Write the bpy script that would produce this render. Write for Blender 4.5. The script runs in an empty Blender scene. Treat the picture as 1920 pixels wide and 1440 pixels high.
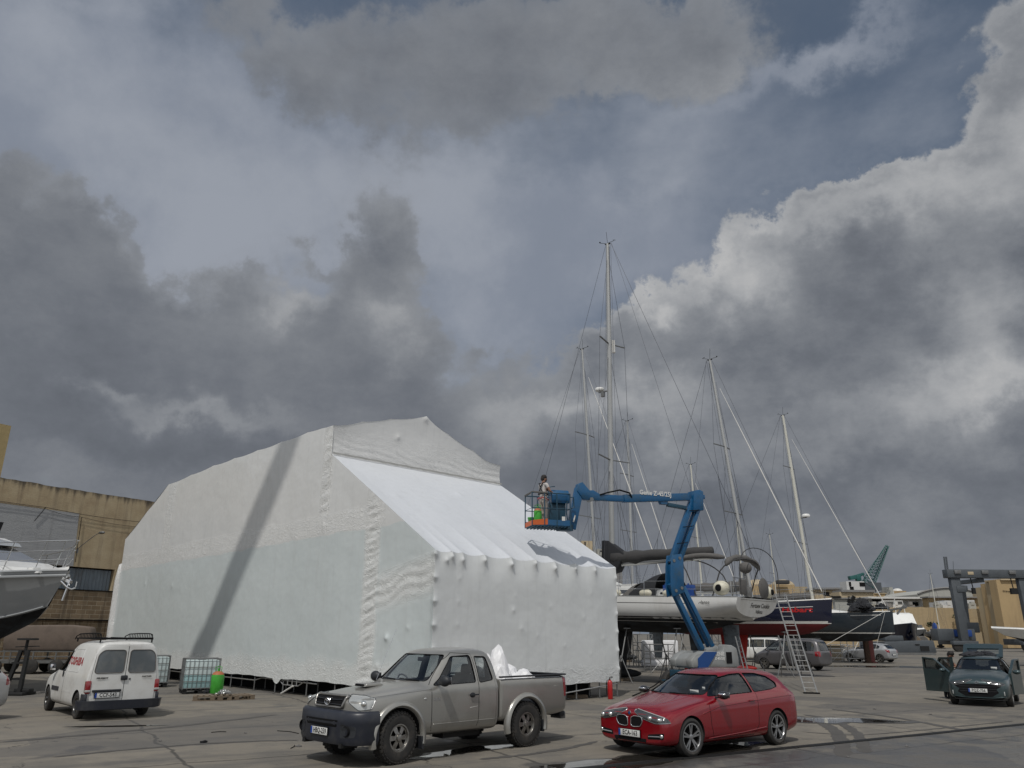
import bpy, bmesh, math, random
from mathutils import Vector, Matrix, Euler
from mathutils.bvhtree import BVHTree
R = math.radians
rnd = random.Random(7)
sc = bpy.context.scene
col = sc.collection

# ---------------------------------------------------------------- camera
F_PX, PITCH, ROLL, CAM_H = 1440.0, R(17.9), R(0.45), 2.1
cam_d = bpy.data.cameras.new("camera"); cam = bpy.data.objects.new("camera", cam_d); col.objects.link(cam)
cam_d.sensor_width = 36.0; cam_d.lens = 36.0*F_PX/1920.0; cam_d.clip_start = 0.1; cam_d.clip_end = 4000
fw = Vector((0, math.cos(PITCH), math.sin(PITCH))); r0 = Vector((1, 0, 0)); u0 = r0.cross(fw)
cr, sr = math.cos(ROLL), math.sin(ROLL)
cx_, cy_ = cr*r0+sr*u0, cr*u0-sr*r0
cam.matrix_world = Matrix(((cx_.x, cy_.x, -fw.x, 0), (cx_.y, cy_.y, -fw.y, 0), (cx_.z, cy_.z, -fw.z, CAM_H), (0, 0, 0, 1)))
sc.camera = cam
CAM = Vector((0, 0, CAM_H))
def ray(px, py): return fw*F_PX + cx_*(px-960) + cy_*(720-py)
def G(px, py, z=0.0):
    d = ray(px, py); return CAM + d*((z-CAM_H)/d.z)
def AY(px, py, Y):
    d = ray(px, py); return CAM + d*(Y/d.y)

# ---------------------------------------------------------------- light
SUN_AZ, SUN_EL = R(-164), R(57)
sun_dir = Vector((math.sin(SUN_AZ)*math.cos(SUN_EL), math.cos(SUN_AZ)*math.cos(SUN_EL), math.sin(SUN_EL)))
sl = bpy.data.lights.new("sun", 'SUN'); sl.energy = 2.35; sl.angle = R(0.55); sl.color = (1.0, 0.965, 0.91)
so = bpy.data.objects.new("sun", sl); col.objects.link(so)
so.rotation_euler = sun_dir.to_track_quat('Z', 'Y').to_euler()
sc.view_settings.view_transform = 'Standard'; sc.view_settings.look = 'None'
sc.view_settings.exposure = -0.08; sc.view_settings.gamma = 1.0
sc.cycles.max_bounces = 6; sc.cycles.transparent_max_bounces = 12
try: sc.cycles.use_denoising = True
except Exception: pass

class NT:
    """tiny helper to write node trees as expressions"""
    def __init__(s, nt): s.nt = nt
    def n(s, t, **kw):
        x = s.nt.nodes.new(t)
        for k, v in kw.items(): setattr(x, k, v)
        return x
    def put(s, sock, v):
        if isinstance(v, bpy.types.NodeSocket): s.nt.links.new(v, sock)
        else: sock.default_value = v
    def m(s, op, a, b=0.0, c=None, clamp=False):
        x = s.n('ShaderNodeMath', operation=op); x.use_clamp = clamp
        s.put(x.inputs[0], a); s.put(x.inputs[1], b)
        if c is not None: s.put(x.inputs[2], c)
        return x.outputs[0]
    def v(s, op, a, b=(0, 0, 0), sc_=None):
        x = s.n('ShaderNodeVectorMath', operation=op)
        s.put(x.inputs[0], a)
        if op not in ('NORMALIZE', 'LENGTH'): s.put(x.inputs[3 if op == 'SCALE' else 1], b)
        return x.outputs['Value' if op in ('DOT_PRODUCT', 'LENGTH') else 'Vector']
    def noise(s, vec, scale, detail=4, rough=0.5, dist=0.0, out='Fac'):
        x = s.n('ShaderNodeTexNoise'); s.put(x.inputs['Vector'], vec)
        x.inputs['Scale'].default_value = scale; x.inputs['Detail'].default_value = detail
        x.inputs['Roughness'].default_value = rough; x.inputs['Distortion'].default_value = dist
        return x.outputs[out]
    def ramp(s, fac, stops, interp='LINEAR'):
        x = s.n('ShaderNodeValToRGB'); s.put(x.inputs[0], fac); cr = x.color_ramp; cr.interpolation = interp
        while len(cr.elements) < len(stops): cr.elements.new(0.5)
        for e, (p, c) in zip(cr.elements, stops):
            e.position = p; e.color = (c, c, c, 1) if isinstance(c, (int, float)) else (*c[:3], 1)
        return x.outputs[0]
    def mix(s, f, a, b, blend='MIX'):
        x = s.n('ShaderNodeMix', data_type='RGBA', blend_type=blend); s.put(x.inputs[0], f)
        for k, v in ((6, a), (7, b)):
            s.put(x.inputs[k], v if isinstance(v, bpy.types.NodeSocket) else (*v[:3], 1))
        return x.outputs[2]
    def step(s, x_, a, b):
        x = s.n('ShaderNodeMapRange', interpolation_type='SMOOTHSTEP'); s.put(x.inputs[0], x_)
        s.put(x.inputs[1], a); s.put(x.inputs[2], b); return x.outputs[0]

# ---------------------------------------------------------------- sky
world = bpy.data.worlds.new("World"); sc.world = world; world.use_nodes = True
def build_world():
    nt = world.node_tree; nt.nodes.clear(); N = NT(nt)
    out = N.n('ShaderNodeOutputWorld'); bg = N.n('ShaderNodeBackground'); bg.inputs[1].default_value = 0.1
    nt.links.new(bg.outputs[0], out.inputs[0])
    tc = N.n('ShaderNodeTexCoord'); D = tc.outputs['Generated']
    sky = N.n('ShaderNodeTexSky', sky_type='NISHITA'); sky.sun_disc = False
    sky.sun_elevation = SUN_EL; sky.sun_rotation = SUN_AZ; sky.dust_density = 1.5
    sx = N.n('ShaderNodeSeparateXYZ'); N.put(sx.inputs[0], D); X, Y, Z = sx.outputs
    az = N.m('ARCTAN2', X, Y); el = N.m('ARCSINE', Z)
    cb = N.n('ShaderNodeCombineXYZ'); N.put(cb.inputs[0], az); N.put(cb.inputs[1], el); P = cb.outputs[0]
    w1 = N.v('SUBTRACT', N.noise(D, 4.5, 2, .5, out='Color'), (.5, .5, .5))
    w2 = N.v('SUBTRACT', N.noise(D, 16, 6, .6, out='Color'), (.5, .5, .5))
    Pw = N.v('ADD', N.v('ADD', N.v('ADD', P, (-.028, .030, 0)), N.v('SCALE', w1, .13)), N.v('SCALE', w2, .13))
    def blobs(lst, vec, base=0.0):
        acc = base
        for (px, py, rx, ry, a) in lst:
            d = ray(px, py).normalized(); ca = math.atan2(d.x, d.y); ce = math.asin(d.z)
            q = F_PX*0.95; h = max(.5, math.cos(ce))
            o = N.v('MULTIPLY', N.v('SUBTRACT', vec, (ca, ce, 0)), (q*h/rx, q/ry, 0))
            g = N.m('POWER', 2.71828, N.m('MULTIPLY', N.v('DOT_PRODUCT', o, o), -1.0))
            acc = N.m('MULTIPLY_ADD', g, a, acc)
        return acc
    V = [(250,280,430,230,1.0),(930,560,230,230,.75),(1060,400,230,70,.75),(60,80,300,200,.5),(1200,200,190,90,.45),(1400,100,170,30,.5),(1530,50,110,25,.45),(620,240,250,130,.5),(1200,450,130,90,.5),(1500,1120,700,90,.35),(500,1150,700,90,.6),(1480,400,120,30,.2),(1620,170,230,90,.42),(1350,300,170,60,.25)]
    Dn = [(60,610,300,130,1.2),(250,600,260,120,.9),(470,610,220,120,1.1),(10,370,55,110,1.0),(95,420,50,55,.7),(170,345,25,42,.55),(670,400,62,120,.75),(690,560,75,130,.95),(560,420,50,30,.4),
          (300,830,480,130,1.3),(760,820,170,110,1.0),(860,70,430,150,.70),(1150,10,250,80,.42),(500,20,180,60,.4),
          (1640,440,190,120,1.35),(1480,470,130,90,1.0),(1380,520,120,110,1.1),(1560,340,70,40,.8),(1730,330,80,55,.95),(1880,330,85,230,1.4),(1890,130,50,60,1.0),(1850,600,180,160,1.4),(1500,640,330,110,1.4),(1700,780,330,110,1.4),(1190,560,38,60,.95),(1130,640,70,60,.6),
          (1010,790,170,110,1.35),(900,770,60,60,.7),(1250,760,220,140,1.2),(1120,920,320,110,1.3),(1480,900,360,90,1.2),(1560,1010,420,50,.65),(1330,1070,300,40,.6),(1730,1080,250,30,.5),(860,620,35,22,.35),(1880,880,90,60,.5)]
    S = [(1710,290,90,42,.36),(1570,320,80,30,.30),(1470,370,70,28,.26),(1890,190,70,110,.44),(1340,440,60,50,.32),(1790,560,60,110,.35),(1700,690,200,40,.26),(1850,700,80,30,.25),(1190,545,40,40,.5),(1000,705,150,35,.30),(1330,470,110,60,.18),(1720,360,110,50,.15),
         (520,510,55,35,.30),(690,545,40,55,.28),(150,640,55,20,.28),(320,705,140,20,.24),(1200,690,140,50,.22),(900,760,50,40,.2),
         (1620,480,130,70,-.10),(250,780,330,40,-.14),(1560,845,400,45,-.10),(1890,500,70,110,-.13),(60,660,200,60,-.1),(200,600,200,60,-.06),(1150,900,220,60,-.10),(1650,970,300,40,.02),(1500,780,300,60,.08),(860,140,200,70,-.06)]
    fb = N.noise(D, 7.5, 12, .62); fb2 = N.noise(D, 2.6, 6, .55); fb3 = N.noise(D, 22, 9, .62)
    veil = N.m('ADD', blobs(V, Pw, -.02), N.m('MULTIPLY', N.m('SUBTRACT', fb2, .5), .9))
    # behind and beside the frame: a broken cloud deck from noise alone
    side = N.step(N.m('ABSOLUTE', az), .75, 1.1)
    high = N.step(el, .80, 1.05)
    outm = N.m('MAXIMUM', side, high)
    q = N.m('ADD', blobs(Dn, Pw, 0.0), N.m('MULTIPLY', outm, N.m('MULTIPLY', fb2, 1.25)))
    q = N.m('ADD', q, N.m('ADD', N.m('MULTIPLY', N.m('SUBTRACT', fb, .5), 1.0), N.m('MULTIPLY', N.m('SUBTRACT', fb3, .5), .35)))
    alpha = N.step(q, .44, .66)
    soft = N.step(q, .22, .98)
    leftness = N.m('MULTIPLY', N.step(az, -.02, .22), N.m('MULTIPLY', N.step(el, .06, .2), N.m('SUBTRACT', 1.0, N.m('MULTIPLY', N.step(el, .62, .72), .8))))
    alpha = N.m('ADD', N.m('MULTIPLY', alpha, N.m('MULTIPLY_ADD', leftness, .45, .55)), N.m('MULTIPLY', soft, N.m('MULTIPLY_ADD', leftness, -.45, .45)))
    edge = N.m('MULTIPLY', N.m('SUBTRACT', 1.0, N.step(q, .5, 1.15)), N.m('MULTIPLY_ADD', leftness, .20, .10))
    sh = N.m('ADD', N.m('ADD', blobs(S, Pw, .31), edge), N.m('MULTIPLY', N.m('SUBTRACT', N.noise(N.v('MULTIPLY', D, (1, 1, 1.5)), 7, 12, .66), .5), N.m('MULTIPLY_ADD', leftness, .35, .50)))
    sh = N.m('ADD', sh, N.m('MULTIPLY', side, .42), clamp=True)
    ccol = N.ramp(sh, [(0.0, (.096, .107, .126)), (.25, (.160, .174, .200)), (.5, (.258, .272, .295)), (.75, (.385, .395, .41)), (1.0, (.53, .53, .53))])
    blue = N.mix(.55, N.v('MULTIPLY', sky.outputs[0], (.046, .054, .058)), (.125, .155, .200))
    low = N.m('SUBTRACT', 1.0, N.step(el, -.02, .22))
    blue = N.mix(N.m('MULTIPLY', low, .7), blue, (.13, .175, .24))
    wisp = N.m('MULTIPLY', N.m('SUBTRACT', N.noise(N.v('MULTIPLY', D, (1, 1, 2.2)), 5, 8, .6), .5), .9)
    veil = N.m('ADD', veil, wisp)
    vcol = N.mix(N.m('MULTIPLY', N.step(veil, -.1, 1.0), .95), blue, N.mix(N.step(N.noise(N.v('ADD', D, (3, 1, 7)), 3.5, 8, .6), .35, .65), (.235, .265, .325), (.335, .362, .415)))
    c = N.mix(alpha, vcol, ccol)
    c = N.v('SCALE', c, N.m('MULTIPLY_ADD', N.m('MAXIMUM', side, high), 4.5, 10.0))
    N.put(bg.inputs[0], c)
build_world()
world.cycles.sampling_method = 'MANUAL'; world.cycles.sample_map_resolution = 512
# ---------------------------------------------------------------- tagging and mesh helpers
def tag(o, label=None, cat=None, group=None, kind=None):
    if label: o['label'] = label
    if cat: o['category'] = cat
    if group: o['group'] = group
    if kind: o['kind'] = kind
    return o
def empty(name, loc=(0, 0, 0), rz=0.0, label=None, cat=None, group=None):
    o = bpy.data.objects.new(name, None); col.objects.link(o)
    o.location = loc; o.rotation_euler = (0, 0, rz); o.empty_display_size = .3
    return tag(o, label, cat, group)
def copy_tree(o, parent=None):
    c = o.copy(); col.objects.link(c); c.parent = parent
    for ch in list(o.children): copy_tree(ch, c)
    return c
def frame_from(d):
    d = d.normalized(); a = Vector((0, 0, 1)) if abs(d.z) < .95 else Vector((1, 0, 0))
    s = d.cross(a).normalized(); return s, s.cross(d).normalized()
class MB:
    def __init__(s): s.v = []; s.f = []
    def add(s, vs, fs):
        k = len(s.v); s.v += [tuple(v) for v in vs]; s.f += [tuple(i+k for i in f) for f in fs]; return s
    def box(s, c, sz, rot=None, taper=1.0):
        c = Vector(c); hx, hy, hz = sz[0]/2, sz[1]/2, sz[2]/2; vs = []
        for z in (-1, 1):
            t = taper if z > 0 else 1
            for x, y in ((-1, -1), (1, -1), (1, 1), (-1, 1)): vs.append(Vector((x*hx*t, y*hy*t, z*hz)))
        if rot is not None:
            m = rot if isinstance(rot, Matrix) else Euler(rot).to_matrix()
            vs = [m @ v for v in vs]
        return s.add([v+c for v in vs], [(0, 3, 2, 1), (4, 5, 6, 7), (0, 1, 5, 4), (1, 2, 6, 5), (2, 3, 7, 6), (3, 0, 4, 7)])
    def bar(s, a, b, w, h=None):
        a, b = Vector(a), Vector(b); h = h or w; d = b-a; p, q = frame_from(d); vs = []
        for e in (a, b):
            for x, y in ((-1, -1), (1, -1), (1, 1), (-1, 1)): vs.append(e+p*x*w/2+q*y*h/2)
        return s.add(vs, [(0, 3, 2, 1), (4, 5, 6, 7), (0, 1, 5, 4), (1, 2, 6, 5), (2, 3, 7, 6), (3, 0, 4, 7)])
    def tube(s, a, b, r, n=6, r2=None, caps=True):
        a, b = Vector(a), Vector(b); r2 = r if r2 is None else r2; p, q = frame_from(b-a); vs = []
        for e, rr in ((a, r), (b, r2)):
            for i in range(n):
                t = 2*math.pi*i/n; vs.append(e+p*math.cos(t)*rr+q*math.sin(t)*rr)
        fs = [(i, (i+1) % n, n+(i+1) % n, n+i) for i in range(n)]
        if caps: fs += [tuple(reversed(range(n))), tuple(range(n, 2*n))]
        return s.add(vs, fs)
    def path(s, pts, r, n=6, closed=False):
        pts = [Vector(p) for p in pts]; m = len(pts); vs = []; last = None
        for i, p in enumerate(pts):
            a = pts[(i-1) % m] if (closed or i > 0) else p; b = pts[(i+1) % m] if (closed or i < m-1) else p
            d = (b-a).normalized()
            if last is None: u, w = frame_from(d)
            else:
                u = (last - d*last.dot(d)).normalized(); w = u.cross(d)
            last = u; rr = r[i] if isinstance(r, (list, tuple)) else r
            for k in range(n):
                t = 2*math.pi*k/n; vs.append(p+u*math.cos(t)*rr+w*math.sin(t)*rr)
        fs = []
        for i in range(m if closed else m-1):
            j = (i+1) % m
            for k in range(n): fs.append((i*n+k, i*n+(k+1) % n, j*n+(k+1) % n, j*n+k))
        if not closed: fs += [tuple(reversed(range(n))), tuple(range((m-1)*n, m*n))]
        return s.add(vs, fs)
    def lathe(s, prof, c=(0, 0, 0), axis='Z', n=24, arc=None):
        c = Vector(c); vs = []; fs = []
        for (r, h) in prof:
            for i in range(n):
                t = 2*math.pi*i/n; x, y = r*math.cos(t), r*math.sin(t)
                v = {'Z': (x, y, h), 'Y': (x, h, y), 'X': (h, x, y)}[axis]; vs.append(c+Vector(v))
        for j in range(len(prof)-1):
            for i in range(n):
                q = (j*n+i, j*n+(i+1) % n, (j+1)*n+(i+1) % n, (j+1)*n+i)
                fs.append(q)
        if prof[0][0] > 1e-4: fs.append(tuple(range(n)))
        if prof[-1][0] > 1e-4: fs.append(tuple(range((len(prof)-1)*n, len(prof)*n)))
        return s.add(vs, fs)
    def prism(s, poly, a, b, M=None):
        """poly in (x,z) extruded along y from a to b (M maps afterwards)"""
        n = len(poly); vs = [Vector((x, a, z)) for x, z in poly]+[Vector((x, b, z)) for x, z in poly]
        if M is not None: vs = [M @ v for v in vs]
        return s.add(vs, [tuple(range(n)), tuple(reversed(range(n, 2*n)))]+[(i, n+i, n+(i+1) % n, (i+1) % n) for i in range(n)])
    def ball(s, c, r, n=12, m=8):
        rx, ry, rz = (r, r, r) if isinstance(r, (int, float)) else r
        c = Vector(c); vs = [c+Vector((0, 0, -rz))]; fs = []
        for j in range(1, m):
            t = math.pi*j/m
            for i in range(n):
                a = 2*math.pi*i/n; vs.append(c+Vector((math.sin(t)*math.cos(a)*rx, math.sin(t)*math.sin(a)*ry, -math.cos(t)*rz)))
        vs.append(c+Vector((0, 0, rz))); L = len(vs)-1
        for i in range(n):
            fs.append((0, 1+(i+1) % n, 1+i)); fs.append((L, L-n+i, L-n+(i+1) % n))
            for j in range(m-2): fs.append((1+j*n+i, 1+j*n+(i+1) % n, 1+(j+1)*n+(i+1) % n, 1+(j+1)*n+i))
        return s.add(vs, fs)
    def mesh(s, name='m'):
        me = bpy.data.meshes.new(name); me.from_pydata(s.v, [], s.f)
        bm = bmesh.new(); bm.from_mesh(me); bmesh.ops.recalc_face_normals(bm, faces=bm.faces); bm.to_mesh(me); bm.free()
        return me
    def build(s, name, mt, parent=None, smooth=None, bevel=0.0, seg=2):
        me = s.mesh(name)
        if bevel > 0:
            bm = bmesh.new(); bm.from_mesh(me)
            es = [e for e in bm.edges if len(e.link_faces) == 2 and e.calc_face_angle(0) > .5]
            bmesh.ops.bevel(bm, geom=es, offset=bevel, segments=seg, affect='EDGES', profile=.5, clamp_overlap=True)
            bm.to_mesh(me); bm.free(); smooth = smooth or 40
        return link(name, me, mt, parent, smooth)
def link(name, me, mt, parent=None, smooth=None):
    o = bpy.data.objects.new(name, me); col.objects.link(o); o.parent = parent
    if mt is not None and len(me.materials) == 0:
        for m_ in (mt if isinstance(mt, (list, tuple)) else [mt]): me.materials.append(m_)
    if smooth:
        me.shade_smooth()
        if smooth < 180: me.set_sharp_from_angle(angle=R(smooth))
    return o
def evalmesh(me, mods):
    """apply modifiers without bpy.ops; mods = [(type, {attr: value})]"""
    o = bpy.data.objects.new('tmp_eval', me); col.objects.link(o)
    for t, kw in mods:
        md = o.modifiers.new('m', t)
        for k, v in kw.items(): setattr(md, k, v)
    dg = bpy.context.evaluated_depsgraph_get(); dg.update()
    out = bpy.data.meshes.new_from_object(o.evaluated_get(dg), preserve_all_data_layers=True, depsgraph=dg)
    bpy.data.objects.remove(o); return out
def cut(me, cutters, op='DIFFERENCE'):
    """boolean a mesh with a list of cutter meshes"""
    objs = []
    for c in cutters:
        o = bpy.data.objects.new('tmp_cut', c); col.objects.link(o); objs.append(o)
    out = evalmesh(me, [('BOOLEAN', dict(operation=op, object=o, solver='EXACT')) for o in objs])
    for o in objs: bpy.data.objects.remove(o)
    return out

# ---------------------------------------------------------------- materials
def mat(name, color, rough=.5, metal=0.0, vary=0.0, vscale=3.0, bump=0.0, bscale=30.0, coat=0.0, dirt=None, dirt_amt=0.0, dscale=2.0, spec=.5, trans=0.0, alpha=1.0, rvary=0.0, emis=None, streak=False):
    m = bpy.data.materials.new(name); m.use_nodes = True; nt = m.node_tree; N = NT(nt)
    b = nt.nodes['Principled BSDF']; b.inputs['Roughness'].default_value = rough; b.inputs['Metallic'].default_value = metal
    b.inputs['Coat Weight'].default_value = coat; b.inputs['Coat Roughness'].default_value = .05
    b.inputs['Specular IOR Level'].default_value = spec; b.inputs['Transmission Weight'].default_value = trans; b.inputs['Alpha'].default_value = alpha
    c = color
    tc = N.n('ShaderNodeTexCoord').outputs['Object']
    if vary > 0:
        f = N.noise(tc, vscale, 5, .6)
        c = N.mix(f, [x*(1-vary) for x in color], [min(1, x*(1+vary)) for x in color])
    if dirt is not None:
        vec = N.v('MULTIPLY', tc, (1, 1, .22)) if streak else tc
        f = N.m('MULTIPLY', N.step(N.noise(vec, dscale, 8, .65), .45, .72), dirt_amt)
        c = N.mix(f, c, dirt)
    N.put(b.inputs['Base Color'], c if isinstance(c, bpy.types.NodeSocket) else (*c, 1))
    if rvary > 0:
        N.put(b.inputs['Roughness'], N.m('MULTIPLY_ADD', N.noise(tc, vscale*2.3, 4, .6), rvary, rough-rvary/2, clamp=True))
    if bump > 0:
        bn = N.n('ShaderNodeBump'); bn.inputs['Strength'].default_value = bump; bn.inputs['Distance'].default_value = .02
        N.put(bn.inputs['Height'], N.noise(tc, bscale, 6, .6)); N.put(b.inputs['Normal'], bn.outputs[0])
    if emis: b.inputs['Emission Color'].default_value = (*emis, 1); b.inputs['Emission Strength'].default_value = 1
    return m
M = dict(
    silver=mat('silver_paint', (.315, .308, .285), .30, .5, vary=.03, coat=.55, dirt=(.19, .175, .15), dirt_amt=.35, dscale=1.6, rvary=.06),
    silver2=mat('light_silver_paint', (.42, .43, .44), .35, .5, coat=.4, vary=.04, dirt=(.2, .19, .17), dirt_amt=.3),
    red=mat('red_paint', (.20, .001, .006), .22, .1, vary=.03, coat=.75, dirt=(.11, .004, .008), dirt_amt=.15, rvary=.05),
    white=mat('white_paint', (.62, .62, .60), .4, 0, vary=.03, coat=.25, dirt=(.36, .33, .29), dirt_amt=.5, dscale=1.5, rvary=.15),
    green=mat('teal_paint', (.042, .068, .072), .3, .45, vary=.04, coat=.6, dirt=(.08, .09, .085), dirt_amt=.3, rvary=.1),
    greyvan=mat('grey_van_paint', (.13, .125, .13), .35, .5, coat=.5, dirt=(.12, .11, .1), dirt_amt=.3),
    plastic=mat('black_plastic', (.016, .018, .022), .55, vary=.2, rvary=.2, bump=.05, bscale=200),
    bumper=mat('blue_grey_plastic', (.017, .020, .030), .42, vary=.2, dirt=(.05, .05, .05), dirt_amt=.6, dscale=3, rvary=.2),
    black=mat('matt_black', (.008, .008, .009), .75, spec=.15),
    dark=mat('dark_interior', (.012, .012, .013), .8),
    seat=mat('dark_seat_cloth', (.03, .03, .032), .9),
    rubber=mat('tyre_rubber', (.022, .021, .020), .8, vary=.3, vscale=8, dirt=(.07, .06, .05), dirt_amt=.6, dscale=6),
    steel=mat('stainless_steel', (.55, .56, .57), .25, 1.0),
    chrome=mat('chrome', (.75, .75, .76), .1, 1.0),
    rim=mat('alloy_rim', (.34, .33, .31), .35, .9, dirt=(.08, .07, .06), dirt_amt=.7, dscale=9),
    rim_dark=mat('dark_alloy_rim', (.09, .09, .09), .3, .9),
    rim_cut=mat('machined_rim', (.45, .45, .45), .25, 1.0),
    alu=mat('aluminium', (.50, .50, .49), .38, .85, vary=.08, rvary=.15),
    mast=mat('anodised_mast', (.42, .42, .41), .38, .7, vary=.06),
    mastw=mat('cream_mast', (.55, .54, .48), .4, .15, vary=.06),
    wire=mat('rigging_wire', (.10, .105, .12), .4, .6),
    wirew=mat('white_furled_line', (.50, .50, .50), .6),
    galv=mat('galvanised_steel', (.20, .205, .205), .5, .6, vary=.15, dirt=(.12, .09, .07), dirt_amt=.4, dscale=4),
    rust=mat('rusty_steel', (.075, .045, .03), .8, .3, vary=.4, dirt=(.13, .06, .03), dirt_amt=.6, dscale=4, bump=.2),
    redsteel=mat('red_primer_steel', (.20, .055, .05), .7, vary=.3, dirt=(.07, .05, .045), dirt_amt=.7, dscale=3),
    blacksteel=mat('black_steel', (.014, .014, .014), .6, .3, vary=.3),
    gel=mat('white_gelcoat', (.75, .75, .73), .25, vary=.03, coat=.4, dirt=(.45, .42, .37), dirt_amt=.35, dscale=1.1, streak=True),
    gelg=mat('grey_gelcoat', (.27, .28, .285), .25, vary=.06, coat=.4),
    deck=mat('white_deck', (.60, .60, .58), .5, vary=.05, dirt=(.4, .38, .35), dirt_amt=.3),
    antifoul=mat('black_antifoul', (.010, .011, .013), .75, vary=.4, dirt=(.05, .065, .08), dirt_amt=.6, dscale=1.6, bump=.15, bscale=12),
    afred=mat('red_antifoul', (.13, .010, .014), .7, vary=.2, dirt=(.06, .01, .01), dirt_amt=.5),
    afred2=mat('bright_red_antifoul', (.34, .012, .008), .7, vary=.2),
    afgrey=mat('grey_primer', (.15, .175, .195), .7, vary=.2, dirt=(.04, .04, .04), dirt_amt=.8, dscale=5),
    navy=mat('navy_gelcoat', (.010, .012, .030), .2, vary=.05, coat=.6),
    slate=mat('dark_slate_gelcoat', (.016, .023, .030), .22, vary=.1, coat=.5, dirt=(.03, .035, .04), dirt_amt=.4),
    stripe=mat('stripe_white', (.62, .61, .58), .4),
    canvas=mat('dark_grey_canvas', (.046, .045, .045), .9, vary=.25, bump=.5, bscale=10),
    canvas2=mat('grey_canvas', (.105, .10, .095), .9, vary=.2, bump=.4, bscale=14),
    canvasb=mat('black_canvas', (.012, .013, .016), .85, vary=.2, bump=.3, bscale=8),
    fender=mat('cream_fender', (.60, .57, .46), .5, vary=.1, dirt=(.3, .28, .2), dirt_amt=.4, dscale=5),
    lift=mat('lift_blue', (.003, .080, .20), .42, .1, vary=.15, dirt=(.03, .06, .075), dirt_amt=.6, dscale=3, coat=.2),
    liftdark=mat('lift_blue_dark', (.010, .05, .085), .5, vary=.2),
    cover=mat('lift_cover_grey', (.24, .25, .25), .5, vary=.1, dirt=(.15, .14, .12), dirt_amt=.5),
    lblue=mat('cowl_blue', (.006, .05, .19), .45, vary=.1),
    gasg=mat('gas_green', (.05, .34, .035), .45, vary=.1, dirt=(.03, .12, .02), dirt_amt=.4, dscale=6),
    gasr=mat('gas_orange_cap', (.35, .11, .045), .6, vary=.2),
    extr=mat('extinguisher_red', (.38, .010, .012), .3, coat=.4, vary=.05),
    orange=mat('orange_paint', (.50, .10, .02), .55, vary=.2),
    platew=mat('plate_white', (.62, .62, .60), .4, vary=.05),
    plateb=mat('plate_blue', (.01, .05, .28), .4),
    ink=mat('black_ink', (.012, .012, .012), .5),
    inkred=mat('red_ink', (.28, .012, .018), .5),
    inkw=mat('white_ink', (.62, .62, .60), .5),
    lens=mat('clear_lens', (.42, .43, .42), .12, .2, coat=1.0),
    lensd=mat('dark_lens', (.05, .052, .055), .12, .2, coat=1.0),
    lensr=mat('red_lens', (.22, .006, .010), .15, coat=1.0, vary=.2, vscale=20),
    lensw=mat('lamp_reflector', (.75, .75, .72), .12, .9),
    mirror=mat('mirror_cap', (.012, .012, .013), .2, coat=.8),
    wood=mat('pallet_wood', (.15, .115, .08), .85, vary=.3, vscale=6, bump=.3),
    tank=mat('translucent_tank', (.48, .56, .56), .35, vary=.06, vscale=2),
    water=mat('tank_water', (.27, .42, .43), .3, vary=.08),
    skin=mat('skin', (.26, .135, .09), .6), hair=mat('dark_hair', (.012, .009, .008), .7, bump=.4, bscale=90),
    shirtw=mat('white_cloth', (.50, .47, .45), .9, vary=.12, bump=.4, bscale=15), trousers=mat('stained_white_cloth', (.42, .37, .33), .9, vary=.2, vscale=12, bump=.4, bscale=15),
    darkcloth=mat('dark_cloth', (.02, .021, .026), .9, vary=.2, bump=.4), hivis=mat('hi_vis_cloth', (.42, .60, .06), .8),
    helmet=mat('white_helmet', (.7, .7, .68), .4), bluebin=mat('blue_plastic', (.01, .05, .22), .5),
    tarp=mat('brown_tarpaulin', (.135, .105, .085), .85, vary=.2, bump=.5, bscale=5, dirt=(.07, .055, .045), dirt_amt=.5),
    gantry=mat('gantry_grey', (.075, .085, .095), .55, .1, vary=.12, dirt=(.04, .045, .05), dirt_amt=.4, dscale=1),
    foil=mat('silver_foil', (.5, .5, .5), .25, .9, bump=1.0, bscale=15),
    wrapw=mat('white_sheet', (.72, .72, .73), .45, bump=.5, bscale=9, vary=.04),
    crane=mat('crane_green', (.012, .085, .08), .5), craney=mat('crane_yellow', (.45, .28, .03), .5),
    concrete=mat('concrete_block', (.13, .125, .12), .9, vary=.2, bump=.4),
)
def glass_mat(name, tint, alpha, rough=.03):
    m = bpy.data.materials.new(name); m.use_nodes = True; nt = m.node_tree; N = NT(nt); nt.nodes.clear()
    out = N.n('ShaderNodeOutputMaterial'); tr = N.n('ShaderNodeBsdfTransparent'); tr.inputs[0].default_value = (*tint, 1)
    gl = N.n('ShaderNodeBsdfGlossy'); gl.inputs['Roughness'].default_value = rough; gl.inputs[0].default_value = (.9, .93, .95, 1)
    gg = N.n('ShaderNodeNewGeometry'); cs = N.m('ABSOLUTE', N.v('DOT_PRODUCT', gg.outputs['Incoming'], gg.outputs['Normal']))
    f = N.m('MULTIPLY_ADD', N.m('POWER', N.m('SUBTRACT', 1.0, cs), 4.5), .92, .07, clamp=True)
    mx = N.n('ShaderNodeMixShader'); N.put(mx.inputs[0], f); nt.links.new(tr.outputs[0], mx.inputs[1]); nt.links.new(gl.outputs[0], mx.inputs[2])
    nt.links.new(mx.outputs[0], out.inputs[0]); return m
M['glass'] = glass_mat('window_glass', (.88, .91, .89), 1)
M['glassd'] = glass_mat('tinted_glass', (.42, .45, .46), 1)

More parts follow.
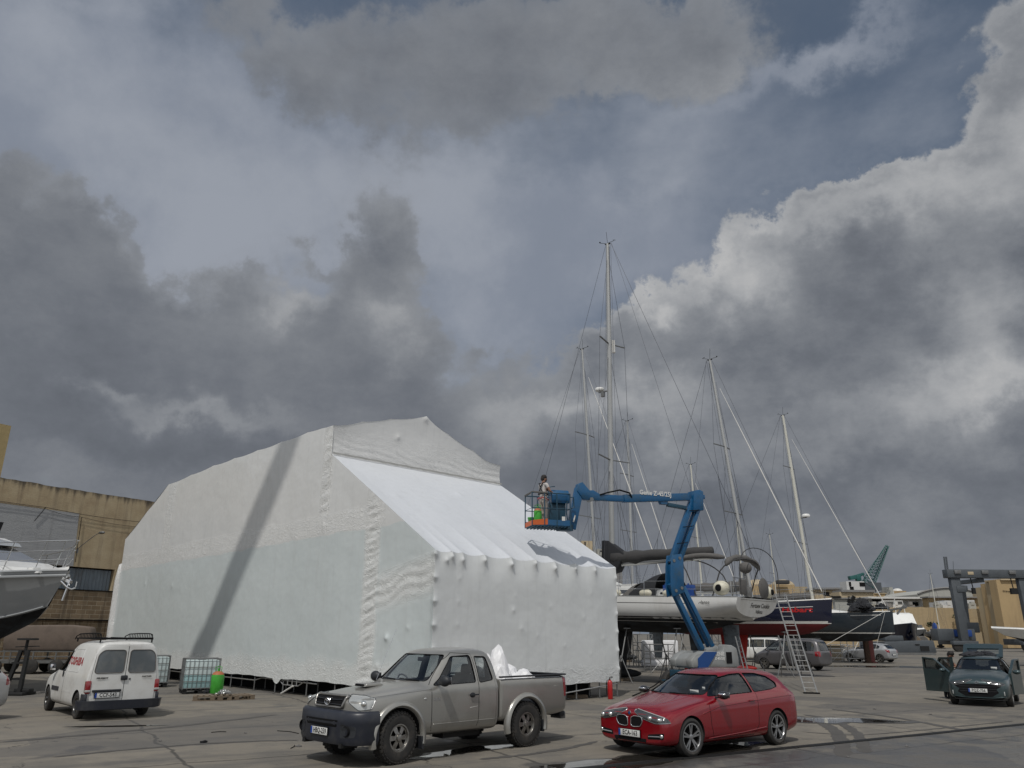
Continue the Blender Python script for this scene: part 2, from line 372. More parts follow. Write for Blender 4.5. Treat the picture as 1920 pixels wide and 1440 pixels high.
def text_mesh(txt, size, mt=None, extrude=.0, spacing=1.0, shear=0.0, xs=1.0, align='CENTER', bold=0.0):
    cu = bpy.data.curves.new('txt', 'FONT'); cu.body = txt; cu.size = size; cu.align_x = align; cu.align_y = 'CENTER'
    cu.space_character = spacing; cu.shear = shear; cu.extrude = extrude; cu.offset = bold; cu.resolution_u = 2
    o = bpy.data.objects.new('txt', cu); col.objects.link(o)
    dg = bpy.context.evaluated_depsgraph_get(); dg.update()
    me = bpy.data.meshes.new_from_object(o.evaluated_get(dg)); bpy.data.objects.remove(o)
    if xs != 1.0:
        for v in me.vertices: v.co.x *= xs
    me.materials.clear()
    if mt: me.materials.append(mt)
    return me
def put_text(txt, size, mt, origin, right, up, parent=None, name='lettering', **kw):
    """flat lettering on the plane spanned by right/up at origin"""
    me = text_mesh(txt, size, mt, **kw); r, u = Vector(right).normalized(), Vector(up).normalized(); n = r.cross(u)
    o = Vector(origin)
    for v in me.vertices: v.co = o + r*v.co.x + u*v.co.y + n*v.co.z
    return link(name, me, mt, parent)
# ---------------------------------------------------------------- ground
def ground_mat(dark=False):
    m = bpy.data.materials.new('yard_concrete' if not dark else 'wet_asphalt'); m.use_nodes = True; nt = m.node_tree; N = NT(nt)
    b = nt.nodes['Principled BSDF']; P = N.n('ShaderNodeTexCoord').outputs['Object']
    big = N.noise(P, .16, 6, .6); mid = N.noise(P, .9, 8, .65); fine = N.noise(P, 14, 6, .7); vf = N.noise(P, 90, 3, .6)
    if not dark:
        c = N.ramp(big, [(.3, (.138, .123, .101)), (.5, (.186, .165, .133)), (.7, (.222, .197, .160))])
        c = N.mix(N.m('MULTIPLY', N.step(mid, .42, .62), .55), c, (.094, .090, .084))
    else:
        c = N.ramp(N.m('MULTIPLY_ADD', big, .5, N.m('MULTIPLY', mid, .5)), [(.35, (.045, .045, .048)), (.48, (.062, .061, .06)), (.54, (.125, .115, .10)), (.65, (.15, .138, .118))])
    c = N.mix(N.m('MULTIPLY', N.step(fine, .35, .7), .35), c, (.15, .138, .118))
    c = N.mix(N.m('MULTIPLY', N.step(vf, .55, .75), .4), c, (.05, .05, .05))
    # slab joints
    rot = N.n('ShaderNodeMapping'); N.put(rot.inputs[0], N.v('ADD', P, N.v('SCALE', N.v('SUBTRACT', N.noise(P, .7, 5, .6, out='Color'), (.5, .5, .5)), .5))); rot.inputs['Rotation'].default_value = (0, 0, R(-31)); 
    sx = N.n('ShaderNodeSeparateXYZ'); N.put(sx.inputs[0], rot.outputs[0])
    def line(v, per, w, off=0.0):
        f = N.m('FRACT', N.m('ADD', N.m('DIVIDE', v, per), 50.0+off))
        return N.m('SUBTRACT', 1.0, N.step(N.m('MULTIPLY', N.m('ABSOLUTE', N.m('SUBTRACT', f, .5)), per), w*.3, w))
    jl = N.m('MAXIMUM', line(sx.outputs[0], 5.2, .05), line(sx.outputs[1], 4.6, .05, .3))
    # cracks and tyre tracks
    vo = N.n('ShaderNodeTexVoronoi', feature='DISTANCE_TO_EDGE'); N.put(vo.inputs['Vector'], N.v('ADD', P, N.v('SCALE', N.noise(P, 1.5, 5, .6, out='Color'), .9))); vo.inputs['Scale'].default_value = .22
    cr_ = N.m('MULTIPLY', N.m('SUBTRACT', 1.0, N.step(vo.outputs['Distance'], .001, .005)), N.step(N.noise(P, .5, 3, .5), .42, .6))
    tr = N.noise(N.v('MULTIPLY', rot.outputs[0], (.06, 1.0, 1)), 1.6, 5, .6)
    dk = N.m('MAXIMUM', N.m('MULTIPLY', jl, .75), N.m('MULTIPLY', cr_, .8))
    c = N.mix(N.m('MULTIPLY', N.step(tr, .52, .68), .5), c, (.072, .070, .068))
    c = N.mix(dk, c, (.03, .028, .026))
    st = N.step(N.noise(P, .55, 3, .5), .62, .70)
    c = N.mix(N.m('MULTIPLY', st, .6), c, (.055, .052, .05))
    spots = N.step(N.noise(P, 3.2, 2, .5), .70, .76)
    c = N.mix(N.m('MULTIPLY', spots, .7), c, (.045, .043, .04))
    grit = N.step(N.noise(P, 38, 2, .5), .66, .72); c = N.mix(N.m('MULTIPLY', grit, .55), c, (.27, .25, .215))
    patch = N.n('ShaderNodeTexVoronoi', distance='CHEBYCHEV'); N.put(patch.inputs['Vector'], N.v('ADD', rot.outputs[0], N.v('SCALE', N.noise(P, 2, 4, .6, out='Color'), .25))); patch.inputs['Scale'].default_value = .16
    pc = N.n('ShaderNodeSeparateColor'); N.put(pc.inputs[0], patch.outputs['Color']); c = N.mix(N.m('MULTIPLY', N.step(pc.outputs[0], .62, .66), .45), c, (.072, .071, .072)); c = N.mix(N.m('MULTIPLY', N.step(pc.outputs[1], .70, .74), .35), c, (.19, .172, .142))
    N.put(b.inputs['Base Color'], c)
    N.put(b.inputs['Roughness'], N.m('SUBTRACT', .92, N.m('MULTIPLY', st, .38)) if not dark else N.m('MULTIPLY_ADD', N.step(mid, .45, .62), .5, .32))
    bn = N.n('ShaderNodeBump'); bn.inputs['Strength'].default_value = .5; bn.inputs['Distance'].default_value = .02
    N.put(bn.inputs['Height'], N.m('SUBTRACT', N.m('ADD', N.m('MULTIPLY', fine, .5), N.m('MULTIPLY', vf, .25)), dk)); N.put(b.inputs['Normal'], bn.outputs[0])
    return m
gm = ground_mat()
g = MB().add([(-1500, -200, 0), (1500, -200, 0), (1500, 2500, 0), (-1500, 2500, 0)], [(0, 1, 2, 3)]).build('ground', gm); tag(g, 'worn grey-brown concrete boatyard ground with cracks and stains', kind='structure')
E1, E2 = G(1100, 1440), G(1920, 1358); ed = (E2-E1); ed.z = 0; ed.normalize(); en = Vector((ed.y, -ed.x, 0))
def edge_pt(s_, o): return E1 + ed*s_ + en*o
wet = MB()
vs = []; K = 90
for i in range(K+1):
    s_ = -25+i*1.0; vs.append(edge_pt(s_, .14)+Vector((0, 0, .004)))
for i in range(K, -1, -1): vs.append(edge_pt(-25+i*1.0, 9)+Vector((0, 0, .004)))
wet.add(vs, [tuple(range(len(vs)))]); tag(wet.build('road_surface', ground_mat(True)), 'dark wet asphalt strip in the lower right corner', kind='structure')
gr = MB()
for o_, w_, h_ in ((-.02, .10, .014), (.115, .05, .02)):
    for i in range(30):
        a = -25+i*3; gr.bar(edge_pt(a+.01, o_)+Vector((0, 0, h_/2-.001)), edge_pt(a+2.99, o_)+Vector((0, 0, h_/2-.001)), w_, h_)
r_ = gr.build('crane_rail', M['blacksteel']); tag(r_, 'long dark steel rail let into the ground at the edge of the wet asphalt', 'rail')
gv = MB()
for i in range(46):
    a = -25+i*2; gv.add([edge_pt(a, .035)+Vector((0, 0, .006)), edge_pt(a+2, .035)+Vector((0, 0, .006)), edge_pt(a+2, .088)+Vector((0, 0, .006)), edge_pt(a, .088)+Vector((0, 0, .006))], [(0, 1, 2, 3)])
gv.build('groove', M['black'], r_)
# puddles
def puddle_mat():
    m = bpy.data.materials.new('puddle_water'); m.use_nodes = True; nt = m.node_tree; N = NT(nt); b = nt.nodes['Principled BSDF']
    P = N.n('ShaderNodeTexCoord').outputs['Object']
    N.put(b.inputs['Base Color'], N.mix(N.noise(P, 2, 4, .6), (.030, .027, .023), (.055, .05, .043))); b.inputs['Roughness'].default_value = .02
    b.inputs['IOR'].default_value = 1.6; b.inputs['Specular IOR Level'].default_value = .7; b.inputs['Coat Weight'].default_value = .6; b.inputs['Coat Roughness'].default_value = 0
    bn = N.n('ShaderNodeBump'); bn.inputs['Strength'].default_value = .05; bn.inputs['Distance'].default_value = .01; N.put(bn.inputs['Height'], N.noise(P, 6, 2, .5)); N.put(b.inputs['Normal'], bn.outputs[0])
    return m
pm = puddle_mat()
dampm = mat('damp_concrete', (.058, .054, .048), .38, vary=.25, vscale=2.5, dirt=(.10, .09, .078), dirt_amt=.6, dscale=2.2)
def puddle(px, py, L, W, ang, lbl, seed=0, dx=0, dy=0):
    c = G(px, py)+Vector((dx, dy, 0)); rr = random.Random(seed); ph = [rr.uniform(0, 6.28) for _ in range(7)]; m_ = Matrix.Rotation(R(ang), 3, 'Z')
    for nm, sc_, z, mt in (('wet_patch', 1.22, .0065, dampm), ('puddle', 1.0, .0095, pm)):
        vs = []
        for i in range(96):
            t = 2*math.pi*i/96; k = 1+.22*math.sin(2*t+ph[0])+.15*math.sin(3*t+ph[1])+.10*math.sin(5*t+ph[2])+.06*math.sin(9*t+ph[3])+.04*math.sin(17*t+ph[4])
            vs.append(c+m_ @ Vector((math.cos(t)*L*k*sc_, math.sin(t)*W*k*sc_, 0))+Vector((0, 0, z)))
        o = MB().add(vs, [tuple(range(96))]).build(nm, mt); o['kind'] = 'structure'
        o['label'] = lbl if nm == 'puddle' else 'damp ground round the '+lbl
puddle(1190, 1428, 1.5, .55, 38, 'shallow puddle in front of the red hatchback', 1)
puddle(1350, 1405, 1.3, .35, 38, 'puddle under the side of the red hatchback', 2)
puddle(880, 1407, .9, .3, 45, 'puddle under the silver pickup', 3)
puddle(1530, 1350, 1.5, .8, -10, 'round puddle behind the red hatchback mirroring the red hull', 4)
puddle(1640, 1250, 4.2, 1.3, 5, 'long puddle behind the grey minivan', 5)
puddle(1090, 1437, 1.0, .35, 30, 'puddle at the lower edge between the pickup and the red hatchback', 6)
puddle(215, 1362, .7, .13, 12, 'narrow dark puddle before the white van', 8)

# tyre marks swept over the concrete
tyrem = mat('tyre_mark', (.075, .070, .064), .8, vary=.35, vscale=3)
for seq, w_, z_ in (([(1492, 1342), (1530, 1352), (1562, 1368), (1578, 1392), (1580, 1420)], .30, .0045), ([(1508, 1340), (1560, 1350), (1602, 1372), (1618, 1398), (1622, 1412)], .24, .0052), ([(1500, 1372), (1600, 1378), (1700, 1372), (1800, 1362), (1900, 1352)], .09, .0048), ([(1560, 1330), (1680, 1346), (1800, 1368), (1850, 1372)], .22, .0056), ([(900, 1424), (980, 1416), (1060, 1404), (1120, 1390)], .16, .0046), ([(0, 1392), (160, 1378), (330, 1362), (520, 1340)], .22, .0050), ([(100, 1420), (260, 1404), (430, 1392), (560, 1388)], .14, .0054)):
    pts = [G(*p) for p in seq]; sm = []
    for i in range(len(pts)-1):
        p0, p1, p2, p3 = pts[max(0, i-1)], pts[i], pts[i+1], pts[min(len(pts)-1, i+2)]
        for j in range(12):
            t = j/12; sm.append(.5*((2*p1)+(p2-p0)*t+(2*p0-5*p1+4*p2-p3)*t*t+(3*p1-p0-3*p2+p3)*t**3))
    sm.append(pts[-1]); vs = []; rr = random.Random(len(sm))
    for i, p in enumerate(sm):
        d = (sm[min(i+1, len(sm)-1)]-sm[max(0, i-1)]).normalized(); n = Vector((-d.y, d.x, 0)); e = w_/2*min(1, .25+i/4, .25+(len(sm)-1-i)/4); vs += [p+n*(e+rr.uniform(-.03, .03))+Vector((0, 0, z_)), p-n*(e+rr.uniform(-.03, .03))+Vector((0, 0, z_))]
    o = MB().add(vs, [(2*i, 2*i+1, 2*i+3, 2*i+2) for i in range(len(sm)-1)]).build('tyre_track', tyrem); o['kind'] = 'structure'; o['label'] = 'curved dark tyre track on the yard concrete'

# ---------------------------------------------------------------- wrapped boat shelter
def wrap_mat(name, kind):
    m = bpy.data.materials.new(name); m.use_nodes = True; nt = m.node_tree; N = NT(nt); b = nt.nodes['Principled BSDF']
    P = N.n('ShaderNodeTexCoord').outputs['Object']; sx = N.n('ShaderNodeSeparateXYZ'); N.put(sx.inputs[0], P); X, Y, Z = sx.outputs
    def band(v, c, hw, soft=.12):
        return N.m('SUBTRACT', 1.0, N.step(N.m('ABSOLUTE', N.m('SUBTRACT', v, c)), hw-soft, hw+soft))
    wob = N.m('MULTIPLY', N.m('SUBTRACT', N.noise(P, .9, 4, .6), .5), .9)
    wd = N.v('ADD', P, N.v('SCALE', N.noise(P, 1.1, 3, .6, out='Color'), 1.3))
    cr = N.m('POWER', N.m('ABSOLUTE', N.m('SUBTRACT', N.noise(N.v('MULTIPLY', wd, (1.2, 1.2, 4.5)), 2.6, 5, .6), .5)), .8)   # creases, mostly horizontal
    mel = N.m('ABSOLUTE', N.m('SUBTRACT', N.noise(wd, 7.5, 4, .62), .5))    # melted blisters
    base = N.noise(P, .7, 5, .6)
    streak = N.noise(N.v('MULTIPLY', P, (2.2, 2.2, .18)), 2.2, 5, .6)
    if kind == 'side':
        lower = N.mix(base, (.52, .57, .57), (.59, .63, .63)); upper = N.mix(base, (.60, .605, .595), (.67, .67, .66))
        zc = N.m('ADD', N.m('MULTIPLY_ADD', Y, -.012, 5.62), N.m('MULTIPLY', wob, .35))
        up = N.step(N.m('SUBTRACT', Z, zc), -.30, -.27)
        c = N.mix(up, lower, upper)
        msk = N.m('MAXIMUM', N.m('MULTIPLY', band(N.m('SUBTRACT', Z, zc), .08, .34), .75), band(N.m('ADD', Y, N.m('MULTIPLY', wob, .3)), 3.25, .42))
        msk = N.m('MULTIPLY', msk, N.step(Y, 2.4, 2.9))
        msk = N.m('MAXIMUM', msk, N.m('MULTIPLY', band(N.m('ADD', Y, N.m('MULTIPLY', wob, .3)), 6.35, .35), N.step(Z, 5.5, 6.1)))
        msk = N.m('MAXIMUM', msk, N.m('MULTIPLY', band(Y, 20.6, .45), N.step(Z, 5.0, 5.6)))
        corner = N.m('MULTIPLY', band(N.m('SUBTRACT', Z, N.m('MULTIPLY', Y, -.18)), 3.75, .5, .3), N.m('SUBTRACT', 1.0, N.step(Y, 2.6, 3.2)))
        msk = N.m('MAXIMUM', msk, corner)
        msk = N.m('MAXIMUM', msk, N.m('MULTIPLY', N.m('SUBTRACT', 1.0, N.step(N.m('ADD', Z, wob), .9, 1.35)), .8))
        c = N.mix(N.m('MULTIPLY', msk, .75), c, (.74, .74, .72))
    elif kind == 'front':
        c = N.mix(base, (.60, .62, .62), (.67, .685, .685)); msk = N.m('MULTIPLY', N.m('SUBTRACT', 1.0, N.step(N.m('ADD', Z, N.m('MULTIPLY', wob, .6)), .75, 1.2)), .8)
    elif kind == 'roof':
        c = N.mix(base, (.56, .58, .61), (.62, .64, .67)); msk = N.m('MULTIPLY', N.step(Y, 5.2, 6.4), .3)
        cr = N.m('ABSOLUTE', N.m('SUBTRACT', N.noise(N.v('MULTIPLY', wd, (3.0, .8, .8)), 2.0, 4, .6), .5))
    else:
        c = N.mix(base, (.60, .60, .59), (.67, .67, .66)); msk = N.m('MULTIPLY', N.m('SUBTRACT', 1.0, N.step(N.m('SUBTRACT', Z, N.m('MULTIPLY', wob, .8)), 8.5, 9.6)), .85)
        msk = N.m('MAXIMUM', msk, N.m('MULTIPLY', band(X, .2, .4), .8))
    c = N.mix(N.m('MULTIPLY', N.step(streak, .5, .75), .22), c, (.42, .43, .42))
    N.put(b.inputs['Base Color'], c); b.inputs['Roughness'].default_value = .36 if kind != 'roof' else .5
    b.inputs['Specular IOR Level'].default_value = .7; N.put(b.inputs['Roughness'], N.m('MULTIPLY_ADD', msk, -.14, .31 if kind != 'roof' else .45))
    hgt = N.m('ADD', N.m('MULTIPLY', msk, N.m('ADD', N.m('MULTIPLY', cr, .34), N.m('MULTIPLY', mel, .13))), N.m('ADD', N.m('MULTIPLY', N.noise(P, .8, 3, .5), .35), N.m('MULTIPLY', N.noise(N.v('MULTIPLY', P, (1, 1, .3)), 9, 4, .6), .008)))
    bn = N.n('ShaderNodeBump'); bn.inputs['Strength'].default_value = .85; bn.inputs['Distance'].default_value = .15; N.put(bn.inputs['Height'], hgt); N.put(b.inputs['Normal'], bn.outputs[0])
    return m
tent = empty('wrapped_boat_shelter', (-2.19, 22.78, 0), R(44.4), 'huge white shrink-wrapped gabled shelter on scaffold legs filling the middle of the yard', 'boat shelter')
TL, TW, EZ = 26.2, 8.42, 4.37
def interp(x, pts):
    if x <= pts[0][0]: return pts[0][1]
    for (a, b), (c, d) in zip(pts, pts[1:]):
        if x <= c: return b + (d-b)*(x-a)/(c-a)
    return pts[-1][1]
ribs = [0, .62, 1.05, 1.95, 3.1, 4.2, 5.15, 6.2, 7.25, 8.42]
def sag(x, rb):
    for a, b in zip(rb, rb[1:]):
        if a <= x <= b:
            t = (x-a)/(b-a); return math.sin(math.pi*t)**.7 * min(1, (b-a))
    return 0
def cone(dx, dy, h, r): 
    d = math.hypot(dx, dy); return h/(1+(d/r)**1.6)
fb = [(0, .95+.66*i, .07) for i in range(6)] + [(.62, 4.22, .10), (.42, 4.1, .09), (1.05, 4.15, .10), (1.95, 4.2, .11), (3.1, 4.15, .13), (4.2, 4.25, .10), (5.15, 4.15, .12), (6.2, 4.2, .08), (7.25, 4.2, .07)]
_n0 = len(fb)
fb += [(.95, 3.6, .045), (.95, 2.95, .05), (.93, 2.3, .04), (.93, 1.65, .05), (3.2, 2.75, .10), (3.55, 2.2, .07), (3.3, 3.2, .03), (4.3, 2.0, .05), (4.9, 2.9, .04), (5.6, 1.7, .04), (6.6, 2.6, .04), (7.0, 3.4, .04), (7.6, 1.9, .04), (6.9, 1.4, .04)]
fb = fb[:_n0]+[(x, z, h*.32) for x, z, h in fb[_n0:]]
fb += [(8.4, .9+.62*i, .06) for i in range(6)]
def cornr(z): return sum(cone(0, (z-zz)*.8, h, .06) for x, zz, h in fb if x == 0)
def front_pt(u, v):
    b = u*TW; z0 = .50+.012*math.sin(b*3)+.008*math.sin(b*7.3); s_ = sag(b, ribs)
    zt = EZ-.07*s_; z = z0+(zt-z0)*v
    d = sum(cone(b-x, (z-zz)*.8, h, .06) for x, zz, h in fb if abs(b-x) < .8)
    d -= .10*s_*max(0, (v-.80)/.2)**1.7; d -= .012*math.sin(math.pi*v)*math.sin(b*1.7)**2
    w_ = math.exp(-(b/.10)**2); C_ = cornr(z); d = C_*w_+d*(1-w_)
    return (b-C_*w_, -d, z)
def roof_pt(u, v):
    b = u*TW; a = v*6.2; s_ = sag(b, ribs); z = EZ+(8.2-EZ)*v
    z -= .07*s_*(1-v)**6; z -= (.05*math.sin(math.pi*v)*(.6+.4*math.sin(b*1.9))+.018*s_*(1-v)**2*v) * min(1, b*2)
    z += cone(b-4.6, a-4.4, .10, .16)*.8 + cone(b-1.0, a-3.35, .06, .12)+cone(b-6.1, a-2.2, .05, .15)
    a0 = .10*s_*(1-v)**8
    return (b, a+a0, z)
top_prof = [(0, EZ), (6.135, EZ+.6177*6.135), (6.15, 9.24), (7, 9.32), (11.2, 9.25), (16.2, 9.2), (21.25, 8.97), (26.2, 6.64)]
sribs = [0, 1.8, 3.35, 4.75, 6.25, 8, 10, 12, 14.1, 16.2, 18.6, 21.2, 23.6, 26.2]
sb = [(2.2, 1.9, .09), (2.6, 1.1, .04), (1.2, 2.2, .03), (19, 4.0, .03), (22.5, 4.2, .03), (6.3, 5.6, .04)]
def side_pt(u, v):
    a = u*TL; z0 = .50+.015*math.sin(a*1.3)*min(1, a)+.008*math.sin(a*6.1)
    if 8.3 < a < 8.9: z0 -= .18*math.sin((a-8.3)/.6*math.pi)
    s_ = sag(a, sribs); zt = interp(a, top_prof)-(.05*s_ if a > 6.2 else 0); z = z0+(zt-z0)*v
    d = sum(cone(a-x, z-zz, h, .07) for x, zz, h in sb if abs(a-x) < 1)
    d -= .05*math.sin(math.pi*v)*(.5+.5*math.sin(a*.9))
    # gathered film at the seams
    def g(c, w): return math.exp(-((a-c)/w)**2)
    q = math.sin(z*13+3*math.sin(z*2.1)+a*5)*.5+math.sin(z*29+a*7+2*math.sin(a*3+z))*.35
    d += .036*q*(g(3.25, .3)*(1 if z < 6.3 else 0)+g(6.35, .22)*(1 if z > 6 else 0))
    if a < 3 and abs(z-(3.75-.18*a)) < .8: d += .010*math.sin((z*19+a*5)+2*math.sin(a*3.3))*math.exp(-((z-(3.75-.18*a))/.5)**2)
    d *= (1-v**12)
    if a > 25.6: d -= (a-25.6)*.2*(1-v)
    w_ = math.exp(-(a/.10)**2); C_ = cornr(z); d = C_*w_+d*(1-w_)
    return (-d, a-C_*w_, z)
gt = [(0, 9.24), (1.73, 9.78), (4.21, 10.42), (5.4, 9.9), (6.8, 9.43), (7.6, 9.15), (8.42, 9.04)]
def gable_pt(u, v):
    b = u*8.42; zt = interp(b, gt)-.06*sag(b, [0, 1.2, 2.5, 4.21, 5.4, 6.8, 8.42]); z = 8.16+(zt-8.16)*v
    d = .007*math.sin(z*23+b*3+2*math.sin(b*2))*math.exp(-((z-8.5)/.3)**2) - .05*math.sin(math.pi*v) + cone(b-2.9, z-9.3, .06, .08)+cone(b-4.2, z-10.3, .08, .1)
    return (b, 6.2-.05-d, z)
def sheet(name, fn, nu, nv, mt):
    vs = [fn(i/nu, j/nv) for j in range(nv+1) for i in range(nu+1)]
    fs = [(j*(nu+1)+i, j*(nu+1)+i+1, (j+1)*(nu+1)+i+1, (j+1)*(nu+1)+i) for j in range(nv) for i in range(nu)]
    return MB().add(vs, fs).build(name, mt, tent, 180)
sheet('front_sheet', front_pt, 210, 120, wrap_mat('wrap_film_front', 'front'))
sheet('lower_roof_sheet', roof_pt, 150, 80, wrap_mat('wrap_film_roof', 'roof'))
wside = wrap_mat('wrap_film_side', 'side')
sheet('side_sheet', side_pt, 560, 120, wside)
gm_ = wrap_mat('wrap_film_gable', 'gable')
sheet('gable_sheet', gable_pt, 150, 36, gm_)
def upper_roof(u, v):
    a = 6.14+v*15.1; b = u*8.42; k = (a-6.14)/15.1
    e = interp(a, top_prof)-.05*sag(a, sribs) if a > 6.3 else 9.24; r = interp(b, gt); base = 9.24+(9.04-9.24)*b/8.42
    return (b, a, e+(r-base)*(1-k)**1.3+(base-9.24)-(.06*sag(b, [0, 1.2, 2.5, 4.21, 5.4, 6.8, 8.42])+.004)*(1-k))
sheet('upper_roof_sheet', upper_roof, 40, 60, gm_)
MB().add([(0, 21.25, 8.97), (8.42, 21.25, 8.77), (8.42, 26.2, 6.6), (0, 26.2, 6.64), (0.1, 26.2, .5), (8.42, 26.2, .5), (8.42, 0, .5), (8.42, 0, EZ), (8.42, 6.2, 8.2), (8.42, 6.2, 9.03), (8.42, 21.25, 8.8)],
         [(0, 1, 2, 3), (3, 2, 5, 4), (6, 7, 8, 9, 10, 2, 5)]).build('rear_sheet', gm_, tent)
# seam flap under the gable and corner flap
fl = MB()
for i in range(60):
    b0, b1 = i*8.42/60, (i+1)*8.42/60; w0 = .015*math.sin(i*1.3); w1 = .015*math.sin((i+1)*1.3)
    fl.add([(b0, 6.07+w0, 8.24), (b1, 6.07+w1, 8.24), (b1, 6.03+w1, 8.17), (b0, 6.03+w0, 8.17)], [(0, 1, 2, 3)])
fl.build('seam_flap', mat('wrap_edge', (.25, .25, .24), .6), tent)
MB().path([(.16, 26.2, .5), (.12, 26.35, 2.0), (.14, 26.45, 4.6), (.14, 26.35, 5.3), (.3, 26.3, 5.5)], [.26, .25, .26, .2, .05], 8).build('corner_roll', gm_, tent, 60)
MB().box((TW/2, .75, .30), (TW-1.4, .04, .58)).box((.75, TL/2, .30), (.04, TL-1.6, .58)).box((TW-.7, TL/2, .3), (.04, TL-1.6, .58)).box((TW/2, TL-.7, .3), (TW-1.4, .04, .58)).build('light_block_board', M['black'], tent)  # added black boards: stand for the dark underneath and block light from the far side
def leg(x, y, z1=.62):
    MB().tube((x, y, .03), (x, y, z1), .024, 8).tube((x, y, .03), (x, y, .22), .016, 6).box((x, y, .008), (.15, .15, .016)).build('leg', M['galv'], tent, 40)
for a in (0.05, 1.8, 3.3, 4.9, 6.62, 8.2, 8.75, 10.3, 12.2, 14.1, 16.1, 18.1, 20.2, 22.2, 24.2, 26.1): leg(.06, a); leg(.55, a+.1, .55)
for b in (1.0, 2.3, 3.6, 4.9, 6.2, 7.4, 8.36): leg(b, .06); leg(b+.1, .6, .55)
br = MB()
br.tube((.07, 6.0, .42), (.07, 9.8, .46), .022, 6).tube((.06, 7.2, .30), (.06, 8.2, .30), .02, 6).tube((.06, 6.8, .46), (.06, 7.2, .30), .02, 6).tube((.06, 8.2, .30), (.06, 8.6, .5), .02, 6)
for y in (7.3, 7.6, 7.9): br.tube((.06, y, .30), (.06, y, .5), .02, 6)
br.tube((.07, 9.8, .46), (.07, 10.3, .35), .02, 6).tube((.07, 10.3, .35), (.07, 22, .40), .02, 6)
br.build('brace', M['alu'], tent, 40); MB().tube((4.9, .05, .18), (8.36, .05, .42), .02, 6).build('brace', M['alu'], tent, 40)
MB().tube((-.04, 7.35, .30), (-.10, 8.0, .03), .03, 8).build('white_stay', M['stripe'], tent, 40)

# ---------------------------------------------------------------- left warehouse
def wall_mat(name, kind):
    m = bpy.data.materials.new(name); m.use_nodes = True; nt = m.node_tree; N = NT(nt); b = nt.nodes['Principled BSDF']; b.inputs['Roughness'].default_value = .9
    P = N.n('ShaderNodeTexCoord').outputs['Object']; sx = N.n('ShaderNodeSeparateXYZ'); N.put(sx.inputs[0], P)
    n1 = N.noise(P, .8, 7, .65); n2 = N.noise(N.v('MULTIPLY', P, (1.6, 1.6, .12)), 1.5, 6, .6); n3 = N.noise(P, 12, 5, .6); hz = N.noise(N.v('MULTIPLY', P, (.3, .3, 4)), 2, 4, .6)
    h = n3
    if kind == 'plaster':
        c = N.ramp(n1, [(.3, (.31, .235, .145)), (.5, (.39, .31, .195)), (.7, (.45, .37, .245))]); c = N.mix(N.m('MULTIPLY', N.step(n2, .48, .68), .35), c, (.10, .07, .05)); c = N.mix(N.m('MULTIPLY', N.step(hz, .5, .7), .2), c, (.35, .29, .19))
        tp = N.m('MULTIPLY', N.step(N.m('ADD', sx.outputs[2], N.m('MULTIPLY', n2, 1.6)), 10.95, 11.5), .85); c = N.mix(tp, c, (.035, .03, .025))
    elif kind == 'grey':
        c = N.mix(n1, (.29, .295, .30), (.35, .355, .36)); c = N.mix(N.m('MULTIPLY', N.step(hz, .5, .7), .3), c, (.14, .145, .155)); c = N.mix(N.m('MULTIPLY', N.step(n2, .55, .7), .3), c, (.12, .115, .11))
    elif kind in ('block', 'wall'):
        br_ = N.n('ShaderNodeTexBrick'); mp = N.n('ShaderNodeMapping'); N.put(mp.inputs[0], P); mp.inputs['Rotation'].default_value = (R(90), 0, 0); N.put(br_.inputs['Vector'], mp.outputs[0])
        br_.inputs['Scale'].default_value = 1.0; br_.inputs['Brick Width'].default_value = .62; br_.inputs['Row Height'].default_value = .27; br_.inputs['Mortar Size'].default_value = .018 if kind == 'block' else .008; br_.inputs['Mortar Smooth'].default_value = .4
        br_.inputs['Color1'].default_value = (.17, .12, .07, 1); br_.inputs['Color2'].default_value = (.25, .185, .115, 1); br_.inputs['Mortar'].default_value = (.34, .285, .20, 1) if kind == 'block' else (.12, .09, .06, 1)
        c = br_.outputs[0]; c = N.mix(N.m('MULTIPLY', N.step(n2, .45, .65), .6), c, (.055, .042, .03)); c = N.mix(N.m('MULTIPLY', N.step(n1, .5, .75), .45), c, (.22, .17, .11)); h = N.m('ADD', n3, N.m('MULTIPLY', br_.outputs['Fac'], -.8))
        if kind == 'wall':
            c = N.mix(.62, c, (.50, .385, .225)); c = N.mix(N.m('MULTIPLY', N.step(N.noise(P, .25, 6, .6), .5, .7), .4), c, (.36, .31, .22))
    N.put(b.inputs['Base Color'], c); bn = N.n('ShaderNodeBump'); bn.inputs['Strength'].default_value = .6; bn.inputs['Distance'].default_value = .03; N.put(bn.inputs['Height'], h); N.put(b.inputs['Normal'], bn.outputs[0]); return m
MP, MG, MBk, MWl = wall_mat('ochre_plaster', 'plaster'), wall_mat('grey_render', 'grey'), wall_mat('stone_blocks', 'block'), wall_mat('limestone_wall', 'wall')
wh = empty('warehouse', (-30.24, 45.0, 0), R(59), 'ochre plastered warehouse with a stone block base behind the left motor yacht', 'warehouse')
top = [(-14, 10.62)]; rr = random.Random(3)
for i in range(90): x = -14+i*.45; top.append((x, 10.58+rr.uniform(-.05, .02)))
poly = [(-14, 5.82)]+top[1:]+[(26.5, 5.82)]
MB().prism(poly, 0, .5).build('upper_wall', MP, wh)
MB().prism([(8.12, 4.3), (8.12, 5.82), (26.5, 5.82), (26.5, 4.3)], 0, .5).build('pier', MP, wh)
MB().prism([(-14, 5.82), (-14, 4.3), (1, 4.3), (1, 5.82)], 0.002, .5).build('pier', MP, wh)
MB().prism([(-14, 5.835), (-14, 9.1), (5.08, 9.1), (5.30, 5.835)], -.02, .0).build('grey_panel', MG, wh)
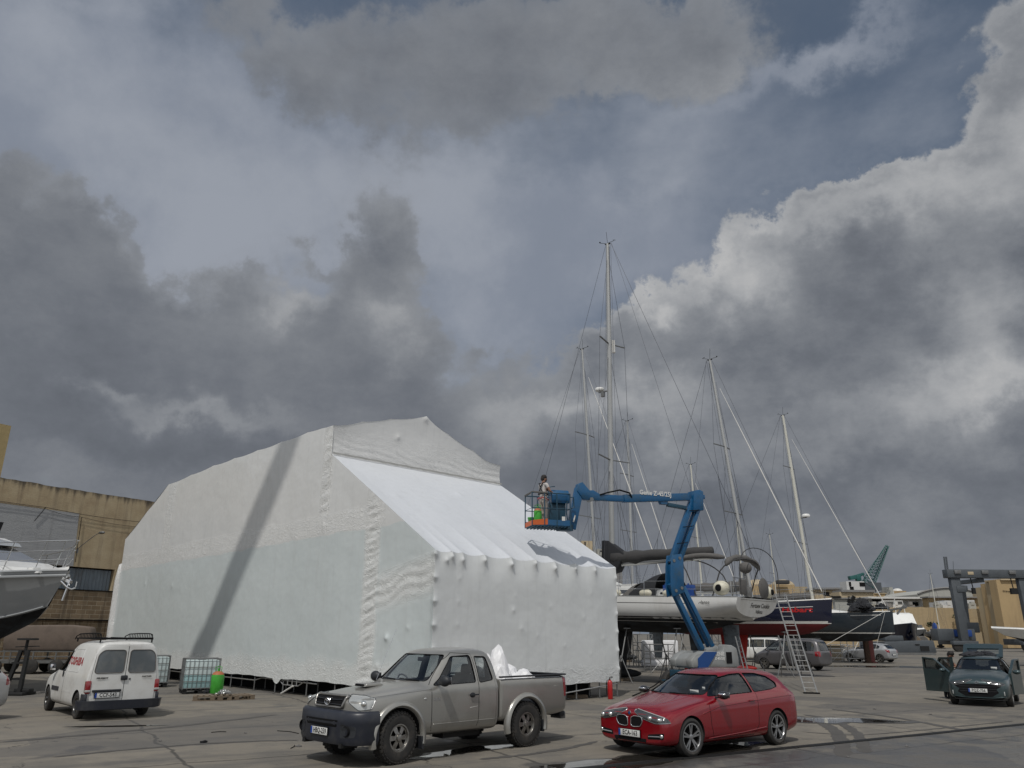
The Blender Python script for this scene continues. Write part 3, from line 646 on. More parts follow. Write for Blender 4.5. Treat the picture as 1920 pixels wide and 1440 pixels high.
blk = MB().box((6.2, .25, 3.5), (40.4, .9, 1.8)); blk.build('block_wall', MBk, wh)
lm = MB()
for i in range(41): lm.prism([(-14+i, 2.6), (-14+i, .0), (-13.03+i, 0), (-13.03+i, 2.6)], -.17+.01*(i % 2), .6)
lm.build('base_wall', MBk, wh)
MB().box((6.2, -.28, 2.62), (40.4, .2, .06)).box((6.2, .2, 4.42), (40.4, 1.0, .05)).build('ledge', M['black'], wh)
MB().box((4.5, .55, 5.05), (7.4, .04, 1.6)).build('opening_back', M['black'], wh)
cg = MB(); vs = []; n_ = 90
for i in range(n_+1):
    x = 4.7+(8.08-4.7)*i/n_; y = .28+.04*math.sin(i/n_*2*math.pi*14)
    vs += [(x, y, 4.38), (x, y, 5.74)]
cg.add(vs, [(2*i, 2*i+2, 2*i+3, 2*i+1) for i in range(n_)]); cg.build('corrugated_panel', mat('corrugated_sheet', (.17, .20, .225), .55, .4, vary=.15, dirt=(.07, .06, .05), dirt_amt=.6, dscale=3, streak=True), wh, 180)
for x in (2.2, 3.2, 4.1, 4.55): MB().bar((x, .2, 4.35), (x, .2, 5.82), .05).build('window_bar', M['blacksteel'], wh)
MB().box((-4.0, 6.0, 12.4), (9.9, 8, 3.6)).build('roof_hut', mat('yellow_stone', (.36, .28, .14), .9, vary=.2, dirt=(.2, .15, .08), dirt_amt=.5, streak=True, dscale=.8), wh)
MB().box((6, 8.3, 5.0), (40, 15.3, 9.9)).build('warehouse_body', MP, wh)
cb = MB()
def wpt(s_, z, o=.08): return (s_, -o, z)
def cable(pts, r=.012, k=.1):
    out = []
    for a, b in zip(pts, pts[1:]):
        for i in range(6):
            t = i/6; out.append((a[0]+(b[0]-a[0])*t, a[1]+(b[1]-a[1])*t, a[2]+(b[2]-a[2])*t-k*4*t*(1-t)))
    out.append(pts[-1]); cb.path(out, r, 4)
cable([wpt(-14, 9.5), wpt(-6, 9.45), wpt(2.9, 9.2), wpt(9.7, 9.1), wpt(18, 9.1)]); cable([wpt(-14, 9.4, .1), wpt(2.9, 9.12, .1), wpt(5.2, 8.9), wpt(9.7, 8.75), wpt(18, 8.8)], .01); cable([wpt(5.25, 8.9), wpt(5.35, 6.1)], .02, 0); cable([wpt(2.9, 9.2, .1), wpt(2.4, 8.3)], .02, 0)
cb.build('cable', M['black'], wh)
wl = empty('wall_lamp', (0, 0, 0), 0, 'curved arm street lamp sticking out of the ochre warehouse wall', 'wall lamp')
def Wp(s_, y, z): return Vector((-30.24, 45, 0)) + Matrix.Rotation(R(59), 3, 'Z') @ Vector((s_, y, z))
wl.location = Wp(5.38, 0, 6.9); wl.rotation_euler = (0, 0, R(59))
MB().path([(0, 0, 0), (.15, -.4, .35), (.35, -1.1, .85), (.42, -1.3, .95)], .022, 6).box((0, -.02, -.1), (.12, .05, .3)).build('arm', M['galv'], wl, 40)
MB().ball((.50, -1.5, 1.0), (.13, .30, .09)).build('lamp_head', M['galv'], wl, 180)
# ---------------------------------------------------------------- vehicles
def sec(x, zb, w, zk, belt, wb, top, wt, crown=.02):
    return [(x, 0, zb), (x, w*.75, zb), (x, w*.965, zb+.04), (x, w, zk), (x, w*.995, belt-.075), (x, wb, belt),
            (x, wb+(wt-wb)*.5, belt+(top-.03-belt)*.6), (x, wt, top-.035), (x, wt*.72, top+crown*.5), (x, 0, top+crown)]
def loft(secs, level=2, tweak=None):
    n = 10; vs = []; ring = []
    for s_ in secs:
        L = list(sec(*s_)); idx = []
        for p in L: idx.append(len(vs)); vs.append(p)
        rx = [idx[0]]
        for p in L[1:-1]: rx.append(len(vs)); vs.append((p[0], -p[1], p[2]))
        rx.append(idx[-1]); ring.append((idx, rx))
    fs = []
    for (l0, r_0), (l1, r_1) in zip(ring, ring[1:]):
        for j in range(n-1):
            fs.append((l0[j], l0[j+1], l1[j+1], l1[j])); fs.append((r_0[j+1], r_0[j], r_1[j], r_1[j+1]))
    for k in (0, -1):
        l, r_ = ring[k]
        fs.append((l[0], l[1], r_[1]))
        for j in range(1, n-2): fs.append((l[j], l[j+1], r_[j+1], r_[j]))
        fs.append((l[n-2], l[n-1], r_[n-2]))
    me = MB().add(vs, fs).mesh()
    return evalmesh(me, [('SUBSURF', dict(levels=level, render_levels=level))])
def fillet(pts, r, k=5):
    out = []; n = len(pts)
    for i in range(n):
        p0, p, p1 = Vector(pts[i-1]), Vector(pts[i]), Vector(pts[(i+1) % n]); a, b = p0-p, p1-p
        rr = min(r, a.length*.45, b.length*.45); A, B = p+a.normalized()*rr, p+b.normalized()*rr
        for j in range(k+1):
            t = j/k; q = A*(1-t)**2+p*2*t*(1-t)+B*t*t; out.append((q.x, q.y))
    return out
class Surf:
    def __init__(s, me):
        bm = bmesh.new(); bm.from_mesh(me); s.b = BVHTree.FromBMesh(bm); bm.free()
    def pt(s, k, a, b):
        if k == 'L': o, d = Vector((a, 4, b)), Vector((0, -1, 0))
        elif k == 'R': o, d = Vector((a, -4, b)), Vector((0, 1, 0))
        elif k == 'F': o, d = Vector((8, a, b)), Vector((-1, 0, 0))
        elif k == 'B': o, d = Vector((-8, a, b)), Vector((1, 0, 0))
        elif k == 'T': o, d = Vector((a, b, 5)), Vector((0, 0, -1))
        else:
            th = R(k[0]); sg = k[1]; d = -Vector((math.cos(th), sg*math.sin(th), 0)); o = Vector((-math.sin(th)*a, sg*math.cos(th)*a, b)) - d*8
        h = s.b.ray_cast(o, d)
        if h[0] is None:
            n = s.b.find_nearest(o+d*(8 if not isinstance(k, str) or k in 'FB' else 4)); return n[0], n[1], d
        return h[0], h[1], d
    def patch(s, k, poly, off=.004, thick=.006, cell=.07):
        bm = bmesh.new(); vs = [bm.verts.new((p[0], p[1], 0)) for p in poly]; bm.faces.new(vs)
        xs = [p[0] for p in poly]; ys = [p[1] for p in poly]
        for lo, hi, ax in ((min(xs), max(xs), 0), (min(ys), max(ys), 1)):
            c = math.ceil(lo/cell)*cell
            while c < hi:
                co = [0, 0, 0]; co[ax] = c; no = [0, 0, 0]; no[ax] = 1
                bmesh.ops.bisect_plane(bm, geom=bm.verts[:]+bm.edges[:]+bm.faces[:], plane_co=co, plane_no=no); c += cell
        for v in bm.verts:
            p, n, d = s.pt(k, v.co.x, v.co.y)
            if n.dot(d) > 0: n = -n
            v.co = p + n*off
        ext = bmesh.ops.extrude_face_region(bm, geom=bm.faces[:]) if thick else {'geom': []}
        nv = [e for e in ext['geom'] if isinstance(e, bmesh.types.BMVert)]
        _, _, d = s.pt(k, *poly[0])
        for v in nv: v.co += -d*(-thick)*1.0
        bmesh.ops.recalc_face_normals(bm, faces=bm.faces)
        me = bpy.data.meshes.new('patch'); bm.to_mesh(me); bm.free(); return me
    def line(s, k, pts, r=.005, off=0.0, closed=False, n=4, sub=.06):
        q = []; m = len(pts)
        for i in range(m if closed else m-1):
            a, b = Vector(pts[i]), Vector(pts[(i+1) % m]); c = max(1, int((b-a).length/sub))
            for j in range(c): q.append(a+(b-a)*j/c)
        if not closed: q.append(Vector(pts[-1]))
        out = []
        for v in q:
            p, nn, d = s.pt(k, v[0], v[1]); nn = nn if nn.dot(d) < 0 else -nn; out.append(p+nn*off)
        return MB().path(out, r, n, closed)
_wcache = {}
def wheel_meshes(Rr, w, rimR, style):
    key = (Rr, w, rimR, style)
    if key in _wcache: return _wcache[key]
    t = MB(); h = w/2
    prof = [(rimR, -h*.80), (rimR+.02, -h*.95), ((rimR+Rr)/2, -h*1.04), (Rr-.03, -h*.97), (Rr-.006, -h*.80), (Rr, -h*.5), (Rr, h*.5), (Rr-.006, h*.80), (Rr-.03, h*.97), ((rimR+Rr)/2, h*1.04), (rimR+.02, h*.95), (rimR, h*.80)]
    t.lathe(prof, axis='Y', n=40)
    t.f = [f for f in t.f if len(f) == 4]
    if style == 'off':
        for i in range(36):
            a = 2*math.pi*i/36
            for yy, o_ in ((-h*.6, 0), (h*.6, .5), (0, .25), (h*.98, .2)):
                an = a+o_*2*math.pi/36; rr_ = Rr+.002 if yy < h*.9 else Rr-.03
                m_ = Matrix.Rotation(-an, 3, 'Y'); t.box(m_ @ Vector((rr_, yy, 0)), (.018, w*.26 if yy < h*.9 else .02, .04), m_)
    tm = t.mesh('tyre'); tm.materials.append(M['rubber']); tm.shade_smooth(); tm.set_sharp_from_angle(angle=R(35))
    r_ = MB(); y0 = h*.62
    r_.lathe([(rimR+.012, h*.82), (rimR+.012, h*.93), (rimR-.008, h*.93), (rimR-.018, h*.75), (rimR-.02, -h*.7)], axis='Y', n=40); r_.f = [f for f in r_.f if len(f) == 4]
    hub = .32*rimR
    if style in ('off', 'steel'):
        n_, ww = (6, .50) if style == 'off' else (10, .36)
        r_.lathe([(hub*1.25, y0+.012), (hub*.9, y0+.02), (hub*.8, y0+.05), (hub*.5, y0+.055), (0, y0+.055)], axis='Y', n=24)
        for i in range(n_):
            a = 2*math.pi*i/n_; u, v_ = Vector((math.cos(a), 0, math.sin(a))), Vector((-math.sin(a), 0, math.cos(a)))
            p0, p1 = u*hub*1.1+Vector((0, y0+.015, 0)), u*(rimR-.012)+Vector((0, y0+.004, 0)); w0, w1 = hub*ww*.95, rimR*ww*.42
            vs = []
            for p, q in ((p0, w0), (p1, w1)):
                for sx_ in (-1, 1):
                    for yy in (-.02, .006): vs.append(p+v_*sx_*q+Vector((0, yy, 0)))
            r_.add(vs, [(0, 1, 5, 4), (2, 6, 7, 3), (1, 3, 7, 5), (0, 4, 6, 2), (0, 2, 3, 1), (4, 5, 7, 6)])
        r_.lathe([(rimR-.01, y0+.01), (rimR*.84, y0+.006), (rimR*.84, y0-.02)], axis='Y', n=40); r_.f = [f for f in r_.f if len(f) <= 24]
    else:
        n_ = 5 if style == 'double5' else (7 if style == 'multi' else 5)
        r_.lathe([(hub*.75, y0-.01), (hub*.7, y0+.012), (hub*.4, y0+.016), (0, y0+.016)], axis='Y', n=20)
        for i in range(n_):
            for sg in ((-1, 1) if style == 'double5' else (0,)):
                a = 2*math.pi*i/n_+.3; a2 = a+sg*.16; u = Vector((math.cos(a+sg*.10), 0, math.sin(a+sg*.10))); u2 = Vector((math.cos(a2), 0, math.sin(a2)))
                wd = .018 if style == 'double5' else .042
                p0, p1 = u*hub*.6+Vector((0, y0+.008, 0)), u2*(rimR-.01)+Vector((0, y0+.018, 0)); v_ = (p1-p0).cross(Vector((0, 1, 0))).normalized(); vs = []
                for p, q in ((p0, wd), (p1, wd*.85)):
                    for sx_ in (-1, 1):
                        for yy in (-.03, .004): vs.append(p+v_*sx_*q+Vector((0, yy, 0)))
                r_.add(vs, [(0, 1, 5, 4), (2, 6, 7, 3), (1, 3, 7, 5), (0, 4, 6, 2), (0, 2, 3, 1), (4, 5, 7, 6)])
    rm = r_.mesh('rim'); rm.shade_smooth(); rm.set_sharp_from_angle(angle=R(35))
    rm.materials.append({'off': M['rim'], 'steel': M['rim_dark'], 'double5': M['rim_cut'], 'multi': M['rim'], 'five': M['rim']}[style])
    dk = MB().lathe([(rimR-.012, -h*.1), (0, -h*.1)], axis='Y', n=24).mesh('brake'); dk.materials.append(M['black'])
    _wcache[key] = (tm, rm, dk); return _wcache[key]
def add_wheels(root, ax, track, Rr, w, rimR, style, steer=0):
    tm, rm, dk = wheel_meshes(Rr, w, rimR, style)
    for i, x in enumerate(ax):
        for s_ in (1, -1):
            o = bpy.data.objects.new('wheel', tm); col.objects.link(o); o.parent = root; o.location = (x, s_*track, Rr)
            o.rotation_euler = (0, 0, (0 if s_ > 0 else math.pi)+(steer if i == 0 else 0))
            for nm, me in (('rim', rm), ('brake_disc', dk)):
                c = bpy.data.objects.new(nm, me); col.objects.link(c); c.parent = o
def slab(levels):
    """box-like solid from levels (z, x0, x1, halfwidth)"""
    vs = []; 
    for z, x0, x1, hw in levels: vs += [(x0, -hw, z), (x1, -hw, z), (x1, hw, z), (x0, hw, z)]
    n = len(levels); fs = [(0, 3, 2, 1), tuple(4*(n-1)+i for i in range(4))]
    for k in range(n-1):
        for i in range(4): fs.append((4*k+i, 4*k+(i+1) % 4, 4*k+4+(i+1) % 4, 4*k+4+i))
    return MB().add(vs, fs).mesh()
def prism_x(poly, x0, x1):   # poly in (y,z) extruded along x
    return MB().prism(poly, x0, x1, Matrix(((0, 1, 0), (1, 0, 0), (0, 0, 1)))).mesh()
def prism_y(poly, y0, y1): return MB().prism(poly, y0, y1).mesh()
def car_body(root, secs, paint, wheels=None, cavity=None, wind=None, rear=None, sides=(), wx=(0, 0), rx=(0, 0), arch=.05, glass='glassd', extra=(), level=2, archR=None, side_glass=True, name='body'):
    me = loft(secs, level); S = Surf(me); cuts = []
    dk = M['dark']
    def dm(c): c.materials.append(paint); c.materials.append(dk); [setattr(p, 'material_index', 1) for p in c.polygons]; return c
    me.materials.append(paint); me.materials.append(dk)
    if wheels:
        ax, Rr = wheels
        for x in ax:
            for s_ in (1, -1):
                rr = (archR or Rr+arch); cuts.append(dm(MB().lathe([(rr, -.5), (rr, .35)], (x, s_*.95, Rr+.005), axis='Y', n=36).mesh()))
    if cavity: cuts.append(dm(slab(cavity)))
    if wind: cuts.append(dm(prism_x(wind, *wx)))
    if rear: cuts.append(dm(prism_x(rear, *rx)))
    for p in sides: cuts.append(dm(prism_y(p, -1.3, 1.3)))
    for e in extra: cuts.append(dm(e))
    body = cut(me, cuts) if cuts else me
    o = link(name, body, None, root, 32)
    g = M[glass]
    def pane(k, poly, nm):
        link(nm, S.patch(k, poly, -.010, 0, .09), g if nm != 'side_window' else M['glassd'], root, 60); q = S.line(k, poly, .009, -.001, True, 4, .08).build('window_seal', M['black'], root, 180)
    if wind: pane('F', wind, 'windscreen')
    if rear: pane('B', rear, 'rear_window')
    for p in sides:
        pane('L', p, 'side_window'); pane('R', p, 'side_window')
    return S
def seam(S, root, k, pts, r=.006, closed=False, mt='black', name='panel_gap', off=-.001):
    return S.line(k, pts, r, off, closed).build(name, M[mt], root, 180)
def number_plate(root, txt, c, ang, w=.52, h=.115, tilt=0):
    """c = centre, ang = direction the plate faces (radians in local xy)"""
    n = Vector((math.cos(ang), math.sin(ang), 0)); rt = Vector((-math.sin(ang), math.cos(ang), 0)); up = Vector((0, 0, 1))
    m_ = Matrix((rt, -n, up)).transposed()
    c = Vector(c); p = MB().box(c, (w, .012, h), m_).build('number_plate', M['platew'], root, bevel=.004)
    MB().box(c+n*.007-rt*(w/2-.025), (.045, .003, h-.01), m_).build('blue_band', M['plateb'], p)
    put_text(txt, h*.98, M['ink'], c+n*.008+rt*.022, rt, up, p, 'plate_characters', xs=.86, bold=.0025, spacing=1.02)
    fr = MB()
    for s_ in (-1, 1): fr.box(c-n*.002+up*s_*(h/2+.004), (w+.02, .016, .01), m_).box(c-n*.002+rt*s_*(w/2+.004), (.01, .016, h+.018), m_)
    fr.build('plate_frame', M['black'], p); return p
def plan_sweep(plan, prof, closed=False):
    """plan = [(x, y)] (front bumper outline), prof = [(outward, z)]"""
    n = len(plan); nor = []
    for i in range(n):
        a, b = Vector(plan[max(0, i-1)]), Vector(plan[min(n-1, i+1)]); d = (b-a).normalized(); nor.append(Vector((d.y, -d.x)))
    vs = []
    for (x, y), nn in zip(plan, nor):
        for o_, z in prof: vs.append((x+nn.x*o_, y+nn.y*o_, z))
    m = len(prof); fs = [(i*m+j, i*m+(j+1) % m, (i+1)*m+(j+1) % m, (i+1)*m+j) for i in range(n-1) for j in range(m)]
    fs += [tuple(range(m)), tuple(reversed(range((n-1)*m, n*m)))]
    return MB().add(vs, fs)
def mirror_part(root, x, y, z, s_, mt, sz=(.10, .20, .14), arm=True):
    o = MB().ball((x, s_*(y+sz[1]*.55), z), (sz[0]*.62, sz[1]*.56, sz[2]*.56), 14, 10).build('door_mirror', mt, root, 180)
    if arm: MB().bar((x, s_*(y-.06), z-sz[2]*.35), (x, s_*(y+.06), z-sz[2]*.3), .05, .03).build('mirror_arm', M['plastic'], o)
    MB().box((x-sz[0]*.55, s_*(y+sz[1]*.55), z), (.006, sz[1]*.8, sz[2]*.75)).build('mirror_glass', M['chrome'], o, bevel=.002)
    return o
def seats(root, xs, z=.62, col_='seat', hw=.36):
    for x in xs:
        for s_ in (1, -1):
            b = MB().box((x, s_*hw, z), (.5, .5, .16)); b.box((x-.27, s_*hw, z+.33), (.14, .48, .62), (0, R(-12), 0)); b.box((x-.36, s_*hw, z+.72), (.09, .26, .18), (0, R(-10), 0))
            b.build('seat', M[col_], root, bevel=.04)
def steering(root, x, y, z):
    q = []; 
    for i in range(20):
        t = 2*math.pi*i/20; q.append(Vector((x+math.sin(t)*.07, y+math.cos(t)*.18, z+math.sin(t)*.165)))
    MB().path(q, .014, 6, True).bar((x, y-.17, z), (x, y+.17, z), .03, .02).bar((x, y, z), (x+.3, y, z-.12), .04).build('steering_wheel', M['plastic'], root, 60)

# ---- silver pickup
def pickup():
    h = math.radians(225.1); fwd = Vector((math.cos(h), math.sin(h), 0)); lf = Vector((-math.sin(h), math.cos(h), 0))
    mid = (G(740, 1434)+G(988, 1400))/2; c = mid - lf*.86
    root = empty('pickup_truck', (c.x, c.y, 0), h, 'silver extended-cab pickup truck with white sheets piled in its open bed', 'pickup truck')
    P = M['silver']
    secs = [(2.36, .55, .70, .70, .96, .66, 1.01, .48, .01), (2.30, .50, .84, .70, 1.0, .78, 1.05, .56, .015), (2.05, .46, .885, .66, 1.04, .84, 1.09, .62, .03), (1.54, .44, .89, .66, 1.08, .86, 1.15, .64, .035), (1.12, .40, .89, .66, 1.12, .875, 1.19, .66, .035),
            (.98, .38, .89, .66, 1.135, .88, 1.215, .68, .035), (.86, .36, .89, .66, 1.14, .88, 1.27, .68, .03), (.38, .36, .89, .66, 1.15, .88, 1.72, .63, .03), (.22, .36, .89, .66, 1.15, .88, 1.765, .62, .035), (-.3, .36, .89, .66, 1.16, .88, 1.79, .63, .035), (-.66, .36, .89, .66, 1.17, .88, 1.775, .62, .03), (-.77, .36, .89, .66, 1.17, .87, 1.72, .60, .02), (-.80, .40, .87, .66, 1.16, .85, 1.66, .58, .01)]
    wind = fillet([(-.70, 1.255), (.70, 1.255), (.585, 1.69), (-.585, 1.69)], .06)
    win1 = fillet([(.80, 1.19), (.62, 1.30), (.26, 1.66), (-.20, 1.68), (-.21, 1.21)], .05); win2 = fillet([(-.30, 1.20), (-.30, 1.66), (-.60, 1.65), (-.66, 1.24)], .05)
    rearw = fillet([(-.56, 1.25), (.56, 1.25), (.50, 1.62), (-.50, 1.62)], .05)
    cav = [(.55, -.70, .95, .80), (1.12, -.72, .80, .80), (1.70, -.72, .24, .57)]
    S = car_body(root, secs, P, ((1.54, ), .40), cav, wind, rearw, (win1, win2), (.2, 1.2), (-.6, -1.0), archR=.47, glass='glass')
    for k in (0,):
        pass
    seats(root, (-.05,), .70); MB().box((.78, 0, 1.08), (.3, 1.5, .18)).build('dashboard', M['dark'], root, bevel=.04)
    steering(root, .50, -.38, 1.16)
    MB().box((.40, .0, 1.60), (.03, .24, .07)).build('rear_view_mirror', M['black'], root, bevel=.015)
    for s_ in (.38, -.38): pass
    # bed
    def bsec(x, zt): return [(x, 0.50), (x, zt)]
    bed = [(-.835, .50, .85, .62, 1.14, .875, 1.262, .855, 0), (-.85, .46, .89, .66, 1.15, .88, 1.272, .86, 0), (-1.5, .46, .89, .66, 1.15, .88, 1.272, .86, 0), (-2.62, .50, .88, .66, 1.15, .87, 1.272, .85, 0), (-2.74, .54, .87, .66, 1.15, .86, 1.27, .84, 0), (-2.76, .58, .84, .68, 1.14, .84, 1.262, .82, 0)]
    me = loft(bed, 2); SB = Surf(me); me.materials.append(P); me.materials.append(M['plastic'])
    def dm(c_): c_.materials.append(P); c_.materials.append(M['plastic']); [setattr(p, 'material_index', 1) for p in c_.polygons]; return c_
    cs = [dm(MB().lathe([(.47, -.5), (.47, .35)], (-1.545, s_*.95, .405), axis='Y', n=36).mesh()) for s_ in (1, -1)] + [dm(MB().box((-1.80, 0, 1.3), (1.83, 1.62, 1.1)).mesh())]
    link('bed', cut(me, cs), None, root, 32)
    for s_ in (1, -1): MB().box((-1.79, s_*.845, 1.276), (1.9, .075, .03)).build('bed_rail', M['plastic'], root, bevel=.01)
    MB().box((-2.715, 0, 1.276), (.07, 1.70, .028)).build('tailgate_cap', M['plastic'], root, bevel=.01)
    # flares
    for x, SS in ((1.54, S), (-1.545, SB)):
        for s_ in (1, -1):
            pr = [(-.03, .0), (.035, .004), (.055, .03), (.045, .075), (.0, .10), (-.05, .10)]; m = len(pr); vs = []; K = 26
            for i in range(K+1):
                t = R(-14)+R(208)*i/K
                for o_, dr in pr: rr = .475+dr; vs.append((x+math.cos(t)*rr, s_*(.885+o_), .405+math.sin(t)*rr*(1.0)))
            MB().add(vs, [(i*m+j, i*m+(j+1) % m, (i+1)*m+(j+1) % m, (i+1)*m+j) for i in range(K) for j in range(m)]+[tuple(range(m)), tuple(range(K*m, K*m+m))]).build('wheel_arch_flare', P, root, 50)
    # bumper
    plan = [(1.98, .925), (2.16, .92), (2.33, .86), (2.44, .68), (2.49, .40), (2.50, 0), (2.49, -.40), (2.44, -.68), (2.33, -.86), (2.16, -.92), (1.98, -.925)]
    plan = plan[::-1]
    bp = plan_sweep(plan, [(-.12, .36), (-.02, .34), (.015, .42), (.0, .60), (.018, .66), (.012, .80), (-.03, .845), (-.16, .85)]).build('front_bumper', M['bumper'], root, 50)
    B = Surf(bp.data)
    link('lower_intake', B.patch('F', fillet([(-.44, .60), (.44, .60), (.48, .71), (-.48, .71)], .02), .003, .004), M['black'], bp)
    for s_ in (1, -1):
        link('fog_lamp_recess', B.patch('F', fillet([(s_*.54, .44), (s_*.54, .66), (s_*.82, .62), (s_*.82, .46)], .05), .003, .004), M['plastic'], bp); o = MB().lathe([(.085, -.02), (.085, .012), (.07, .016), (.066, -.01), (0, -.012)], axis='X', n=20).build('fog_lamp_surround', M['black'], bp, 40); o.location = B.pt('F', s_*.66, .55)[0]+Vector((.0, 0, 0))
    number_plate(root, 'HBQ-259', (2.525, 0, .52), 0, .50, .115)
    # grille
    gp = fillet([(-.40, .885), (.40, .885), (.45, 1.045), (-.45, 1.045)], .03)
    link('grille', S.patch('F', gp, .022, .05), M['black'], root)
    S.line('F', gp, .024, .022, True, 6).build('grille_frame', M['rim'], root, 180)
    for z in (.93, 1.0): S.line('F', [(-.39, z), (.39, z)], .008, .030, False).build('grille_bar', M['plastic'], root)
    em = Vector(S.pt('F', 0, .965)[0])+Vector((.05, 0, 0))
    def ell(rx, ry, oy=0, oz=0, n_=24): return [em+Vector((0, oy+math.cos(2*math.pi*i/n_)*rx, oz+math.sin(2*math.pi*i/n_)*ry)) for i in range(n_)]
    MB().path(ell(.075, .052), .008, 5, True).path(ell(.022, .048), .006, 5, True).path(ell(.05, .018, 0, .03), .006, 5, True).build('emblem', M['chrome'], root, 60)
    for s_ in (1, -1):
        hl = [(-1.00, .88), (-1.02, 1.02), (-1.30, 1.085), (-1.44, 1.07), (-1.26, .87)]
        k = (38, s_); hl = [(-.62, .875), (-.58, 1.03), (-.80, 1.065), (-1.06, 1.08), (-1.02, .98), (-.80, .86)]
        o = link('headlight', S.patch(k, fillet(hl, .03), .006, .02, .05), M['lens'], root, 60)
        p, n_, _ = S.pt(k, -.74, .96); MB().ball(p+n_*.004, (.05, .06, .05)).build('lamp_bowl', M['lensw'], o, 180)
        S.line(k, fillet(hl, .03), .006, .006, True).build('lamp_rim', M['lensd'], o)
        mirror_part(root, .70, .90, 1.27, s_, M['plastic'], (.12, .24, .17))
    # scoop
    sc_ = MB().prism([(1.78, 1.17), (1.74, 1.225), (1.45, 1.225), (1.35, 1.18)], -.17, .17).build('bonnet_scoop', P, root, bevel=.015)
    for y in (-.10, -.035, .03, .095): MB().box((1.775, y, 1.198), (.02, .05, .032)).build('scoop_slot', M['black'], sc_)
    # gaps, handles, badges
    for k in ('L', 'R'):
        seam(S, root, k, [(.86, 1.15), (.84, .52), (.80, .40), (-.22, .40), (-.27, .55), (-.27, 1.17), (-.24, 1.70), (.20, 1.725), (.44, 1.60), (.86, 1.20)], .0065)
        seam(S, root, k, [(-.27, .58), (-.33, .44), (-.70, .42), (-.72, .9), (-.70, 1.2), (-.66, 1.68)], .003)
        seam(S, root, k, [(.86, 1.13), (2.2, 1.035)], .003)
        p, n_, _ = S.pt(k, -.13, 1.0); s_ = 1 if k == 'L' else -1
        MB().bar(p+Vector((.10, s_*.03, 0)), p+Vector((-.10, s_*.03, 0)), .03, .022).ball(p+Vector((.02, 0, -.005)), (.07, .012, .045)).build('door_handle', M['plastic'], root, 60)
        S.line(k, [(.80, .56), (-.72, .56)], .011, -.004).build('sill_crease', P, root, 180)
        p, n_, _ = S.pt(k, 1.0, .985); MB().ball(p, (.03, .012, .018)).build('side_repeater', M['lens'], root, 180)
        put_text('HILUX', .055, M['chrome'], S.pt(k, .74, .965)[0]+Vector((0, s_*.004, 0)), (-s_, 0, 0), (0, 0, 1), root, 'badge_lettering', shear=.2, bold=.002)
        link('rear_lamp', SB.patch(k, fillet([(-2.745, .86), (-2.745, 1.22), (-2.64, 1.22), (-2.67, .86)], .02), .006, .02), M['lensr'], root)
        MB().prism([(1.06, .40), (1.10, .40), (1.07, .20), (1.03, .20)], s_*.62, s_*.93).build('mud_flap', M['plastic'], root)
        MB().prism([(-2.02, .46), (-1.98, .46), (-2.0, .24), (-2.04, .24)], s_*.62, s_*.90).build('mud_flap', M['plastic'], root)
    link('scratch', S.patch('L', [(-.05, .78), (-.24, .80), (-.24, .805), (-.05, .79)], .002, .002), M['stripe'], root)
    MB().box((-2.86, 0, .50), (.16, 1.30, .10)).box((-2.80, .62, .62), (.12, .10, .18)).box((-2.80, -.62, .62), (.12, .10, .18)).build('rear_step_bumper', M['plastic'], root, bevel=.015)
    MB().box((-2.95, 0.45, .46), (.14, .3, .13)).build('tow_bracket', M['galv'], root, bevel=.01)
    MB().box((-.95, 0, .46), (3.4, .8, .16)).bar((1.54, -.7, .40), (1.54, .7, .40), .09).bar((-1.545, -.7, .40), (-1.545, .7, .40), .11).box((-.2, .35, .36), (.9, .3, .2)).box((2.2, 0, .42), (.3, 1.2, .12)).box((2.36, .55, .33), (.22, .08, .07)).box((2.36, -.55, .33), (.22, .08, .07)).build('underframe', M['blacksteel'], root)
    MB().tube((.92, -.70, 1.22), (.35, -.9, 2.15), .004, 5).build('aerial', M['steel'], root)
    S.line('F', [(.62, 1.245), (.05, 1.262)], .008, .015).line if False else None
    for y in (.15, -.45): S.line('F', [(y+.42, 1.25), (y-.1, 1.265)], .009, .018).build('wiper', M['black'], root)
    add_wheels(root, (1.54, -1.545), .775, .405, .25, .205, 'off', R(5))
    return root, c, h
pk, pk_c, pk_h = pickup()
# crumpled sheets in the bed
def crumple(name, pts, hgt, seed, mt, label, cat, root_loc, rz):
    rr = random.Random(seed); bm = bmesh.new()
    for cx0, cy0, cz0, r_, hz in pts:
        q = bmesh.ops.create_icosphere(bm, subdivisions=(3 if 'sheeting' in name else 4), radius=1.0)['verts']
        ph = [(Vector((rr.uniform(-1, 1), rr.uniform(-1, 1), rr.uniform(-1, 1))).normalized(), rr.uniform(3, 11), rr.uniform(0, 6)) for _ in range(9)]
        for v in q:
            n = v.co.normalized(); k = 1.0
            for d, f, p in ph: k += .10*abs(math.sin(n.dot(d)*f+p))**.6*(-1 if f > 7 else 1)
            v.co = Vector((cx0+n.x*r_*k, cy0+n.y*r_*k, max(cz0-.02, cz0+n.z*hz*k*(1+.5*max(0, n.z)**4))))
    me = bpy.data.meshes.new(name); bm.to_mesh(me); bm.free()
    o = link(name, me, mt, None, 12 if 'sheeting' in name else 20); o.location = root_loc; o.rotation_euler = (0, 0, rz); return tag(o, label, cat)
_r = random.Random(17)
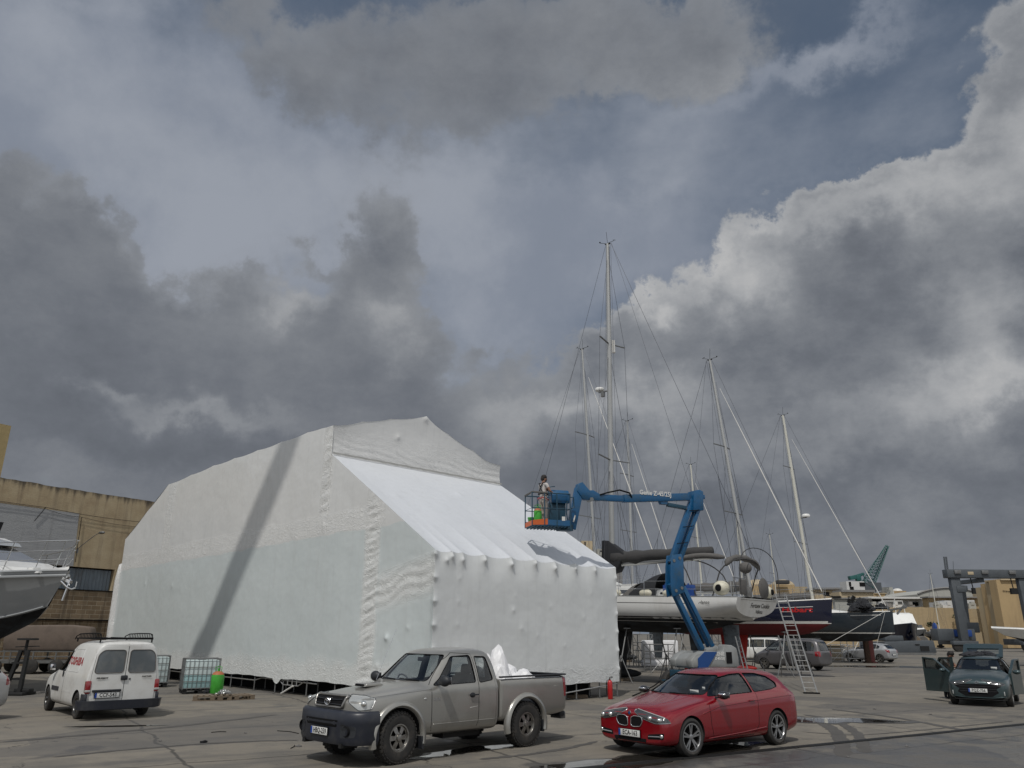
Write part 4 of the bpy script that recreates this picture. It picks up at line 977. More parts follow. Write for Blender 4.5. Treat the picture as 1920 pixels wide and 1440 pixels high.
crumple('plastic_sheeting', [(-1.02, .30, 1.12, .13, .34), (-1.12, .12, 1.1, .13, .26), (-1.28, .34, 1.1, .16, .30)]+[(-1.45+_r.uniform(-.42, .45), .15+_r.uniform(-.35, .45), 1.08+_r.uniform(-.05, .06), _r.uniform(.14, .26), _r.uniform(.14, .26)) for _ in range(14)]+[(-1.4, .1, .9, .5, .3)], 0, 5, M['wrapw'], 'crumpled white plastic sheets heaped in the pickup bed', 'plastic sheeting', (pk_c.x, pk_c.y, .02), pk_h)

# ---- red hatchback
def redcar():
    h = R(218.7); lf = Vector((-math.sin(h), math.cos(h), 0)); mid = (G(1300, 1420)+G(1462, 1397))/2; c = mid - lf*.865
    root = empty('red_car', (c.x, c.y, 0), h, 'glossy red three-door hatchback parked in the right foreground', 'car'); P = M['red']
    secs = [(2.035, .25, .68, .42, .62, .63, .69, .44, .01), (2.02, .22, .76, .42, .645, .70, .715, .47, .015), (1.98, .20, .81, .42, .67, .74, .74, .48, .02), (1.86, .18, .875, .42, .73, .79, .81, .53, .03), (1.62, .18, .882, .42, .78, .80, .855, .60, .022), (1.20, .17, .888, .42, .86, .82, .915, .64, .022),
            (.86, .17, .885, .42, .905, .83, .975, .62, .035), (.74, .17, .885, .42, .92, .83, 1.0, .63, .03), (.08, .17, .885, .42, .945, .82, 1.36, .55, .03), (-.16, .17, .885, .42, .955, .82, 1.395, .55, .03), (-.75, .17, .885, .42, .975, .82, 1.415, .55, .03), (-1.25, .17, .89, .42, 1.0, .815, 1.40, .55, .03),
            (-1.70, .18, .888, .42, 1.03, .80, 1.365, .55, .02), (-1.86, .20, .88, .42, 1.03, .79, 1.335, .54, .015), (-1.91, .21, .875, .42, 1.02, .79, 1.27, .55, .015), (-2.06, .24, .865, .42, .98, .78, 1.08, .60, .015), (-2.14, .28, .83, .44, .92, .76, .99, .58, .015), (-2.18, .36, .74, .50, .84, .68, .90, .5, .01)]
    wind = fillet([(-.66, .995), (.66, .995), (.53, 1.325), (-.53, 1.325)], .05)
    w1 = fillet([(.66, .975), (.42, 1.13), (.10, 1.285), (-.28, 1.335), (-.62, 1.345), (-.66, 1.005)], .03)
    w2 = fillet([(-.72, 1.005), (-.69, 1.345), (-1.10, 1.335), (-1.42, 1.27), (-1.60, 1.15), (-1.56, 1.075), (-1.30, 1.035)], .03)
    rearw = fillet([(-.50, 1.06), (.50, 1.06), (.44, 1.27), (-.44, 1.27)], .05)
    cav = [(.35, -1.7, .85, .74), (.92, -1.75, .60, .76), (1.33, -1.45, -.05, .49)]
    S = car_body(root, secs, P, ((1.345, -1.345), .325), cav, wind, rearw, (w1, w2), (-.1, 1.2), (-1.5, -2.4), arch=.035, level=2)
    seats(root, (-.15, -.95), .48); steering(root, .38, -.36, .92); MB().box((.62, 0, .86), (.35, 1.4, .14)).build('dashboard', M['dark'], root, bevel=.04)
    MB().box((.10, 0, 1.25), (.03, .22, .06)).build('rear_view_mirror', M['black'], root, bevel=.01)
    for s_ in (1, -1):
        kg = fillet([(s_*.035, .50), (s_*.045, .635), (s_*.13, .665), (s_*.30, .655), (s_*.32, .575), (s_*.26, .495), (s_*.10, .48)], .03)
        o = link('kidney_grille', S.patch('F', kg, .006, .012, .03), M['black'], root); S.line('F', kg, .009, .010, True, 5, .03).build('grille_rim', M['chrome'], o, 180)
        hl = fillet([(-.42, .585), (-.48, .655), (-.78, .715), (-1.06, .775), (-1.10, .74), (-.96, .635), (-.70, .57)], .02); k = (36, s_)
        o = link('headlight', S.patch(k, hl, .004, .02, .04), M['lensd'], root, 60); S.line(k, hl, .006, .004, True, 4, .04).build('lamp_rim', M['rim_cut'], o)
        for u, z in ((-.62, .63), (-.80, .645)):
            p, n_, _ = S.pt(k, u, z); MB().ball(p-n_*.012, (.05, .05, .045)).build('lamp_bowl', M['lensw'], o, 180)
        S.line(k, [(-.52, .668), (-.78, .724), (-1.03, .778)], .009, .002).build('lamp_brow', M['lens'], o)
        it = fillet([(s_*.42, .30), (s_*.44, .38), (s_*.78, .42), (s_*.76, .32)], .02); o = link('side_intake', S.patch('F', it, .003, .01, .05), M['black'], root)
        S.line('F', [(s_*.45, .345), (s_*.70, .36)], .011, .010).build('intake_bar', M['alu'], o)
        p, n_, _ = S.pt('F', s_*.73, .365); MB().ball(p, (.02, .038, .038)).build('fog_lamp', M['lensw'], o, 180)
        mirror_part(root, .52, .87, 1.0, s_, M['mirror'], (.14, .22, .13)); MB().ball((.545, s_*.99, 1.02), (.07, .10, .03)).build('mirror_flash', M['chrome'], root, 180)
        k = 'L' if s_ > 0 else 'R'
        seam(S, root, k, [(.80, .90), (.78, .50), (.70, .26), (-.55, .25), (-.70, .42), (-.74, .98)], .0065)
        seam(S, root, k, [(.80, .905), (1.3, .845), (1.75, .76)], .003)
        S.line(k, [(1.0, .70), (.5, .80), (-.7, .86), (-1.6, .90), (-1.95, .90)], .012, -.005, False, 6).build('shoulder_crease', P, root, 180)
        S.line(k, [(.85, .27), (-.2, .31), (-.95, .36)], .012, -.004, False, 6).build('sill_crease', P, root, 180)
        p, _, _ = S.pt(k, -.52, .86); MB().bar(p+Vector((.09, s_*.022, 0)), p+Vector((-.09, s_*.022, .005)), .03, .02).build('door_handle', P, root, bevel=.008)
        link('rear_lamp', S.patch((145, s_), fillet([(-.05, .78), (-.05, .90), (-.42, .93), (-.45, .82)], .02), .006, .02, .05), M['lensr'], root, 60) if False else None
    lo = fillet([(-.36, .215), (.36, .215), (.40, .30), (-.40, .30)], .03); link('lower_intake', S.patch('F', lo, .004, .01, .05), M['black'], root)
    S.line('T', [(2.02, .30), (1.5, .42), (.85, .50)], .010, -.006, False, 6).build('bonnet_crease', P, root, 180); S.line('T', [(2.02, -.30), (1.5, -.42), (.85, -.50)], .010, -.006, False, 6).build('bonnet_crease', P, root, 180)
    seam(S, root, 'T', [(1.88, -.56), (1.94, -.3), (1.955, 0), (1.94, .3), (1.88, .56)], .004)
    p = S.pt('F', 0, .70)[0]; em = MB().lathe([(.040, 0), (.036, .008), (0, .010)], axis='X', n=20).build('emblem', M['rim_cut'], root, 40); em.location = p+Vector((-.005, 0, .005)); MB().lathe([(.018, .011), (0, .012)], axis='X', n=16).build('emblem_centre', M['plateb'], em)
    number_plate(root, 'ECA-163', (S.pt('F', 0, .37)[0].x+.02, 0, .37), 0, .52, .115)
    MB().box((S.pt('F', .42, 1.04)[0].x-.045, .42, 1.045), (.012, .20, .055)).build('paper_permit', M['platew'], root); MB().box((S.pt('F', .52, 1.10)[0].x-.035, .53, 1.10), (.008, .06, .05)).build('windscreen_sticker', M['platew'], root)
    MB().prism([(-1.30, 1.40), (-1.44, 1.455), (-1.50, 1.455), (-1.46, 1.37)], -.015, .015).build('roof_fin', P, root, bevel=.004)
    for y in (.1, -.5): S.line('F', [(y+.42, .985), (y-.1, .998)], .008, .016).build('wiper', M['black'], root)
    for s_ in (1, -1): link('tail_lamp', S.patch('B', fillet([(s_*.52, .80), (s_*.52, .93), (s_*.80, .96), (s_*.84, .84)], .03), .006, .02, .05), M['lensr'], root, 60)
    MB().box((0, 0, .20), (3.3, 1.2, .08)).build('underframe', M['black'], root)
    add_wheels(root, (1.345, -1.345), .77, .325, .21, .225, 'double5', R(-3))
redcar()

# ---- white van
def whitevan():
    RL = G(140, 1348); h = R(133); fwd = Vector((math.cos(h), math.sin(h), 0)); ax = Vector((fwd.y, -fwd.x, 0)); c = RL + ax*.80 + fwd*1.345
    root = empty('white_van', (c.x, c.y, 0), h, 'white panel van with a black roof rack and black rear bumper', 'van'); P = M['white']
    secs = [(2.08, .32, .58, .46, .66, .56, .72, .38, .01), (1.98, .24, .76, .46, .78, .70, .85, .5, .02), (1.6, .22, .84, .46, .90, .78, .97, .56, .03), (1.18, .22, .855, .46, .97, .80, 1.06, .60, .03), (1.04, .22, .855, .46, .985, .81, 1.12, .62, .03),
            (.42, .22, .855, .46, 1.01, .82, 1.66, .58, .03), (.18, .22, .86, .46, 1.02, .83, 1.745, .60, .035), (-.4, .22, .86, .46, 1.02, .835, 1.79, .64, .04), (-1.2, .22, .86, .46, 1.02, .84, 1.80, .66, .04), (-1.85, .24, .86, .46, 1.02, .84, 1.79, .66, .035), (-1.99, .26, .855, .46, 1.02, .83, 1.76, .65, .02), (-2.03, .30, .83, .48, 1.0, .80, 1.70, .63, .01)]
    w1 = fillet([(.98, 1.06), (.46, 1.50), (.10, 1.55), (.04, 1.05)], .04); wind = fillet([(-.62, 1.14), (.62, 1.14), (.52, 1.60), (-.52, 1.60)], .05)
    cav = [(.4, -.1, 1.0, .74), (1.0, -.1, .95, .76), (1.62, -.1, .30, .55)]
    S = car_body(root, secs, P, ((1.345, -1.345), .31), cav, wind, None, (w1,), (.3, 1.5), arch=.045)
    seats(root, (.2,), .55)
    for s_ in (1, -1):
        wn = fillet([(s_*.055, 1.07), (s_*.055, 1.60), (s_*.56, 1.60), (s_*.67, 1.50), (s_*.72, 1.07)], .08)
        o = link('rear_window', S.patch('B', wn, .004, .01, .08), mat('dusty_rear_glass', (.10, .115, .125), .25, coat=.8, vary=.15, dirt=(.2, .2, .19), dirt_amt=.5) if s_ > 0 else bpy.data.materials['dusty_rear_glass'], root, 60); S.line('B', wn, .012, .003, True, 5).build('window_seal', M['canvas2'], o, 180)
        k = 'L' if s_ > 0 else 'R'
        tl = fillet([(-1.86, .62), (-1.90, .92), (-2.03, .92), (-2.03, .62)], .02)
        tl = fillet([(.93, .60), (.93, .90), (1.115, .90), (1.145, .60)], .03)
        link('tail_lamp', S.patch((142, s_), [(-a, b) for a, b in [(q[0], q[1]) for q in tl]], .010, .02, .05) if False else S.patch((150, s_), fillet([(-1.78, .60), (-1.78, .90), (-1.66, .90), (-1.62, .60)], .02), .01, .02, .05), M['lensr'], root, 60) if False else None
        bx = MB().box((-1.955, s_*.80, .75), (.17, .115, .30)).build('tail_lamp', M['lensr'], root, bevel=.03)
        MB().box((-1.975, s_*.805, .665), (.145, .12, .05)).build('reverse_lamp', M['lens'], bx, bevel=.01)
        mirror_part(root, .86, .86, 1.12, s_, M['plastic'], (.12, .16, .19))
        seam(S, root, k, [(1.02, 1.0), (.98, .40), (.92, .30), (.02, .30), (-.02, .45), (-.05, 1.05), (0, 1.64)], .0045)
        p, _, _ = S.pt(k, .07, .97); MB().bar(p+Vector((0, s_*.02, .10)), p+Vector((0, s_*.02, -.06)), .03, .04).build('door_handle', M['plastic'], root, bevel=.008)
        pn = fillet([(-.12, 1.06), (-.14, 1.58), (-.98, 1.60), (-1.08, 1.06)], .05); S.line(k, pn, .008, -.001, True, 5).build('panel_groove', M['white'], root, 180); S.line(k, pn, .004, .002, True, 4).build('panel_gap', M['canvas2'], root)
        link('side_moulding', S.patch(k, fillet([(.95, .56), (.95, .66), (.30, .66), (.30, .56)], .01), .012, .014), M['bumper'], root)
        link('side_moulding', S.patch(k, fillet([(-.1, .56), (-.1, .60), (-.8, .60), (-.8, .56)], .01), .003, .01), M['white'], root)
        # lettering in red, outlined, on the panel
        if k == 'L':
            me = text_mesh('TOSHIBA', .25, M['inkred'], bold=.010, xs=1.2, spacing=1.06); 
            for v in me.vertices:
                pp, nn, _ = S.pt('L', -.56-v.co.x, 1.30+v.co.y); v.co = pp+Vector((0, .004, 0))
            link('side_lettering', me, None, root)
        # rear door hinges
    seam(S, root, 'B', [(0, .36), (0, 1.745)], .007); seam(S, root, 'B', [(-.74, 1.72), (.74, 1.72)], .004)
    seam(S, root, 'B', [(.755, .36), (.77, 1.0), (.70, 1.62)], .004); seam(S, root, 'B', [(-.755, .36), (-.77, 1.0), (-.70, 1.62)], .004)
    xb = S.pt('B', .1, .9)[0].x
    MB().box((xb-.015, 0.02, .95), (.05, .16, .11)).build('rear_latch', M['plastic'], root, bevel=.02)
    MB().ball((xb-.005, -.12, .92), (.012, .022, .022)).build('lock', M['plastic'], root)
    MB().box((xb-.02, .38, .665), (.05, .66, .05)).build('plate_lamp_bar', M['plastic'], root, bevel=.01)
    number_plate(root, 'CCF-543', (xb-.022, .36, .565), math.pi, .56, .125)
    put_text('PEUGEOT', .05, M['ink'], (xb-.012, .52, .95), (0, -1, 0), (0, 0, 1), root, 'badge_lettering', bold=.003, xs=1.2); put_text('PARTNER', .045, M['ink'], (xb-.012, -.52, .965), (0, -1, 0), (0, 0, 1), root, 'badge_lettering', bold=.002, xs=1.2)
    plan = [(-1.78, .865), (-1.95, .865), (-2.08, .80), (-2.13, .5), (-2.14, 0), (-2.13, -.5), (-2.08, -.80), (-1.95, -.865), (-1.78, -.865)]
    plan_sweep(plan[::-1][::-1], [(-.10, .26), (.0, .24), (.02, .30), (.02, .50), (-.01, .54), (-.12, .54)][::-1] if False else [(.10, .25), (.0, .23), (-.02, .27), (-.02, .42), (.01, .45), (.12, .45)]).build('rear_bumper', M['bumper'], root, 50)
    # taller corners
    for s_ in (1, -1): MB().box((-1.90, s_*.835, .50), (.34, .07, .20)).build('bumper_corner', M['bumper'], root, bevel=.03)
    # roof rack
    rk = MB(); z0 = 1.86
    for x in (-1.7, -1.0, -.3, .2): rk.bar((x, -.62, z0), (x, .62, z0), .03)
    for y in (-.62, .62): rk.bar((-1.8, y, z0), (.3, y, z0), .03)
    for y in (-.2, .2): rk.bar((-1.75, y, z0+.02), (.2, y, z0+.02), .02)
    for x in (-1.75, .2):
        for y in (-.62, .62): rk.bar((x, y, z0-.09), (x, y, z0), .03)
    rk.box((-1.75, 0, z0+.01), (.12, 1.26, .05))
    for y in (-.62, .62):
        rk.path([(.45, y, z0-.03), (.35, y, z0+.05), (.0, y, z0+.11), (-.8, y, z0+.13), (-1.55, y, z0+.13), (-1.72, y, z0+.11), (-1.78, y, z0)], .014, 5)
        for i in range(14): rk.tube((.05-i*.13, y, z0), (.05-i*.13, y, z0+.12), .009, 4)
    rk.build('roof_rack', M['black'], root)
    MB().box((0, 0, .24), (3.4, 1.2, .10)).tube((-1.9, -.35, .22), (-2.16, -.35, .20), .025, 8).build('underframe', M['black'], root)
    put_text('J6Z', .09, M['inkw'], (-2.046, .80, .70), (0, -1, 0), (0, 0, 1), root, 'lamp_sticker', bold=.003) if False else None
    add_wheels(root, (1.345, -1.345), .745, .31, .18, .185, 'steel', R(-4))
whitevan()

# ---- generic small cars
HATCH = [(2.0, .28, .55, .42, .62, .50, .68, .32, .01), (1.94, .21, .76, .42, .70, .70, .77, .45, .02), (1.70, .19, .85, .42, .80, .78, .87, .54, .03), (1.25, .18, .875, .42, .90, .80, .97, .60, .03), (.92, .18, .875, .42, .93, .81, 1.02, .62, .03),
         (.82, .18, .875, .42, .94, .81, 1.05, .62, .03), (.18, .18, .88, .42, .96, .81, 1.38, .56, .03), (-.02, .18, .88, .42, .97, .81, 1.425, .56, .03), (-.6, .18, .88, .42, .98, .81, 1.455, .57, .03), (-1.2, .18, .88, .42, 1.0, .80, 1.43, .56, .03), (-1.62, .20, .86, .42, 1.0, .78, 1.34, .54, .02), (-1.84, .24, .83, .44, .98, .76, 1.10, .56, .02), (-1.98, .28, .80, .46, .92, .72, 1.0, .56, .01), (-2.02, .36, .70, .50, .84, .66, .90, .5, .01)]
def hatch(root, P, style='multi', feats=True, extra=(), sides=None, rear=True, scale=None):
    w1 = fillet([(.80, 1.0), (.30, 1.33), (-.28, 1.38), (-.30, 1.02)], .03); w2 = fillet([(-.38, 1.02), (-.36, 1.38), (-.95, 1.37), (-1.30, 1.22), (-1.22, 1.06)], .04)
    wind = fillet([(-.66, 1.05), (.66, 1.05), (.54, 1.36), (-.54, 1.36)], .05); rw = fillet([(-.56, 1.06), (.56, 1.06), (.47, 1.34), (-.47, 1.34)], .05)
    cav = [(.4, -1.6, .9, .74), (.95, -1.65, .72, .75), (1.38, -1.35, .08, .50)]
    S = car_body(root, HATCH, P, ((1.29, -1.29), .315), cav, wind, rw, (w1, w2), (.0, 1.2), (-1.4, -2.4), arch=.035, extra=extra)
    if feats:
        seats(root, (.0, -.9), .5); steering(root, .5, -.36, .95)
    MB().box((0, 0, .2), (3.2, 1.2, .08)).build('underframe', M['black'], root)
    add_wheels(root, (1.29, -1.29), .765, .315, .20, .205, style, 0)
    return S
def greencar():
    h = R(235); fwd = Vector((math.cos(h), math.sin(h), 0)); fa = (G(1790, 1321)+G(1896, 1323.5))/2; c = fa - fwd*1.29
    root = empty('green_car', (c.x, c.y, 0), h, 'dark teal hatchback with its side doors and tailgate standing open', 'car'); P = M['green']
    door = [(.82, .96), (.80, .32), (-.30, .30), (-.31, 1.0), (-.30, 1.39), (.22, 1.36)]
    rdoor = [(-.36, .32), (-.36, 1.0), (-.36, 1.39), (-.95, 1.37), (-1.2, 1.1), (-.95, .70), (-.80, .34)]
    S = hatch(root, P, 'multi', True, extra=[prism_y(door, -1.3, -.5), prism_y(rdoor, -1.3, -.5), prism_y(door, .5, 1.3)])
    for o in list(root.children):
        if o.name.startswith('side_window') or (o.name.startswith('window_seal')):
            bb = [Vector(v.co) for v in o.data.vertices]; my = sum(v.y for v in bb)/len(bb); mx = sum(v.x for v in bb)/len(bb)
            if abs(my) > .6 and not (my > 0 and mx < -.5): bpy.data.objects.remove(o)
    # open doors
    def odoor(poly, winp, hx, hy, ang, nm='door'):
        s_ = 1 if hy > 0 else -1
        me = MB().prism([(x-hx, z) for x, z in poly], -.04, .04).mesh(); me.materials.append(P)
        w = MB().prism([(x-hx, z) for x, z in winp], -.2, .2).mesh(); w.materials.append(P)
        me = cut(me, [w]); d = link(nm, me, None, root, 40); d.location = (hx, hy, 0); d.rotation_euler = (0, 0, ang)
        g = MB().prism([(x-hx, z) for x, z in winp], -.004, .004).build('door_glass', M['glassd'], d)
        MB().path([(x-hx, 0, z) for x, z in winp], .018, 5, True).build('window_frame', M['black'], d)
        MB().prism([((x-hx)*.94-.03, .4+(z-.4)*.93) for x, z in poly if z < 1.05]+[(-.9*(poly[0][0]-poly[2][0]) if False else -.98, .93)], -s_*.041-.004, -s_*.041+.004).build('door_trim', M['dark'], d) if nm == 'door' else None
        return d
    wd = fillet([(.70, 1.0), (.24, 1.31), (-.24, 1.34), (-.25, 1.02)], .03); wr = fillet([(-.44, 1.02), (-.42, 1.33), (-.92, 1.32), (-1.12, 1.10), (-1.0, 1.04)], .03)
    d1 = odoor(door, wd, .82, -.86, R(48)); d2 = odoor(rdoor, wr, -.36, -.86, R(45)); d3 = odoor(door, wd, .82, .86, R(-11))
    MB().ball((-.12, -.15, 1.0), (.07, .11, .07)).build('door_mirror', P, d1, 180); MB().ball((-.12, .17, 1.0), (.07, .12, .07)).build('door_mirror', P, d3, 180)
    # tailgate
    tg = MB(); vs = []
    me = MB().box((-.40, 0, 0), (.95, 1.22, .05)).mesh(); me.materials.append(P); me.materials.append(M['dark']); wv = MB().box((-.36, 0, 0), (.42, .98, .3)).mesh(); wv.materials.append(P)
    me = cut(me, [wv]); t = link('tailgate', me, None, root, 40); t.location = (-1.40, 0, 1.42); t.rotation_euler = (0, R(24), 0)
    MB().box((-.36, 0, 0), (.44, 1.0, .01)).build('tailgate_glass', M['glass'], t); MB().box((-.93, 0, -.06), (.14, 1.15, .16)).build('tailgate_lip', P, t, bevel=.04)
    MB().box((-.40, 0, -.032), (.90, 1.12, .012)).build('tailgate_lining', M['canvas2'], t) if False else None
    # face
    gp = fillet([(-.36, .30), (.36, .30), (.56, .42), (.50, .52), (.66, .62), (.60, .66), (-.60, .66), (-.66, .62), (-.50, .52), (-.56, .42)], .02); link('grille', S.patch('F', gp, .005, .012, .05), M['black'], root)
    for z in (.45, .52, .59): S.line('F', [(-.5, z), (.5, z)], .005, .010).build('grille_bar', M['plastic'], root)
    link('lower_intake', S.patch('F', fillet([(-.62, .23), (.62, .23), (.70, .29), (-.70, .29)], .015), .005, .01, .05), M['black'], root)
    S.line('F', [(-.74, .31), (-.4, .27), (.4, .27), (.74, .31)], .012, .010).build('splitter', P, root, 180); S.line('F', [(-.76, .22), (.76, .22)], .010, .012).build('lip', M['galv'], root, 180)
    em = S.pt('F', 0, .71)[0]+Vector((.012, 0, 0)); MB().path([em+Vector((0, math.cos(i*math.pi/10)*.065, math.sin(i*math.pi/10)*.035)) for i in range(20)], .006, 4, True).bar(em+Vector((0, -.02, -.025)), em+Vector((0, -.03, .03)), .009).bar(em+Vector((0, .03, -.03)), em+Vector((0, .02, .025)), .009).bar(em+Vector((0, -.028, 0)), em+Vector((0, .028, .004)), .009).build('emblem', M['chrome'], root)
    number_plate(root, 'PQZ-756', (S.pt('F', 0, .47)[0].x+.025, 0, .475), 0, .52, .115)
    for s_ in (1, -1):
        k = (36, s_); hl = fillet([(-.48, .655), (-.56, .70), (-.98, .80), (-1.03, .78), (-.90, .68), (-.66, .615)], .02)
        o = link('headlight', S.patch(k, hl, .004, .02, .04), M['lensd'], root, 60); S.line(k, hl, .005, .004, True).build('lamp_rim', M['galv'], o); MB().ball(S.pt(k, -.84, .71)[0], (.035, .035, .03)).build('lamp_bowl', M['lensw'], o, 180)
        p, n_, _ = S.pt(k, -.66, .665); MB().ball(p, (.04, .04, .035)).build('lamp_bowl', M['lensw'], o, 180)
        p, n_, _ = S.pt('F', s_*.70, .40); MB().box(p, (.03, .03, .12)).build('fog_lamp', M['lens'], root, bevel=.01)
    MB().box((S.pt('F', .44, 1.1)[0].x-.04, .44, 1.105), (.012, .17, .07)).build('paper_permit', M['platew'], root)
    return root, c, h
gc, gc_c, gc_h = greencar()
crumple('clothes_pile', [(-.55, -.15, 1.47, .34, .09), (-.85, .12, 1.47, .32, .12), (-.3, -.3, 1.46, .22, .06), (-1.05, .2, 1.46, .2, .07)], 0, 9, M['darkcloth'], 'heap of black clothes lying on the roof of the teal hatchback', 'clothes', (gc_c.x, gc_c.y, .0), gc_h)
# silver car cut by the left edge: only its tail shows
def leftcar():
    c = Vector((-14.42, 19.9, 0)); root = empty('silver_car', (c.x, c.y, 0), R(172), 'silver hatchback with a red tail lamp cut off by the left edge', 'car')
    S = hatch(root, M['silver2'], 'five')
    for s_ in (1, -1):
        o = link('tail_lamp', S.patch('L' if s_ > 0 else 'R', fillet([(-1.62, .70), (-1.58, .86), (-1.78, 1.06), (-1.86, 1.02), (-1.93, .78)], .03), .008, .02, .04), M['lensr'], root, 60)
        link('tail_lamp', S.patch('B', fillet([(s_*.60, .76), (s_*.60, .90), (s_*.74, 1.0), (s_*.79, .80)], .03), .008, .02, .04), M['lensr'], root, 60)
    number_plate(root, '', (-2.05, 0, .62), math.pi)
leftcar()
VANS = [(2.2, .34, .6, .5, .72, .56, .78, .4, .01), (2.12, .26, .80, .5, .84, .72, .92, .5, .02), (1.7, .24, .85, .5, .98, .79, 1.08, .58, .03), (1.45, .24, .85, .5, 1.02, .80, 1.2, .6, .03), (.75, .24, .85, .5, 1.05, .80, 1.72, .56, .03), (.4, .24, .85, .5, 1.06, .80, 1.80, .58, .04), (-1.2, .24, .85, .5, 1.06, .80, 1.84, .60, .04), (-1.95, .24, .85, .5, 1.06, .79, 1.80, .58, .03), (-2.15, .28, .83, .5, 1.05, .77, 1.68, .56, .02), (-2.28, .34, .80, .52, 1.0, .74, 1.2, .56, .02), (-2.32, .4, .74, .55, .92, .7, 1.04, .5, .01)]
def minivan(P, loc, h, label, name, tail=True):
    root = empty(name, loc, h, label, 'car')
    w1 = fillet([(1.35, 1.12), (.85, 1.62), (.35, 1.68), (.33, 1.12)], .05); w2 = fillet([(.25, 1.12), (.25, 1.69), (-.85, 1.70), (-.85, 1.12)], .05); w3 = fillet([(-.93, 1.12), (-.93, 1.70), (-1.75, 1.66), (-1.95, 1.50), (-1.95, 1.16)], .08)
    wind = fillet([(-.66, 1.2), (.66, 1.2), (.53, 1.68), (-.53, 1.68)], .05); rw = fillet([(-.60, 1.16), (.60, 1.16), (.50, 1.66), (-.50, 1.66)], .06)
    S = car_body(root, VANS, P, ((1.40, -1.38), .32), [(.45, -1.9, 1.3, .72), (1.05, -1.95, 1.2, .74), (1.74, -1.8, .6, .52)], wind, rw, (w1, w2, w3), (.3, 1.9), (-1.6, -2.7), arch=.04)
    seats(root, (.4, -.6), .6)
    for k, s_ in (('L', 1), ('R', -1)):
        seam(S, root, k, [(.28, .35), (.28, 1.10)], .006); seam(S, root, k, [(-.89, .35), (-.89, 1.10)], .006); seam(S, root, k, [(-.3, 1.0), (-1.9, .96)], .010)
        link('tail_lamp', S.patch('B', fillet([(s_*.66, .82), (s_*.66, 1.12), (s_*.74, 1.12), (s_*.79, .82)], .02), .02, .04, .05), M['lensr'], root, 60)
        link('tail_lamp', S.patch(k, fillet([(-2.05, .84), (-2.0, 1.10), (-2.14, 1.10), (-2.22, .84)], .02), .012, .02, .05), M['lensr'], root, 60)
        MB().bar((.6, s_*.56, 1.84), (-1.8, s_*.58, 1.87), .03).build('roof_bar', M['galv'], root)
        mirror_part(root, 1.05, .82, 1.15, s_, P)
    MB().box((0, 0, .26), (3.6, 1.2, .08)).build('underframe', M['black'], root)
    add_wheels(root, (1.40, -1.38), .745, .32, .19, .2, 'five'); return root
w = G(1520, 1257); minivan(M['greyvan'], (w.x-.75, w.y+1.15, 0), R(133), 'dark grey minivan parked behind the leaning ladder', 'minivan')
w = G(1443, 1243); minivan(M['white'], (w.x-.3, w.y+2.2, 0), R(150), 'white van partly hidden behind the dark grey minivan', 'minivan')
def farhatch(px, py, h, label):
    w = G(px, py); root = empty('silver_car', (w.x, w.y, 0), R(h), label, 'car'); S = hatch(root, M['silver2'], 'five')
    for s_ in (1, -1): link('tail_lamp', S.patch('B', fillet([(s_*.62, .74), (s_*.58, .92), (s_*.78, .98), (s_*.79, .78)], .02), .02, .05, .05), M['lensr'], root, 60)
    number_plate(root, '', (-2.05, 0, .60), math.pi)
farhatch(1632, 1241, 128, 'silver hatchback parked between the boat props and the long grey machine')
